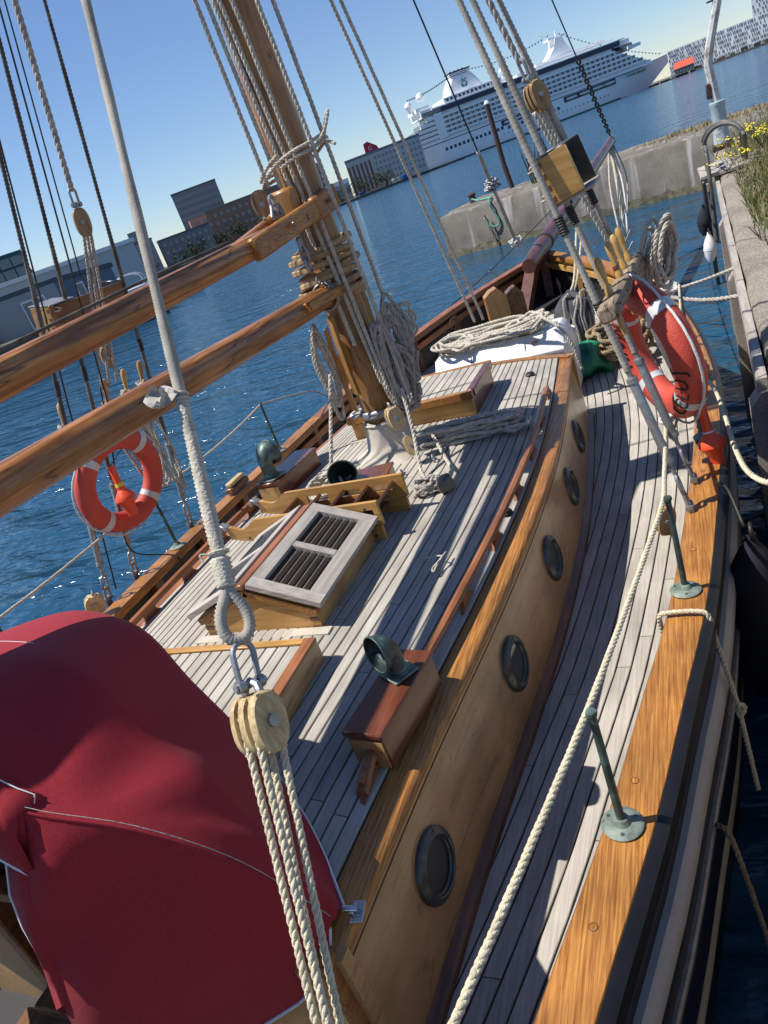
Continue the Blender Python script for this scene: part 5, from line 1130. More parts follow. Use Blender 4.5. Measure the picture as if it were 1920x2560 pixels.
# ------------------------------------------------------------------ folded boarding ladder lying across the cabin top
LAD = thing('boarding_ladder', 'folded wooden boarding ladder lying across the cabin top', 'ladder', (-.1, 2.94, 1.5))
def lad_board(y, x0, x1, z0, h, slots, tip, rise):
    """side board on edge along x with oblong slots and a rounded foot"""
    n_ = 34; top, bot = [], []
    for t in np.linspace(0, 1, n_):
        x = x0 + (x1 - x0) * t; zz = z0 + rise * (1 - t)
        if tip and t < .22:
            e = t / .22; hcur = h * (.45 + .55 * e ** .5) + .02 * math.sin(e * math.pi); bz = zz + h * .0 + (1 - e) ** 2 * .03
            top.append((x, zz + h * (.80 + .2 * e) - .035 * math.sin(math.pi * e) ** 2)); bot.append((x, bz))
        else:
            top.append((x, zz + h)); bot.append((x, zz))
    def zlo(x): return np.interp(x, [p[0] for p in bot], [p[1] for p in bot])
    def zhi(x): return np.interp(x, [p[0] for p in top], [p[1] for p in top])
    mb = MB(); th = .022
    xs = sorted(set([p[0] for p in bot] + [a for s_ in slots for a in s_])); 
    def quad(xa, xb, fa, fb):
        P = [(xa, y, fa(xa)), (xb, y, fa(xb)), (xb, y, fb(xb)), (xa, y, fb(xa))]; mb.prism([Vector(p) - Vector((0, th / 2, 0)) for p in P], (0, th, 0))
    s1 = lambda x: zlo(x) + .38 * (zhi(x) - zlo(x)); s2 = lambda x: zlo(x) + .68 * (zhi(x) - zlo(x))
    cuts = [x0] + [a for s_ in slots for a in s_] + [x1]
    for i in range(len(xs) - 1):
        xa, xb = xs[i], xs[i + 1]; inside = any(a <= (xa + xb) / 2 <= b for a, b in slots)
        if inside: quad(xa, xb, zlo, s1); quad(xa, xb, s2, zhi)
        else: quad(xa, xb, zlo, zhi)
    return mb.build('side_board', M['yellow_x'], LAD, smooth=False)
sl_u = [(-.18, -.05), (.02, .15), (.22, .33)]
for y in (2.80, 3.08):
    lad_board(y, -.54 if y < 3 else -.50, .36 if y < 3 else .40, 1.585, .125, sl_u, True, .012)
    lad_board(y, -.30, .345 if y < 3 else .385, 1.502, .078, [], False, .0)
for k in range(5):
    x = -.28 + .145 * k; R_ = Matrix.Rotation(-.75, 3, 'Y')
    MB().bbox((x, 2.94, 1.635), (.135, .258, .018), R_, b=.003).build('tread', M['tread'], LAD)
for k in range(3):
    x = -.10 + .17 * k; MB().bbox((x, 2.94, 1.54), (.105, .258, .016), Matrix.Rotation(-.6, 3, 'Y'), b=.003).build('tread', M['tread'], LAD)
for y, x in ((2.80, -.545), (3.08, -.505)):
    mb = MB(); mb.bbox((x - .01, y, 1.70), (.05, .045, .022), Matrix.Rotation(.5, 3, 'Y'), b=.004); mb.tube([(x - .03, y - .03, 1.695), (x - .03, y + .03, 1.695)], .011, 10); mb.build('ladder_hook', M['galv'], LAD)
mb = MB()
for y in (2.787,):
    for (x, z) in ((.20, 1.67), (.23, 1.64), (.29, 1.68), (.16, 1.615), (.30, 1.53), (.24, 1.54), (-.42, 1.62), (-.2, 1.6)): mb.lathe([(.007, 0), (.007, .003)], 8, (x, y, z), (0, -1, 0))
mb.build('screw', M['rust'], LAD)
# ------------------------------------------------------------------ life-raft canister on the foredeck with the coiled rope on it
RAFT = thing('raft_canister', 'white life-raft canister on the foredeck with a rope heap on top', 'canister', (.28, 6.15, .95))
def canister():
    mb = MB(); secs = []
    for t in np.linspace(-1, 1, 33):
        y = 6.10; e = abs(t); hw = .27 * (1 if e < .93 else (1 - ((e - .93) / .07) ** 2 * .25)); zt = 1.53 - (0 if e < .86 else ((e - .86) / .14) ** 2 * .10); x = .27 + t * .60
        rib = .008 if (abs(e - .33) < .03 or abs(e - .72) < .03) else 0
        secs.append([(x, y - hw - rib, 1.0), (x, y - hw - .012 - rib, 1.32), (x, y - hw - .03 - rib, 1.35), (x, y - hw - .03 - rib, 1.39), (x, y - hw - .008 - rib, 1.42), (x, y - hw + .03, zt - .08), (x, y - hw + .10, zt + rib), (x, y + hw - .10, zt + rib), (x, y + hw - .03, zt - .08), (x, y + hw + .01, 1.42), (x, y + hw + .03, 1.37), (x, y + hw + .01, 1.32), (x, y + hw, 1.0)])
    mb.sweep(secs); mb.build('shell', M['white_plastic'], RAFT, angle=35)
    for x in (.05, .52): MB().tube([(x, 6.10 + .305 * math.cos(a), 1.30 + .25 * max(-.9, math.sin(a))) for a in np.linspace(-.3, math.pi + .3, 20)], .006, 6).build('strap', M['galv'], RAFT)
    MB().box((.60, 5.862, 1.485), (.07, .004, .03), Matrix.Rotation(.9, 3, 'X')).build('red_sticker', M['mahogany'], RAFT, smooth=False)
    mb = MB()
    for x in (-.15, .69): mb.bbox((x, 6.1, .97), (.05, .62, .08), b=.006)
    mb.build('cradle', M['brown_wood'], RAFT)
canister()
rope('rope_heap', coil((.18, 6.06, 1.55), (.44, .03, 0), (-.02, .15, .02), (0, -.1, 1), 10, .20, 11, grow=.008), .0145, 'rope', 'big heap of coiled rope on the white canister', lay=.085)
rope('rope_heap_turns', coil((.52, 6.04, 1.575), (.19, .02, .03), (-.02, .14, .02), (0, 0, 1), 7, .24, 12, grow=.008), .0145, 'rope', 'smaller coil at the starboard end of the canister heap', lay=.085)
rope('rope_heap_turns', coil((-.06, 6.02, 1.575), (.19, .02, -.03), (0, .15, .02), (0, -.03, 1), 6, .24, 13, grow=.009), .0145, 'rope', 'coil at the port end of the canister heap', lay=.085)
rope('rope_end', spline([(.70, 5.9, 1.66), (.84, 5.80, 1.56), (.91, 5.76, 1.4), (.94, 5.76, 1.2)], 6), .0145, 'rope', 'rope end hanging down the starboard end of the canister', lay=.085)
MB().torus((-.12, 6.25, 1.72), .05, .006, (.6, -.8, .1), 20, 8).build('iron_ring', M['rust'], SHIP)
# green tarp, brown hawser coil and grey bag in the bows
def lump(name, c, size, seed, mat, label, cat, sub=(18, 12), amp=.22):
    rg2 = random.Random(seed); ph = [rg2.uniform(0, 6) for _ in range(8)]; mb = MB(); rows_ = []
    for j in range(sub[1] + 1):
        b = math.pi * j / sub[1]; row = []
        for i in range(sub[0]):
            a = 2 * math.pi * i / sub[0]; r_ = 1 + amp * (math.sin(3 * a + ph[0] + 2 * b) * .5 + math.sin(5 * a + ph[1] - 3 * b) * .35 + math.sin(2 * a - 4 * b + ph[2]) * .4) * math.sin(b)
            row.append(Vector(c) + Vector((math.cos(a) * math.sin(b) * size[0] * r_, math.sin(a) * math.sin(b) * size[1] * r_, math.cos(b) * size[2] * r_)))
        rows_.append(row)
    return tag(mb.grid(rows_, True).build(name, M[mat], angle=35), label, cat)
lump('tarpaulin', (.94, 6.45, 1.06), (.16, .22, .16), 5, 'green_tarp', 'crumpled green tarpaulin on the foredeck', 'tarpaulin', (40, 28), .5)
lump('sail_bag', (.75, 7.2, 1.26), (.17, .22, .28), 8, 'grey_cloth', 'dark grey cloth bag hanging in the bows', 'bag', (22, 16), .2)
rope('bag_rope', spline([(.84, 7.9, 1.95), (.80, 7.4, 1.62), (.76, 7.2, 1.52)], 5), .012, 'rope_cream', 'cream rope holding up the grey bag in the bows', lay=.07)
rope('bag_rope', spline([(.90, 7.9, 1.95), (.83, 7.42, 1.62), (.78, 7.22, 1.50)], 5), .012, 'rope_cream', 'second cream rope beside the grey bag in the bows', lay=.07)
for k in range(4):
    rope('bag_rope', coil((.74 + .05 * k, 7.05, 1.26), (.04, .05, 0), (0, .02, .22), (1, 0, 0), 2, .1, 20 + k), .012, 'rope_grey', ('first', 'second', 'third', 'fourth')[k] + ' grey rope loop on the dark bag in the bows', 'rope', 'rope loops on the grey bag', lay=.07)
rope('hawser_coil', coil((1.18, 6.55, 1.10), (.20, .05, 0), (-.03, .16, .04), (0, 0, 1), 8, .22, 15, grow=.022), .021, 'rope_brown', 'brown hawser coil on the starboard foredeck', lay=.11)
rope('hawser_coil', coil((1.30, 6.25, 1.02), (.10, .0, 0), (0, .10, .03), (0, 0, 1), 4, .12, 16, grow=.022), .021, 'rope_brown', 'small brown hawser coil nearest the shrouds on the foredeck', lay=.11)
# rope left in hanks about the mast
rope('halyard_hank', coil((.185, 3.82, 2.05), (.035, .02, 0), (.0, -.01, .25), (.9, -.3, 0), 8, .10, 40, grow=.010), .0125, 'rope_grey', 'long hank of halyard hung on the starboard side of the mast', lay=.085)
rope('halyard_hank', coil((.22, 3.93, 2.16), (.05, .05, 0), (.0, -.01, .22), (.8, .5, 0), 8, .18, 41, grow=.008), .0125, 'rope_grey', 'tangled hank of halyard on the forward starboard side of the mast', lay=.085)
rope('halyard_hank', coil((.215, 3.86, 1.98), (.05, .04, 0), (.0, -.01, .17), (.8, -.2, 0), 7, .2, 42, grow=.009), .012, 'rope_grey', 'lowest hank of halyard above the mast boot', lay=.085)
rope('halyard_hank', coil((.27, 4.02, 2.24), (.06, .04, .02), (.02, -.01, .10), (.5, .5, 0), 5, .25, 43, grow=.010), .008, 'rope', 'thin pale cord hank on the forward side of the mast', lay=.06)
rope('halyard_hank', coil((-.19, 3.84, 2.12), (.03, .03, 0), (.0, .0, .26), (-.9, -.3, 0), 5, .12, 44, grow=.008), .0115, 'rope', 'rope hank hung over the port cleat of the mast', lay=.08)
rope('sheet_rope', spline([(-.17, 3.80, 2.12), (-.185, 3.66, 1.92), (-.205, 3.52, 1.72), (-.22, 3.42, 1.55)], 6), .0125, 'rope', 'rope running down from the port cleat to the coil beside the cowl', lay=.085)
rope('rope_coil', coil((-.25, 3.36, 1.515), (.12, .02, .0), (0, .12, .01), (0, 0, 1), 7, .2, 45, grow=.016), .013, 'rope', 'rope coil on the cabin top beside the middle cowl', lay=.085)
rope('rope_coil', coil((.52, 3.96, 1.515), (.26, .02, 0), (0, .07, .0), (0, 0, 1), 8, .22, 46, grow=.012), .0125, 'rope', 'long coil of rope flaked out on the cabin top before the mast', lay=.085)
rope('rope_coil', coil((.78, 3.98, 1.505), (.09, .0, 0), (0, .07, .0), (0, 0, 1), 3, .1, 47, grow=.008), .0125, 'rope', 'loose round loop at the end of the long coil', lay=.085)
rope('mast_fall', spline([(.26, 3.76, 1.95), (.30, 3.62, 1.72), (.34, 3.46, 1.56), (.40, 3.35, 1.53), (.44, 3.28, 1.52)], 6), .012, 'rope', 'rope end leading down past the yellow blocks to the deck', lay=.085)
rope('mast_fall', spline([(.32, 3.84, 1.60), (.42, 3.66, 1.53), (.50, 3.50, 1.53), (.56, 3.36, 1.56), (.54, 3.27, 1.52)], 6), .012, 'rope', 'rope looped over the grey cleat beside the ladder', lay=.085)
MBc = MB(); MBc.bbox((.53, 3.27, 1.53), (.09, .13, .06), rotz(.5), b=.012); tag(MBc.build('wooden_chock', M['pinrail']), 'small grey wooden chock on deck beside the ladder end', 'chock')
rope('rope_bundle', coil((.42, 3.27, 1.515), (.07, .02, 0), (0, .06, 0), (0, 0, 1), 5, .3, 48, grow=.012), .010, 'rope_grey', 'small grey bundle of line by the end of the ladder', lay=.07)
rope('deck_twine', spline([(.58, 2.56, 1.502), (.66, 2.56, 1.506), (.71, 2.54, 1.515), (.70, 2.50, 1.508), (.695, 2.44, 1.503), (.685, 2.46, 1.507), (.705, 2.52, 1.512), (.715, 2.585, 1.508)], 6), .004, 'rope', 'short knotted twine lying on the cabin top', plain_tube=True)
rope('box_loop', spline([(.70, 1.56, 1.50), (.675, 1.55, 1.515), (.668, 1.52, 1.51), (.685, 1.47, 1.50)], 6), .0045, 'rubber', 'thin black loop beside the mahogany ventilator box', plain_tube=True)
# coil hung on the starboard pin rail
cp = COILP + Vector((.04, .03, .02))
rope('rope_coil', coil(cp + Vector((.03, .02, -.07)), (.045, .045, .02), (.02, -.02, .15), (.7, -.6, .2), 15, .06, 50, grow=.010), .0125, 'rope', 'large coil of pale rope on the forward end of the starboard pin rail', lay=.09)
# port side cleat on the rail
CLT = thing('mooring_cleat', 'wooden cleat with brass pins on the port rail', 'cleat', (-1.85, 4.0, 1.22))
mb = MB(); mb.bbox((cl(4.55) - hb(4.55) + .08, 4.55, 1.25), (.09, .26, .05), rotz(-.02), b=.012); mb.build('base', M['brown_wood'], CLT)
mb = MB(); mb.bbox((cl(4.55) - hb(4.55) + .08, 4.55, 1.295), (.06, .22, .035), rotz(-.02), b=.014); mb.build('top', M['block'], CLT)
MBc = MB(); x_ = cl(4.95) + hb(4.95) - .07; MBc.bbox((x_, 4.95, 1.245), (.09, .24, .05), rotz(-.1), b=.012); MBc.bbox((x_, 4.95, 1.29), (.07, .2, .04), rotz(-.1), b=.014); tag(MBc.build('rail_chock', M['brown_wood']), 'wooden chock on the starboard rail forward of the lifebuoy', 'chock')
# ------------------------------------------------------------------ mooring lines and fenders
x7 = cl(6.75) + hb(6.75)
rope('mooring_line', spline(sag((x7 - .05, 6.75, 1.40), (2.9, 7.2, 1.56), .06, 6), 4), .017, 'rope', 'upper mooring line from the starboard bow to the quay', lay=.11)
rope('mooring_line', spline(sag((x7 - .05, 6.70, 1.38), (2.6, 5.9, 1.54), .12, 8) + [Vector((3.4, 6.4, 1.54))], 4), .019, 'rope_grey', 'lower grey mooring line curving from the bow onto the quay', lay=.12)
rope('mooring_eye', coil((x7 - .06, 6.72, 1.40), (.10, .02, 0), (0, .07, .02), (0, 0, 1), 4, .25, 60, grow=.02), .018, 'rope_white', 'spliced white eye of the mooring lines on the bow rail', lay=.12)
rope('spring_line', spline([(1.74, 5.0, 1.30), (1.86, 4.55, 1.30), (1.90, 4.0, 1.33), (1.92, 3.4, 1.40), (1.965, 2.95, 1.475), (2.1, 2.7, 1.53), (2.5, 2.4, 1.53)], 6), .0125, 'rope_cream', 'cream spring line leading outside the rail to the quay edge', lay=.075)
yr = 2.40; xo, xi = cl(yr) + hb(yr) + .012, cl(yr) + hb(yr) - RW
rope('fender_line', spline([(xi - .012, yr + .02, 1.12), (xi - .01, yr, 1.21), (xi + .02, yr - .002, 1.228), (xo - .03, yr - .005, 1.228), (xo + .008, yr - .01, 1.205), (xo + .02, yr - .03, 1.10), (xo + .055, yr - .08, .85), (xo + .07, yr - .12, .62), (xo + .08, yr - .15, .45)], 6), .0105, 'rope_cream', 'cream fender line tied round the starboard rail', lay=.062)
rope('fender_line_knot', spline([(xo + .055, yr - .09, .84), (xo + .08, yr - .08, .82), (xo + .06, yr - .10, .79), (xo + .05, yr - .08, .81)], 6), .0105, 'rope_cream', 'knot in the fender line outside the hull', lay=.062)
rope('hull_line', spline([(side_x(1.9, 1, .66) + .02, 1.9, .665), (side_x(1.9, 1, .6) + .06, 1.86, .67), (1.74, 1.78, .55), (1.78, 1.72, .25), (1.80, 1.70, -.05)], 6), .0105, 'rope_brown', 'thin rope hanging from the hull moulding to the water', lay=.062)
def fender(c, r, L, label, tilt=(0.05, .1, 1), mat='fender_navy'):
    T = thing('fender', label, 'fender', (c[0], c[1], c[2] - L / 2)); d = Vector(tilt).normalized()
    MB().lathe([(.02, L / 2 + .06), (.025, L / 2 + .02), (r * .55, L / 2 - .02), (r * .9, L / 2 - .10), (r, L / 2 - .2), (r, -L / 2 + .2), (r * .85, -L / 2 + .08), (r * .4, -L / 2), (0, -L / 2)], 22, c, d, caps=False).build('body', M[mat], T)
    mb = MB(); mb.torus(Vector(c) + d * (L / 2 + .07), .035, .009, (1, 0, 0), 16, 8); mb.build('eye', M['rubber'], T); return T
fender((1.905, 3.05, .66), .105, .80, 'dark blue cloth-covered fender between hull and quay')
rope('fender_line', spline([(1.905, 3.1, 1.15), (1.86, 3.3, 1.25), (1.81, 3.42, 1.23)], 5), .008, 'rubber', 'dark line holding the blue fender to the rail', plain_tube=True)
fender((1.93, 1.25, .33), .11, .5, 'dark fender low between hull and quay', mat='rubber')
# ------------------------------------------------------------------ quay on the right
def qx(y): return 2.13 + .025 * (y - 4)
QZ = 1.50
mb = MB(); rows = []
for y in np.linspace(-6, 17.5, 60):
    x = qx(y); j = .006 * math.sin(y * 7.3) + .008 * math.sin(y * 3.1)
    rows.append([(x + j + .015, y, -1.5), (x + j, y, QZ - .10), (x + j + .012, y, QZ - .025), (x + j + .05, y, QZ), (x + .4, y, QZ + .012 + .004 * math.sin(y * 5)), (x + 1.0, y, QZ + .02), (x + 3, y, QZ + .03), (x + 14, y, QZ + .05)])
struct(mb.grid(rows).build('quay', M['quay'], angle=50))
# timber fender beams along the quay face
for k, (y0, y1) in enumerate(((4.1, 6.3), (6.32, 9.4), (9.42, 13.2))):
    mb = MB(); secs = []
    for y in np.linspace(y0, y1, 8): x = qx(y); secs.append([(x - .055, y, QZ - .26), (x - .058, y, QZ - .06), (x - .05, y, QZ - .045), (x - .004, y, QZ - .045), (x - .004, y, QZ - .26)])
    o = mb.sweep(secs).build('quay_timber', M['grey_wood'], angle=30); tag(o, ('grey timber beam on the quay face nearest the camera', 'middle grey timber beam along the quay face', 'far grey timber beam along the quay face')[k], 'timber beam', 'timber beams on the quay face')
for k, y in enumerate((2.55, 4.05, 6.9, 9.6)):
    x = qx(y); pr = [(x - .10, y, -.6), (x - .10, y, QZ - .19), (x - .04, y, QZ - .11), (x - .004, y, QZ - .11), (x - .004, y, -.6)]
    o = MB().prism(pr, (0, .16, 0)).build('fender_pile', M['grey_wood'], smooth=False); tag(o, ('pale-topped fender pile of the quay nearest the camera', 'second fender pile of the quay', 'third fender pile of the quay, below the mooring lines', 'far fender pile of the quay')[k], 'pile', 'fender piles along the quay')
mb = MB()
for y in (11.5, 12.0): pass
# small wooden landing with the ladder hoops
LD = thing('quay_landing', 'small weathered plank landing at the quay corner', 'landing', (2.45, 13.4, QZ))
for k in range(8):
    y = 12.55 + .17 * k; MB().bbox((2.62 + .004 * (k % 3), y, QZ + .045), (1.05, .155, .05), rotz(.04), b=.006).build('plank', M['grey_x'], LD)
mb = MB(); mb.bbox((2.16, 13.1, QZ - .10), (.08, 1.4, .12), rotz(.0), b=.008); mb.build('edge_beam', M['grey_wood'], LD)
QL = thing('quay_ladder', 'grey steel ladder with hooped handrails at the quay corner', 'ladder', (2.3, 12.5, .2))
def hoop_rail(y, name='handrail'):
    pts = [(2.20, y, QZ - .9), (2.22, y, QZ + .3)]; c = Vector((2.45, y + .15, QZ + .42))
    for a in np.linspace(math.pi, 0, 12): pts.append((2.47 + .25 * math.cos(a), y + .20 - .2 * math.cos(a), QZ + .42 + .24 * math.sin(a)))
    pts += [(2.74, y + .42, QZ + .1), (2.76, y + .42, QZ - .02)]
    MB().tube(spline(pts, 3), .030, 10).build(name, M['iron_grey'], QL)
hoop_rail(12.45); hoop_rail(12.95)
mb = MB(); mb.bbox((2.13, 12.32, .7), (.05, .08, 1.6), b=.006); mb.bbox((2.13, 12.85, .7), (.05, .08, 1.6), b=.006); mb.build('stile', M['rubber'], QL)
for k in range(5): MB().tube([(2.13, 12.32, .15 + .27 * k), (2.13, 12.85, .15 + .27 * k)], .018, 8).build('rung', M['galv'], QL)
fender((2.06, 12.15, .98), .10, .36, 'round navy fender under the quay landing'); fender((2.08, 12.0, .62), .09, .36, 'white fender hanging under the quay landing', mat='white')
# bent lamp post
LP = thing('lamp_post', 'rusty bent white lamp post on the quay', 'lamp post', (2.61, 16.28, QZ))
b0 = Vector((2.61, 16.28, QZ))
MB().lathe([(.145, 0), (.14, .02), (.135, .40), (.125, .72), (.135, .74), (.135, .79), (.115, .80)], 18, b0 + Vector((0, 0, .02)), (0.0, 0, 1)).build('sleeve', plain('pale_blue_flaking_paint', (.42, .49, .50), .6, var=.1, dirt=(.13, .085, .06), dscale=6, damt=.9), LP)
WP = plain('flaking_white_paint', (.56, .55, .52), .6, var=.1, dirt=(.13, .065, .04), dscale=7, damt=.95)
PTS = [b0 + Vector((0, 0, .75)), b0 + Vector((-.03, 0, 1.1)), b0 + Vector((-.06, 0, 1.45)), b0 + Vector((.0, 0, 1.72)), b0 + Vector((.11, 0, 2.05)), b0 + Vector((.20, 0, 2.32)), b0 + Vector((.27, 0, 2.6))]
MB().tube(PTS, [.078, .078, .075, .074, .072, .072, .072], 8).build('bent_column', WP, LP, angle=30)
mb = MB(); mb.bbox(b0 + Vector((-.11, -.03, 1.02)), (.09, .10, .26), b=.02); mb.bbox(b0 + Vector((.17, 0, 2.38)), (.26, .06, .03), b=.01); mb.bbox(b0 + Vector((0, 0, .05)), (.36, .36, .12), b=.02); mb.build('rusty_bracket', M['rust'], LP)
# pier across the harbour basin
mb = MB()
fr = [(-5.75, 25.5), (-2.0, 24.1), (1.3, 23.7), (2.6, 23.0), (4.5, 21.5), (9, 19)]; bkp = [(-4.9, 28.6), (-1.5, 27.4), (1.8, 26.8), (3.6, 26.4), (6, 26.0), (12, 25)]
rows = []
for (a, b) in zip(fr, bkp):
    rows.append([(a[0] - .02, a[1] - .12, -1), (a[0], a[1], 1.28), (a[0], a[1] + .05, 1.36), (a[0] * .7 + b[0] * .3, a[1] * .7 + b[1] * .3, 1.42), (b[0], b[1], 1.42), (b[0], b[1] + .1, -1)])
R2 = []
for i in range(len(rows) - 1):
    for t in np.linspace(0, 1, 9)[:-1] if i < len(rows) - 2 else np.linspace(0, 1, 9):
        R2.append([Vector(p).lerp(Vector(q), t) + Vector((.02 * math.sin(13 * t + i), .02 * math.sin(17 * t + i * 2), .015 * math.sin(29 * t + 3 * i) if k > 0 else 0)) for k, (p, q) in enumerate(zip(rows[i], rows[i + 1]))])
mb.grid(R2); n_ = len(rows[0]); mb.f.append(tuple(range(n_))); mb.m.append(0)
mb2 = MB(); mb2.grid([[Vector(r[0]).lerp(Vector(r[1]), t) + Vector((-.02, -.03 - .02 * math.sin(i * 1.7), 0)) for t in (.40, .47, .53 + .03 * math.sin(i * 2.3))] for i, r in enumerate(R2)])
PIER = tag(mb.build('pier', M['pier'], angle=50), 'stained concrete pier across the basin ahead of the bow', 'pier')
mb2.build('weed_band', M['algae'], PIER)
# bollards, mooring post, chain and green rope on the pier
o = MB().lathe([(.13, 0), (.12, .05), (.11, .22), (.15, .26), (.15, .30), (.10, .33), (0, .335)], 18, (-4.75, 26.6, 1.40), caps=False).build('bollard', M['rust']); tag(o, 'rusty red bollard on the concrete pier', 'bollard')
o = MB().tube([(-3.4, 27.2, .9), (-3.55, 27.2, 2.2), (-3.62, 27.2, 4.15)], [.085, .085, .08], 12).build('mooring_post', M['rust']); tag(o, 'rust brown steel post standing behind the pier', 'post')
o = MB().lathe([(.0, 0), (.10, .01), (.05, .10), (.0, .12)], 12, (-3.62, 27.2, 4.17), caps=False).build('post_cap', M['white']); tag(o, 'small white cap on the brown steel post', 'post cap')
rope('green_mooring_rope', spline([(-4.75, 26.5, 1.55), (-4.5, 26.3, 1.46), (-3.9, 25.6, 1.46), (-3.8, 24.75, 1.42), (-3.72, 24.66, 1.1), (-3.60, 24.62, .75), (-3.75, 24.63, .62), (-3.95, 24.65, .72), (-4.05, 24.7, .98)], 8), .035, 'rope_green', 'sea-green rope from the bollard hanging down the pier wall', lay=.25)
PC = thing('pier_chain', 'dark chain hanging down the pier wall', 'chain', (-4.02, 24.7, .0))
for k in range(9):
    mb = MB(); link(mb, (-4.03 + .03 * k, 24.70 - .01 * k, 1.0 - .125 * k), (.2, 0, -1), (1, 0, 0) if k % 2 else (0, 1, 0), .12, .06, .014); mb.build('chain_link', M['rust'], PC)
for (x, y, z, w, h, m, lab) in ((5.2, 25.0, 1.46, .5, .2, 'pier', 'broken concrete kerb stone by the lamp post'),):
    o = MB().bbox((x, y, z), (w, .4, h), b=.05).build('kerb_stone', M[m]); tag(o, lab, 'stone')
# grass and weeds on the quay and pier
def blades(name, spots, n, h, mat, seed, w=.012):
    rg2 = np.random.default_rng(seed); mb = MB(); V_, F_ = [], []
    for i in range(n):
        x, y, z, sx, sy = spots[i % len(spots)]; px, py = x + rg2.normal(0, sx), y + rg2.normal(0, sy)
        if px < qx(py) + .18 and py < 18: px = qx(py) + .18 + abs(rg2.normal(0, .08))
        hh_ = h * (.45 + rg2.random() * .9); a = rg2.random() * 6.28; dx, dy = math.cos(a) * w, math.sin(a) * w; lx, ly = rg2.normal(0, .55) * hh_, rg2.normal(0, .55) * hh_
        k = len(V_); V_ += [(px - dx, py - dy, z - .02), (px + dx, py + dy, z - .02), (px + lx * .4 + dx * .7, py + ly * .4 + dy * .7, z + hh_ * .6), (px + lx * .4 - dx * .7, py + ly * .4 - dy * .7, z + hh_ * .6), (px + lx, py + ly, z + hh_)]
        F_ += [(k, k + 1, k + 2, k + 3), (k + 3, k + 2, k + 4)]
    mb.add(V_, F_); o = mb.build(name, M[mat], smooth=False); o['kind'] = 'stuff'; return o
SPQ = [(3.2, 9.0, QZ + .03, .35, .9), (3.35, 11.0, QZ + .03, .35, .9), (3.6, 13.2, QZ + .03, .4, 1.0), (3.9, 15.5, QZ + .03, .5, 1.1), (4.8, 17.5, QZ, .7, 1.2), (3.3, 7.4, QZ + .03, .3, .8), (5.5, 14, QZ + .03, .9, 2.5), (4.6, 11, QZ + .03, .6, 2.0), (5.5, 19.5, QZ, .8, 1.4)]
tag(blades('quay_grass', SPQ, 30000, .14, 'grass', 1, .006), 'dense green and brown grass growing on the quay', 'grass')
tag(blades('quay_straw', SPQ, 16000, .17, 'straw', 2, .004), 'dry straw-coloured stalks among the quay grass', 'grass')
SPP = [(3.6, 24.6, 1.40, .8, .7), (2.2, 25.4, 1.40, .6, .4), (5.5, 23.5, 1.40, 1, 1)]
tag(blades('pier_grass', SPP, 1300, .13, 'straw', 3, .012), 'short dry grass along the top of the pier', 'grass')
def weed(c, n, h, seed, label):
    T = thing('flowering_weed', label, 'flower', c); rg2 = random.Random(seed); c = Vector(c); heads = []; mb = MB()
    for k in range(n):
        t = c + Vector((rg2.uniform(-.28, .28), rg2.uniform(-.3, .3), h * rg2.uniform(.6, 1.1))); mb.tube([c, c.lerp(t, .5) + Vector((rg2.uniform(-.03, .03), 0, .03)), t], .004, 4); heads.append(t)
    mb.build('stem', M['leaf_grey'], T); mb = MB()
    for t in heads:
        for j in range(4): p = t + Vector((rg2.uniform(-.045, .045), rg2.uniform(-.045, .045), rg2.uniform(-.02, .03))); mb.lathe([(.0, .008), (.012, .005), (.013, 0), (.0, -.003)], 7, p, (rg2.uniform(-.4, .4), rg2.uniform(-.6, 0), 1), caps=False)
    mb.build('blossom', M['flower'], T)
weed((3.05, 13.2, QZ + .03), 20, .42, 1, 'largest yellow-flowered weed behind the ladder hoops'); weed((2.45, 12.35, QZ + .05), 12, .22, 2, 'yellow flowers at the foot of the ladder hoop'); weed((2.42, 15.0, QZ), 5, .3, 3, 'sparse yellow flowers beside the lamp post base'); weed((2.85, 14.2, QZ), 7, .3, 4, 'small yellow flowers between the ladder hoops')
T = thing('pier_weed', 'tall dry weed growing on the pier behind the shrouds', 'plant', (-2.2, 25.6, 1.4)); mb = MB(); rg2 = random.Random(5)
for k in range(26):
    p = Vector((-2.2 + rg2.uniform(-.3, .3), 25.6, 1.4)); t = p + Vector((rg2.uniform(-.25, .25), rg2.uniform(-.1, .1), rg2.uniform(.5, 1.25))); mb.tube([p, p.lerp(t, .6), t], [.02, .028, .006], 4)
mb.build('stalk', M['leaf_grey'], T)
# floating channel stake
o = MB().lathe([(.14, -1), (.14, 2.6), (.05, 2.65)], 10, (-.9, 300, 0), (.03, 0, 1)).build('channel_stake', M['cream']); tag(o, 'pale stake standing in the water before the cruise ship', 'stake')
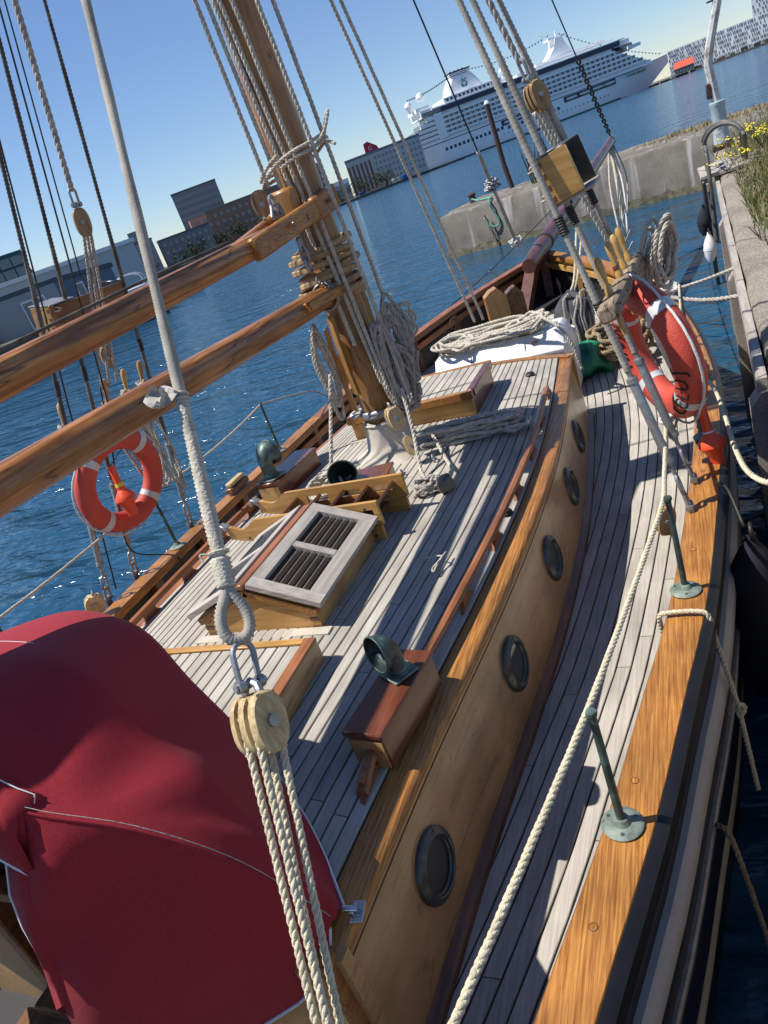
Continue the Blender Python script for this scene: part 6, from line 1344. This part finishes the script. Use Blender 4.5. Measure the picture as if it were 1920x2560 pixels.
# ------------------------------------------------------------------ far shore
mb = MB(); poly = [(-120, 40), (-105, 70), (-125, 130), (-178, 232), (-166, 280), (-178, 340), (-168, 400), (-168, 452), (-150, 474), (-122, 505), (-150, 560), (-30, 672), (2, 652), (40, 640), (140, 634), (700, 600), (1500, 900), (0, 2500), (-1800, 1500), (-1500, 0)]
n_ = len(poly); mb.add([(x, y, 1.3) for x, y in poly] + [(x, y, -1) for x, y in poly], [tuple(range(n_))] + [(i, (i + 1) % n_, n_ + (i + 1) % n_, n_ + i) for i in range(n_)])
struct(mb.build('far_shore', M['land'], smooth=False))
HZ = lambda h: plain('paint_' + h, hexc(h), .7, var=.06, vscale=.2)
def facade(name, pl, pr, depth, z0, z1, mat, label, cat='building', win=None, wmat='far_glass', roof=None, roofh=.6, wout=.05):
    """block whose front runs from pl to pr (x, y); win = (cols, rows, margins u0 u1 v0 v1, fill u, fill v)"""
    pl, pr = Vector((*pl, 0)), Vector((*pr, 0)); d = (pr - pl); L = d.length; d.normalize(); n = Vector((d.y, -d.x, 0)); 
    if n.dot(Vector((CAM.x, CAM.y, 0)) - pl) < 0: n = -n
    T = thing(name, label, cat, (pl.x, pl.y, z0))
    mb = MB(); P = [pl, pr, pr - n * depth, pl - n * depth]; mb.add([p + Vector((0, 0, z0)) for p in P] + [p + Vector((0, 0, z1)) for p in P], [(0, 1, 5, 4), (1, 2, 6, 5), (2, 3, 7, 6), (3, 0, 4, 7), (4, 5, 6, 7)]); mb.build('wall', mat, T, smooth=False)
    if roof is not None:
        mb = MB(); Q = [pl - d * .2 + n * .2, pr + d * .2 + n * .2, pr + d * .2 - n * (depth + .2), pl - d * .2 - n * (depth + .2)]; mb.add([p + Vector((0, 0, z1)) for p in Q] + [p + Vector((0, 0, z1 + roofh)) for p in Q], [(0, 1, 5, 4), (1, 2, 6, 5), (2, 3, 7, 6), (3, 0, 4, 7), (4, 5, 6, 7), (3, 2, 1, 0)]); mb.build('roof', roof, T, smooth=False)
    if win:
        c, r, u0, u1, v0, v1, fu, fv = win; W_, H_ = (L * (u1 - u0)) / c, ((z1 - z0) * (v1 - v0)) / r; R_ = Matrix((d, -n, Vector((0, 0, 1)))).transposed()
        mb = MB(); mb.box((0, 0, 0), (W_ * fu, .16, H_ * fv), R_); proto = mb.build('window', M[wmat], T, smooth=False); first = True
        for i in range(c):
            for j in range(r):
                q = pl + d * (L * u0 + W_ * (i + .5)) + n * wout + Vector((0, 0, z0 + (z1 - z0) * v0 + H_ * (j + .5)))
                w = proto if first else copy_of(proto, T); first = False; w.location = q
    return T, d, n, L
facade('office_tower', (-252, 371), (-230.5, 385.5), 14, 1.3, 35.5, HZ('787d84'), 'tall grey office tower with dark window bands', win=(1, 9, .02, .98, .03, .97, .98, .55), roof=HZ('4a4d50'))
facade('brick_block', (-224, 353), (-178, 380), 14, 1.3, 20.3, HZ('84685a'), 'long dark brick block behind the gaff', win=(14, 4, .05, .97, .12, .95, .5, .42), roof=HZ('6a6f70'), roofh=.8)
T, d, n, L = facade('salmon_building', (-232, 348), (-222.5, 355), 10, 1.3, 19.5, HZ('c98a78'), 'salmon brick building with stepped top and blue banner', win=(2, 4, .1, .9, .2, .95, .5, .4))
mb = MB(); q = Vector((-223.5, 354, 13)) + n * .4; mb.box(q, (2.6, .2, 7), Matrix((d, -n, Vector((0, 0, 1)))).transposed()); mb.build('banner', plain('blue_white_banner', (.12, .2, .6), .6), T, smooth=False)
t_ = text_mesh('U', 2.2, M['white'], 'banner_letter'); place(t_, q + n * .2 + Vector((0, 0, 1.2)), d, n, T)
facade('glass_wing', (-178, 380), (-168, 387), 12, 1.3, 24, HZ('5a6670'), 'dark glass office wing beside the brick block', win=(3, 6, .05, .95, .05, .95, .8, .7))
facade('grey_apartment', (-212, 251), (-196, 264), 12, 1.3, 14.5, HZ('8e9296'), 'grey apartment block with balconies on the far left shore', win=(7, 4, .03, .97, .12, .95, .62, .5), roof=HZ('50565a'))
facade('grey_apartment', (-205, 262), (-201, 265), 8, 14, 19.5, HZ('8a8d90'), 'small penthouse block above the grey apartments', win=(2, 2, .1, .9, .1, .9, .6, .5))
facade('dark_apartment', (-195, 266), (-178, 280), 12, 1.3, 12.5, HZ('70757a'), 'dark apartment row right of the grey apartment block', win=(8, 3, .03, .97, .12, .95, .55, .45), roof=HZ('50565a'))
facade('low_warehouse', (-60.5, 55), (-51.5, 68), 8, 2.0, 6.4, HZ('b6b8b8'), 'long low white warehouse behind the grey house', roof=HZ('d8dada'), roofh=.4)
# hotel with striped front, white roof and red fin
T, d, n, L = facade('striped_hotel', (-185, 463), (-140, 481), 16, 1.3, 21.5, HZ('b9b6b0'), 'white hotel with red-brown stripes beside the stern of the cruise ship', win=(12, 5, .36, .99, .1, .95, .5, .5), roof=HZ('70777c'), roofh=1.4)
for k in range(6):
    mb = MB(); q = Vector((-185, 463, 0)) + d * (1.2 + 2.7 * k) + n * .12; mb.box((q.x, q.y, 10.5), (1.1, .2, 16.5), Matrix((d, -n, Vector((0, 0, 1)))).transposed()); mb.build('brown_stripe', HZ('7a4a40'), T, smooth=False)
facade('white_hall', (-199, 456), (-186, 462), 14, 1.3, 11, HZ('a5adb0'), 'low pale hall with white roof left of the hotel', win=(6, 1, .05, .95, .3, .8, .8, .8), roof=HZ('e8ecee'), roofh=2.6)
RF = thing('red_fin_sign', 'red fin-shaped sign with a white letter on the hotel roof', 'sign', (-168, 470, 22)); q = Vector((-172, 468.2, 0)); mb = MB(); mb.prism([q + Vector((0, 0, 22.4)), q + d * 9 + Vector((0, 0, 22.4)), q + d * 8 + Vector((0, 0, 25)), q + d * 3 + Vector((0, 0, 28.8)), q + d * .2 + Vector((0, 0, 28.0))], -n * 2); mb.build('fin', plain('red_sign_paint', (.55, .015, .03), .5), RF, smooth=False)
t_ = text_mesh('G', 3.4, M['white'], 'sign_letter'); place(t_, q + d * 3.6 + n * .1 + Vector((0, 0, 24.6)), d, n, RF)
facade('teal_tower', (-101, 93), (-97.3, 98.5), 9, 1.3, 13.2, HZ('2e5a5c'), 'teal glass building at the left edge', win=(3, 6, .04, .96, .06, .96, .9, .8))
SPI = thing('church_spire', 'small dark pointed spire above the left roofs', 'spire', (-211.5, 211, 8)); MB().lathe([(3.4, 0), (2.2, 5), (.05, 12.5)], 4, (-211.5, 211, 8), caps=False).build('spire', HZ('4a3a32'), SPI, smooth=False)
# grey house with blue gable on the near left quay
mb = MB(); poly = [(-75, 20), (-41, 33), (-36.5, 40), (-34.6, 44.6), (-34.4, 46.8), (-37.5, 49.5), (-52, 56), (-70, 72), (-105, 72), (-130, 40)]
n_ = len(poly); mb.add([(x, y, 2.0) for x, y in poly] + [(x, y, -1) for x, y in poly], [tuple(range(n_))] + [(i, (i + 1) % n_, n_ + (i + 1) % n_, n_ + i) for i in range(n_)]); struct(mb.build('left_quay', M['land'], smooth=False))
GH, d, n, L = facade('grey_house', (-47.5, 34.6), (-40.0, 43.0), 7, 2.0, 4.62, HZ('989c9e'), 'grey harbour house with white double door and blue end wall', 'house')
P0, P1 = Vector((-40.0, 43.0, 0)), Vector((-37.0, 45.9, 0)); dd = (P1 - P0).normalized()
mb = MB(); mb.prism([Vector((-47.9, 34.2, 4.6)), Vector((-39.85, 43.2, 4.6)), Vector((-37.0, 46.2, 4.25)), Vector((-44.5, 49, 4.25))], (0, 0, .34)); mb.build('roof', HZ('50565c'), GH, smooth=False)
nb = Vector((dd.y, -dd.x, 0)); nb = nb if nb.dot(Vector((1.9, 0, 0)) - P0) > 0 else -nb
mb = MB(); mb.prism([P0 + Vector((0, 0, 2)), P1 + Vector((0, 0, 2)), P1 + Vector((0, 0, 4.25)), P0 + Vector((0, 0, 4.6))], -nb * 5); mb.build('blue_wall', HZ('5d6b7e'), GH, smooth=False)
Rb = Matrix((dd, -nb, Vector((0, 0, 1)))).transposed(); q = P0 + dd * 1.55 + Vector((0, 0, 3.5))
mb = MB(); mb.box(q + nb * .02, (.62, .08, 1.15), Rb); F = mb.build('window_frame', M['white'], GH, smooth=False); mb = MB(); mb.box(q + nb * .06, (.42, .06, .92), Rb); mb.build('window_pane', M['far_glass'], F, smooth=False)
Rg = Matrix((d, -n, Vector((0, 0, 1)))).transposed(); q = Vector((-40.0, 43.0, 0)) - d * 1.9 + Vector((0, 0, 3.1))
mb = MB(); mb.box(q + n * .03, (1.75, .1, 2.05), Rg); F = mb.build('door_frame', M['white'], GH, smooth=False)
for k in (-1, 1): mb = MB(); mb.box(q + n * .07 + d * .42 * k, (.68, .08, 1.75), Rg); mb.build('door_pane', M['far_glass'], F, smooth=False)
MB().box(Vector((-44.6, 37.4, 2.7)) + n * .5, (4.2, .06, 1.4), Rg).build('wood_fence', M['pinrail'], GH, smooth=False)
# rocks at the foot of the left quay
rg2 = random.Random(9)
for k in range(22):
    t = k / 21; c = Vector((-41.8 + 8.0 * t, 32.2 + 12.0 * t, .55)) + Vector((rg2.uniform(-.5, .5), rg2.uniform(-.5, .5), rg2.uniform(-.2, .5))); s_ = rg2.uniform(.45, .9); ph = [rg2.uniform(0, 6) for _ in range(4)]; mb = MB(); rows = []
    for j in range(6):
        b = math.pi * j / 5; rows.append([c + Vector((math.cos(a) * math.sin(b) * s_ * (1 + .2 * math.sin(2 * a + ph[0] + b)), math.sin(a) * math.sin(b) * s_ * .9 * (1 + .2 * math.sin(3 * a + ph[1])), math.cos(b) * s_ * .7 * (1 + .15 * math.sin(2 * a + ph[2])))) for a in np.linspace(0, 2 * math.pi, 8)[:-1]])
    tag(mb.grid(rows, True).build('shore_rock', M['pier'], smooth=False), 'grey boulder in the rock bank below the grey house', 'rock', 'boulders below the grey house')
# moored work boat behind the gaff
WBt = thing('work_boat', 'dark work boat with red and white deckhouse by the grey house', 'boat', (-45.5, 59.3, 0)); bdv = Vector((.62, .78, 0)).normalized(); bn = Vector((bdv.y, -bdv.x, 0)); bc_ = Vector((-45.5, 59.3, 0)); secs = []
for t in np.linspace(-1, 1, 15):
    w = 1.5 * (1 - max(0, t) ** 3 * .95); z = 1.0 + .45 * max(0, t) ** 2; p = bc_ + bdv * t * 5.2; secs.append([p + bn * w * .7 + Vector((0, 0, -.3)), p + bn * w + Vector((0, 0, z)), p - bn * w + Vector((0, 0, z)), p - bn * w * .7 + Vector((0, 0, -.3))])
mb = MB(); mb.sweep(secs).build('hull', M['black'], WBt, smooth=False); Rw = Matrix((bdv, -bn, Vector((0, 0, 1)))).transposed()
MB().bbox(bc_ - bdv * 1.2 + Vector((0, 0, 1.6)), (2.4, 1.7, 1.3), Rw, b=.1).build('deckhouse', M['white'], WBt); MB().bbox(bc_ - bdv * 2.9 + Vector((0, 0, 1.85)), (1.3, 1.5, 1.2), Rw, b=.1).build('red_locker', plain('boat_red', (.55, .02, .03), .5), WBt)
mb = MB()
for s in (-1, 1): mb.tube(spline([bc_ + bdv * .1 + bn * .7 * s + Vector((0, 0, 1.3)), bc_ - bdv * .0 + bn * .7 * s + Vector((0, 0, 3.2)), bc_ - bdv * 2.3 + bn * .7 * s + Vector((0, 0, 3.3)), bc_ - bdv * 2.6 + bn * .7 * s + Vector((0, 0, 1.3))], 4), .05, 6)
mb.build('tube_frame', M['white'], WBt); MB().bbox(bc_ + bdv * 1.2 + Vector((0, 0, 2.0)), (2.0, 1.6, .3), Rw, b=.05).build('canopy', plain('sand_canvas', (.3, .26, .15), .8), WBt)
o = MB().tube([(-43.2, 39.0, 2), (-43.2, 39.0, 4.4), (-43.1, 39.2, 5.2)], .05, 6).build('street_lamp', M['galv']); tag(o, 'slim lamp post before the grey house', 'street lamp')
# trees
def tree(c, w, h, label, seed, n=520, leaf=.9, mat='leaf'):
    T = thing('tree', label, 'tree', c, 'trees on the far shore'); rg3 = np.random.default_rng(seed); c = Vector(c)
    mb = MB(); mb.tube([c, c + Vector((.1 * w, 0, h * .35)), c + Vector((0, 0, h * .7))], [w * .06, w * .045, w * .015], 6)
    for k in range(4): a = k * 1.6; mb.tube([c + Vector((0, 0, h * .35)), c + Vector((math.cos(a) * w * .3, math.sin(a) * w * .3, h * .62))], [w * .03, w * .01], 5)
    mb.build('trunk', M['bark'], T); V_, F_ = [], []; cl_ = [(rg3.normal(0, .24) * w, rg3.normal(0, .24) * w, h * (.55 + rg3.normal(0, .17)), w * (.16 + .16 * rg3.random())) for _ in range(13)]
    for i in range(n):
        cx_, cy_, cz_, r_ = cl_[i % 13]; p = rg3.normal(0, 1, 3); p = p / np.linalg.norm(p) * r_ * (.6 + .45 * rg3.random()); q = np.array([c.x + cx_ + p[0], c.y + cy_ + p[1], c.z + cz_ + p[2]]); a, b = rg3.normal(0, 1, 3), rg3.normal(0, 1, 3); a = a / np.linalg.norm(a) * leaf; b = b / np.linalg.norm(b) * leaf
        k = len(V_); V_ += [tuple(q - a * .5), tuple(q + b * .4), tuple(q + a * .5), tuple(q - b * .4)]; F_.append((k, k + 1, k + 2, k + 3))
    mb = MB(); mb.add(V_, F_); mb.build('crown', M[mat], T, smooth=False)
for k, (x, y, w, h, lab) in enumerate(((-205, 346, 12, 11, 'broad tree before the dark brick block, right of the salmon building'), (-217, 343, 9, 9, 'round tree directly before the salmon building'), (-192, 353, 13, 12, 'tree at the right part of the dark brick block'), (-176, 455, 15, 11, 'dark tree before the striped hotel, left one'), (-163, 462, 16, 11, 'dark tree before the striped hotel, next to the cruise ship'), (-195, 452, 10, 8, 'small tree before the white-roofed hall'), (-190, 245, 12, 8, 'tree before the grey apartment block'), (-178, 262, 11, 8, 'tree before the dark apartment row'))): tree((x, y, 1.2), w, h, lab, k + 1)
tree((-44.8, 34.6, 1.8), 2.6, 2.4, 'grey-green bush beside the grey house', 30, 420, .22, 'leaf_grey'); tree((-42.6, 36.2, 1.8), 2.2, 1.7, 'low bush on the bank below the grey house', 31, 360, .22, 'leaf')
# low quay sheds, tents and blue van shapes near the hotel
for k, (x, y, w, h, hx, lab) in enumerate(((-158, 468, 5, 2.4, 'd8d8d4', 'white container on the quay before the hotel'), (-152, 472, 6, 2.6, '2a62b0', 'blue truck on the quay at the cruise ship stern'), (-176, 452.5, 4, 2.0, '2a50a0', 'small blue van on the quay near the mast'))):
    o = MB().bbox((x, y, 1.3 + h / 2), (w, 2.2, h), rotz(.4), b=.15).build('quay_vehicle', HZ(hx)); tag(o, lab, 'vehicle')
# ------------------------------------------------------------------ cruise ship
CSH = thing('cruise_ship', 'large white cruise ship moored across the harbour', 'cruise ship', (-178, 528, 0))
S0 = Vector((-178, 528, 0)); ce = Vector((190, 123, 0)).normalized(); cn = Vector((ce.y, -ce.x, 0))   # cn points to the camera side
CW = plain('cruise_white', (.84, .85, .86), .45, var=.02, vscale=.1); CG = M['far_glass']; CNV = plain('cruise_navy', (.015, .025, .06), .4); CTL = plain('cruise_teal', (.02, .12, .17), .4)
def cp_(s, b, z): return S0 + ce * s - cn * b + Vector((0, 0, z))     # b = distance inboard from the near side
RC = Matrix((ce, -cn, Vector((0, 0, 1)))).transposed()
def cbox(mb, s0, s1, b0, b1, z0, z1): mb.box(cp_((s0 + s1) / 2, (b0 + b1) / 2, (z0 + z1) / 2), (s1 - s0, b1 - b0, z1 - z0), RC); return mb
BM = 30.0
mb = MB(); rows = []
for s in list(np.linspace(0, 20, 8)) + list(np.linspace(30, 160, 8)) + list(np.linspace(168, 226, 16)):
    t = max(0, (s - 160) / 66); a = max(0, 1 - s / 20)
    hw_top = 15 * (1 - t ** 2.2) * (1 - .45 * a ** 2.2); hw_bot = 15 * max(0, 1 - (max(0, (s - 150) / 55)) ** 1.7) * (1 - .75 * a ** 1.6); zt = 14.8 + 2.8 * max(0, (s - 150) / 76) ** 1.5; zb = -1 + (5.5 * a ** 2) + max(0, (s - 205) / 21) * 13
    rows.append([cp_(s, 15 - (hw_bot + (hw_top - hw_bot) * u ** 1.2), zb + (zt - zb) * u) for u in np.linspace(0, 1, 7)] + [cp_(s, 15 + hw_top, zt)])
mb.grid(rows); mb.f.append(tuple(range(8))); mb.m.append(0); mb.build('hull', CW, CSH, angle=50)
mb = MB(); rows = []
for s in np.linspace(8, 203, 30):
    t = max(0, (s - 150) / 55); a = max(0, 1 - s / 20); hw = 15 * max(.0, 1 - t ** 1.7) * (1 - .75 * a ** 1.6) + .12; rows.append([cp_(s, 15 - hw - .05, -.5), cp_(s, 15 - hw - .12 - .25 * t, 1.1)])
mb.grid(rows).build('boot_topping', plain('cruise_green', (.02, .09, .08), .5), CSH)
mb = MB(); cbox(mb, 14, 196, -.15, .1, 14.5, 15.0); mb.build('deck_line', CNV, CSH, smooth=False)
# decks: white slab edges over recessed glass
nd = 6
for k in range(nd):
    z0 = 15.0 + 3.0 * k; s0 = 6 + 5.2 * k; s1 = 206 - 5.6 * k
    mb = MB(); cbox(mb, s0 + 3, s1 - 2, 1.6, BM - 1.6, z0, z0 + 3.0); D_ = mb.build('balcony_deck', CG if k in (1, 2, 3, 4) else CW, CSH, smooth=False)
    mb = MB(); cbox(mb, s0, s1, -.1, BM + .1, z0 - .25, z0 + .25); cbox(mb, s0 + 1, s1 - 1, -.1, .1, z0 + .25, z0 + 1.05); mb.build('balcony_front', CW, CSH, smooth=False)
    if k in (1, 2, 3, 4):
        mb = MB(); s = 44.0
        while s < s1 - 6: cbox(mb, s, s + .35, .1, 1.7, z0 + .2, z0 + 2.8); cbox(mb, s + 1.2, s + 1.9, 1.5, 1.62, z0 + .3, z0 + 2.6); s += 3.9
        o = mb.build('balcony_dividers', CW, CSH, smooth=False); o['kind'] = 'stuff'
# stern terrace wings, solid white
for k in range(6): mb = MB(); cbox(mb, 6 + 5.2 * k, 40 + .5 * k, .0, 1.5, 15.2 + 3 * k, 16.9 + 3 * k); mb.build('stern_terrace', CW, CSH, smooth=False)
mb = MB(); cbox(mb, 38, 44, -.12, 1.0, 16.5, 33); mb.build('stern_pillar', CW, CSH, smooth=False)
# upper works
mb = MB(); cbox(mb, 42, 182, .2, BM - .2, 33.0, 36.0); mb.build('navy_band', CNV, CSH, smooth=False)
mb = MB(); cbox(mb, 38, 186, -.3, BM, 36.0, 36.6); cbox(mb, 48, 92, 1.0, BM - 1, 36.6, 40.2); cbox(mb, 104, 168, 1.5, BM - 1.5, 36.6, 38.4); cbox(mb, 30, 48, 2, BM - 2, 33.2, 37.5); cbox(mb, 28, 38, 4, BM - 4, 37.5, 40); cbox(mb, 178, 190, 1, BM - 1, 32.5, 35.6); mb.build('upper_deck', CW, CSH, smooth=False)
mb = MB(); cbox(mb, 30, 44, -.05, 2.2, 33.6, 35.8); mb.build('aft_lounge_glass', CG, CSH, smooth=False)
mb = MB(); cbox(mb, 186, 196, -2.5, BM + 2.5, 28.6, 30.6); mb.build('bridge_wing', CW, CSH, smooth=False)
mb = MB(); cbox(mb, 183.5, 193, 3, BM - 3, 30.8, 32.6); mb.build('bridge_glass', CG, CSH, smooth=False)
for k in range(13):
    mb = MB(); cbox(mb, 50 + 3.1 * k, 51.7 + 3.1 * k, .9, 1.1, 37.6, 39.4); mb.build('upper_window', CNV, CSH, smooth=False)
mb = MB()
for s in np.arange(46, 178, 2.2): cbox(mb, s, s + .18, .0, .15, 36.6, 37.9)
cbox(mb, 46, 178, .0, .12, 37.8, 37.95); o = mb.build('deck_railing', CW, CSH, smooth=False); o['kind'] = 'stuff'
# funnel with emblem
mb = MB(); secs = []
for z, s0, s1, w in ((40, 54, 82, 6.5), (46, 56.5, 78.5, 5.6), (50, 59, 76, 4.8), (51, 60, 75, 4.6)): secs.append([cp_(s0, 15 - w, z), cp_(s0 + 2, 15 - w - .8, z), cp_(s1 - 2, 15 - w - .8, z), cp_(s1, 15 - w, z), cp_(s1, 15 + w, z), cp_(s0, 15 + w, z)])
mb.sweep(secs).build('funnel', CW, CSH, smooth=False)
for k in range(4): mb = MB(); cbox(mb, 60 - .3 * k, 75 + .2 * k, 10 - .2 * k, 20, 51.1 + .9 * k, 51.6 + .9 * k); mb.build('funnel_louvre', CNV if k == 3 else CW, CSH, smooth=False)
mb = MB(); mb.tube([cp_(63 + .6 * k, 13 + k, 51) for k in range(2)], .5, 6)
for k in range(4): mb.tube([cp_(63 + 3 * k, 15, 51), cp_(62.5 + 3 * k, 15, 55.2)], .7, 8)
mb.build('exhaust_pipe', CNV, CSH)
for sg in (-1, 1):
    q = [(2.0 * sg, 2.6), (1.0 * sg, 3.0), (.45 * sg, 2.0), (1.3 * sg, .9), (2.0 * sg, -.3), (1.5 * sg, -1.6), (.6 * sg, -1.7), (.7 * sg, -.9), (1.2 * sg, -.8)]
    mb = MB(); mb.tube(spline([cp_(68 + a, 8.4 - .12 * (b + 3), 45 + b) for a, b in q], 4), [.38] * 33, 6); mb.build('funnel_emblem', CTL, CSH)
for (s, z, r) in ((26, 43.5, 3.0), (36, 46.5, 3.2), (98, 44, 2.2), (112, 46, 2.2)):
    mb = MB(); mb.lathe([(1.0, -4.5), (.9, -r * .8), (r * .7, -r * .7), (r, 0), (r * .7, r * .7), (0, r)], 14, cp_(s, 12, z), caps=False); mb.build('radome', CW, CSH)
# mast tower forward
mb = MB(); secs = []
for z, s0, s1 in ((38, 128, 152), (42, 134, 151), (47, 139, 148), (52, 140.5, 146)): secs.append([cp_(s0, 10, z), cp_(s1, 10, z), cp_(s1, 20, z), cp_(s0, 20, z)])
mb.sweep(secs); cbox(mb, 136, 149, 11, 19, 52, 53); cbox(mb, 120, 160, 4, 26, 38.3, 40); cbox(mb, 160, 175, 6, 24, 38.3, 40.2); mb.build('mast_tower', CW, CSH, smooth=False)
mb = MB(); mb.tube([cp_(140, 15, 52), cp_(130, 15, 58)], .4, 6); mb.tube([cp_(144, 15, 52), cp_(144, 15, 57)], .5, 6); mb.tube([cp_(176, 15, 36), cp_(176, 15, 41)], .3, 5); mb.build('antenna', CW, CSH)
# string of flags dressed from stern to bow
mb = MB()
for (a, b, dp) in (((26, 15, 48), (66, 15, 55), 2), ((66, 15, 55), (140, 15, 56), 4), ((144, 15, 56), (222, 15, 19), 3)):
    p = sag(cp_(*a), cp_(*b), dp, 30); mb.tube(p, .07, 4)
    for k in range(1, 30): mb.add([p[k], p[k] + ce * .9, p[k] + ce * .9 + Vector((0, 0, -.8)), p[k] + Vector((0, 0, -.8))], [(0, 1, 2, 3)])
o = mb.build('flag_string', CNV, CSH, smooth=False); o['kind'] = 'stuff'
# hull windows and dark panels for the lifeboat recess shade
mb = MB(); cbox(mb, 0, 1.9, -.06, .1, 0, 2.0); pw = mb.build('hull_window', CNV, CSH, smooth=False); pw.location = ce * 40 + Vector((0, 0, 8.6))
for k in range(1, 14): w = copy_of(pw, CSH); w.location = ce * (40 + 3.3 * k) + Vector((0, 0, 8.6))
for s in list(np.arange(88, 104, 3.4)) + list(np.arange(120, 129, 3.4)): w = copy_of(pw, CSH); w.location = ce * s + Vector((0, 0, 7.6))
for k in range(5): w = copy_of(pw, CSH); w.location = ce * (21.5 + 2.9 * k) - cn * (1.5 - .28 * k) + Vector((0, 0, 9.4))
mb = MB(); cbox(mb, 0, .7, -.06, .1, 0, .7); ph_ = mb.build('hull_porthole', CNV, CSH, smooth=False); ph_.location = ce * 84 + Vector((0, 0, 5.2))
for k in range(1, 26): w = copy_of(ph_, CSH); w.location = ce * (84 + 3.3 * k) + Vector((0, 0, 5.2))
DK = plain('lifeboat_recess_shade', (.05, .045, .05), .7)
for a, b in ((84, 106), (133, 174)):
    mb = MB(); cbox(mb, a, b, -.10, .1, 10.6, 14.2); mb.build('lifeboat_recess_shade', DK, CSH, smooth=False)  # panel sits proud of the hull; its dark colour stands for recess shade
LBW = plain('lifeboat_white', (.62, .62, .62), .5); LBO = plain('lifeboat_orange', (.45, .10, .04), .5)
for k, s in enumerate((90, 100, 139, 149.5, 160, 169)):
    mb = MB(); secs = []
    for t in np.linspace(-1, 1, 9): w = 1 - abs(t) ** 3 * .8; secs.append([cp_(s + t * 4.2, -.2, 11.2 + .5 * abs(t)), cp_(s + t * 4.2, -.2 - 1.2 * w, 11.9), cp_(s + t * 4.2, -.2 - 1.0 * w, 12.6), cp_(s + t * 4.2, -.2, 13.3 - .3 * abs(t))])
    mb.sweep(secs).build('lifeboat', LBW, CSH)
t_ = text_mesh('CRYSTAL SERENITY', 2.3, CTL, 'ship_name')
def hull_pt(s, z):
    t = max(0, (s - 160) / 66); hw_top = 15 * (1 - t ** 2.2); hw_bot = 15 * max(0, 1 - (max(0, (s - 150) / 55)) ** 1.7); zt = 14.8 + 2.8 * max(0, (s - 150) / 76) ** 1.5; u = z / zt; return cp_(s, 15 - (hw_bot + (hw_top - hw_bot) * u ** 1.2), z)
pA, pB, pC = hull_pt(182, 12.6), hull_pt(205, 12.6), hull_pt(193, 14.0); X_ = (pB - pA).normalized(); Z_ = X_.cross((pC - (pA + pB) / 2)).normalized(); Z_ = Z_ if Z_.dot(cn) > 0 else -Z_
place(t_, hull_pt(193.5, 12.8) + Z_ * .5, X_, Z_, CSH)
# ------------------------------------------------------------------ patterned white block and the houses on the right shore
def patterned(name, pl, pr, depth, z0, z1, cols, rows_, label, seed, pale='e2e4e4'):
    T, d, n, L = facade(name, pl, pr, depth, z0, z1, HZ(pale), label)
    rg2 = random.Random(seed); H_ = (z1 - z0) / rows_; W_ = L / cols; R_ = Matrix((d, -n, Vector((0, 0, 1)))).transposed()
    mb = MB(); mb.box((0, 0, 0), (W_ * .34, .3, H_ * .66), R_); pr_ = mb.build('window', M['far_glass'], T, smooth=False); first = True
    for i in range(cols):
        for j in range(rows_):
            if rg2.random() < .12: continue
            o_ = (.25 if (j + (i // 3)) % 2 else -.15) * W_ + rg2.uniform(-.1, .1) * W_; q = Vector((*pl, 0)) + d * (W_ * (i + .5) + o_) + n * .1 + Vector((0, 0, z0 + H_ * (j + .5)))
            w = pr_ if first else copy_of(pr_, T); first = False; w.location = q
    return T, d, n
patterned('patterned_block', (4, 700), (38, 699), 20, 1.3, 19.5, 26, 7, 'long white block with scattered dark windows on the right shore', 3)
patterned('patterned_block', (38.3, 699), (78, 696), 22, 1.3, 20.0, 34, 6, 'white block with dense slanted windows, right of the long one', 4, 'eaecec')
patterned('patterned_tower', (72.5, 797), (100, 795), 20, 1.3, 62, 12, 18, 'tall patterned tower at the upper right corner', 5, 'd8dee0')
RH = thing('red_roof_house', 'low house with red tiled roof on the right quay', 'house', (13, 650, 1.3)); mb = MB(); mb.box((13, 650, 3.4), (13, 8, 4.2)); mb.build('wall', HZ('7d7a72'), RH, smooth=False)
mb = MB(); mb.add([(6, 645.5, 5.4), (20.3, 645.5, 5.4), (20.3, 654.5, 5.4), (6, 654.5, 5.4), (7, 650, 9.6), (19.6, 650, 9.6)], [(0, 1, 5, 4), (2, 3, 4, 5), (1, 2, 5), (3, 0, 4)]); mb.build('roof', HZ('c8553c'), RH, smooth=False)
for k in range(5): mb = MB(); mb.box((8.4 + 2.3 * k, 645.9, 3.4), (1.2, .2, 1.6)); mb.build('window', M['far_glass'], RH, smooth=False)
rg2 = random.Random(21)
for k in range(16):
    x = 22 + 7.5 * k; h = rg2.uniform(1.2, 2.6); o = MB().bbox((x, 646 + rg2.uniform(-3, 4), 1.3 + h / 2), (rg2.uniform(3, 6), 3, h), b=.3).build('quay_clutter', HZ(rg2.choice(['5c5448', '6d6a60', '8a5a3a', '3d4038', '7a7468']))); tag(o, 'small shed or heap on the right quay below the white blocks', 'shed', 'sheds and heaps along the right quay')
for k in range(9):
    x = 4 + 12 * k; o = MB().tube([(x, 640.5, -1), (x, 640.5, 1.6)], .5, 8).build('quay_pile', M['cream']); tag(o, 'pale pile standing along the right quay wall', 'pile', 'piles along the right quay')
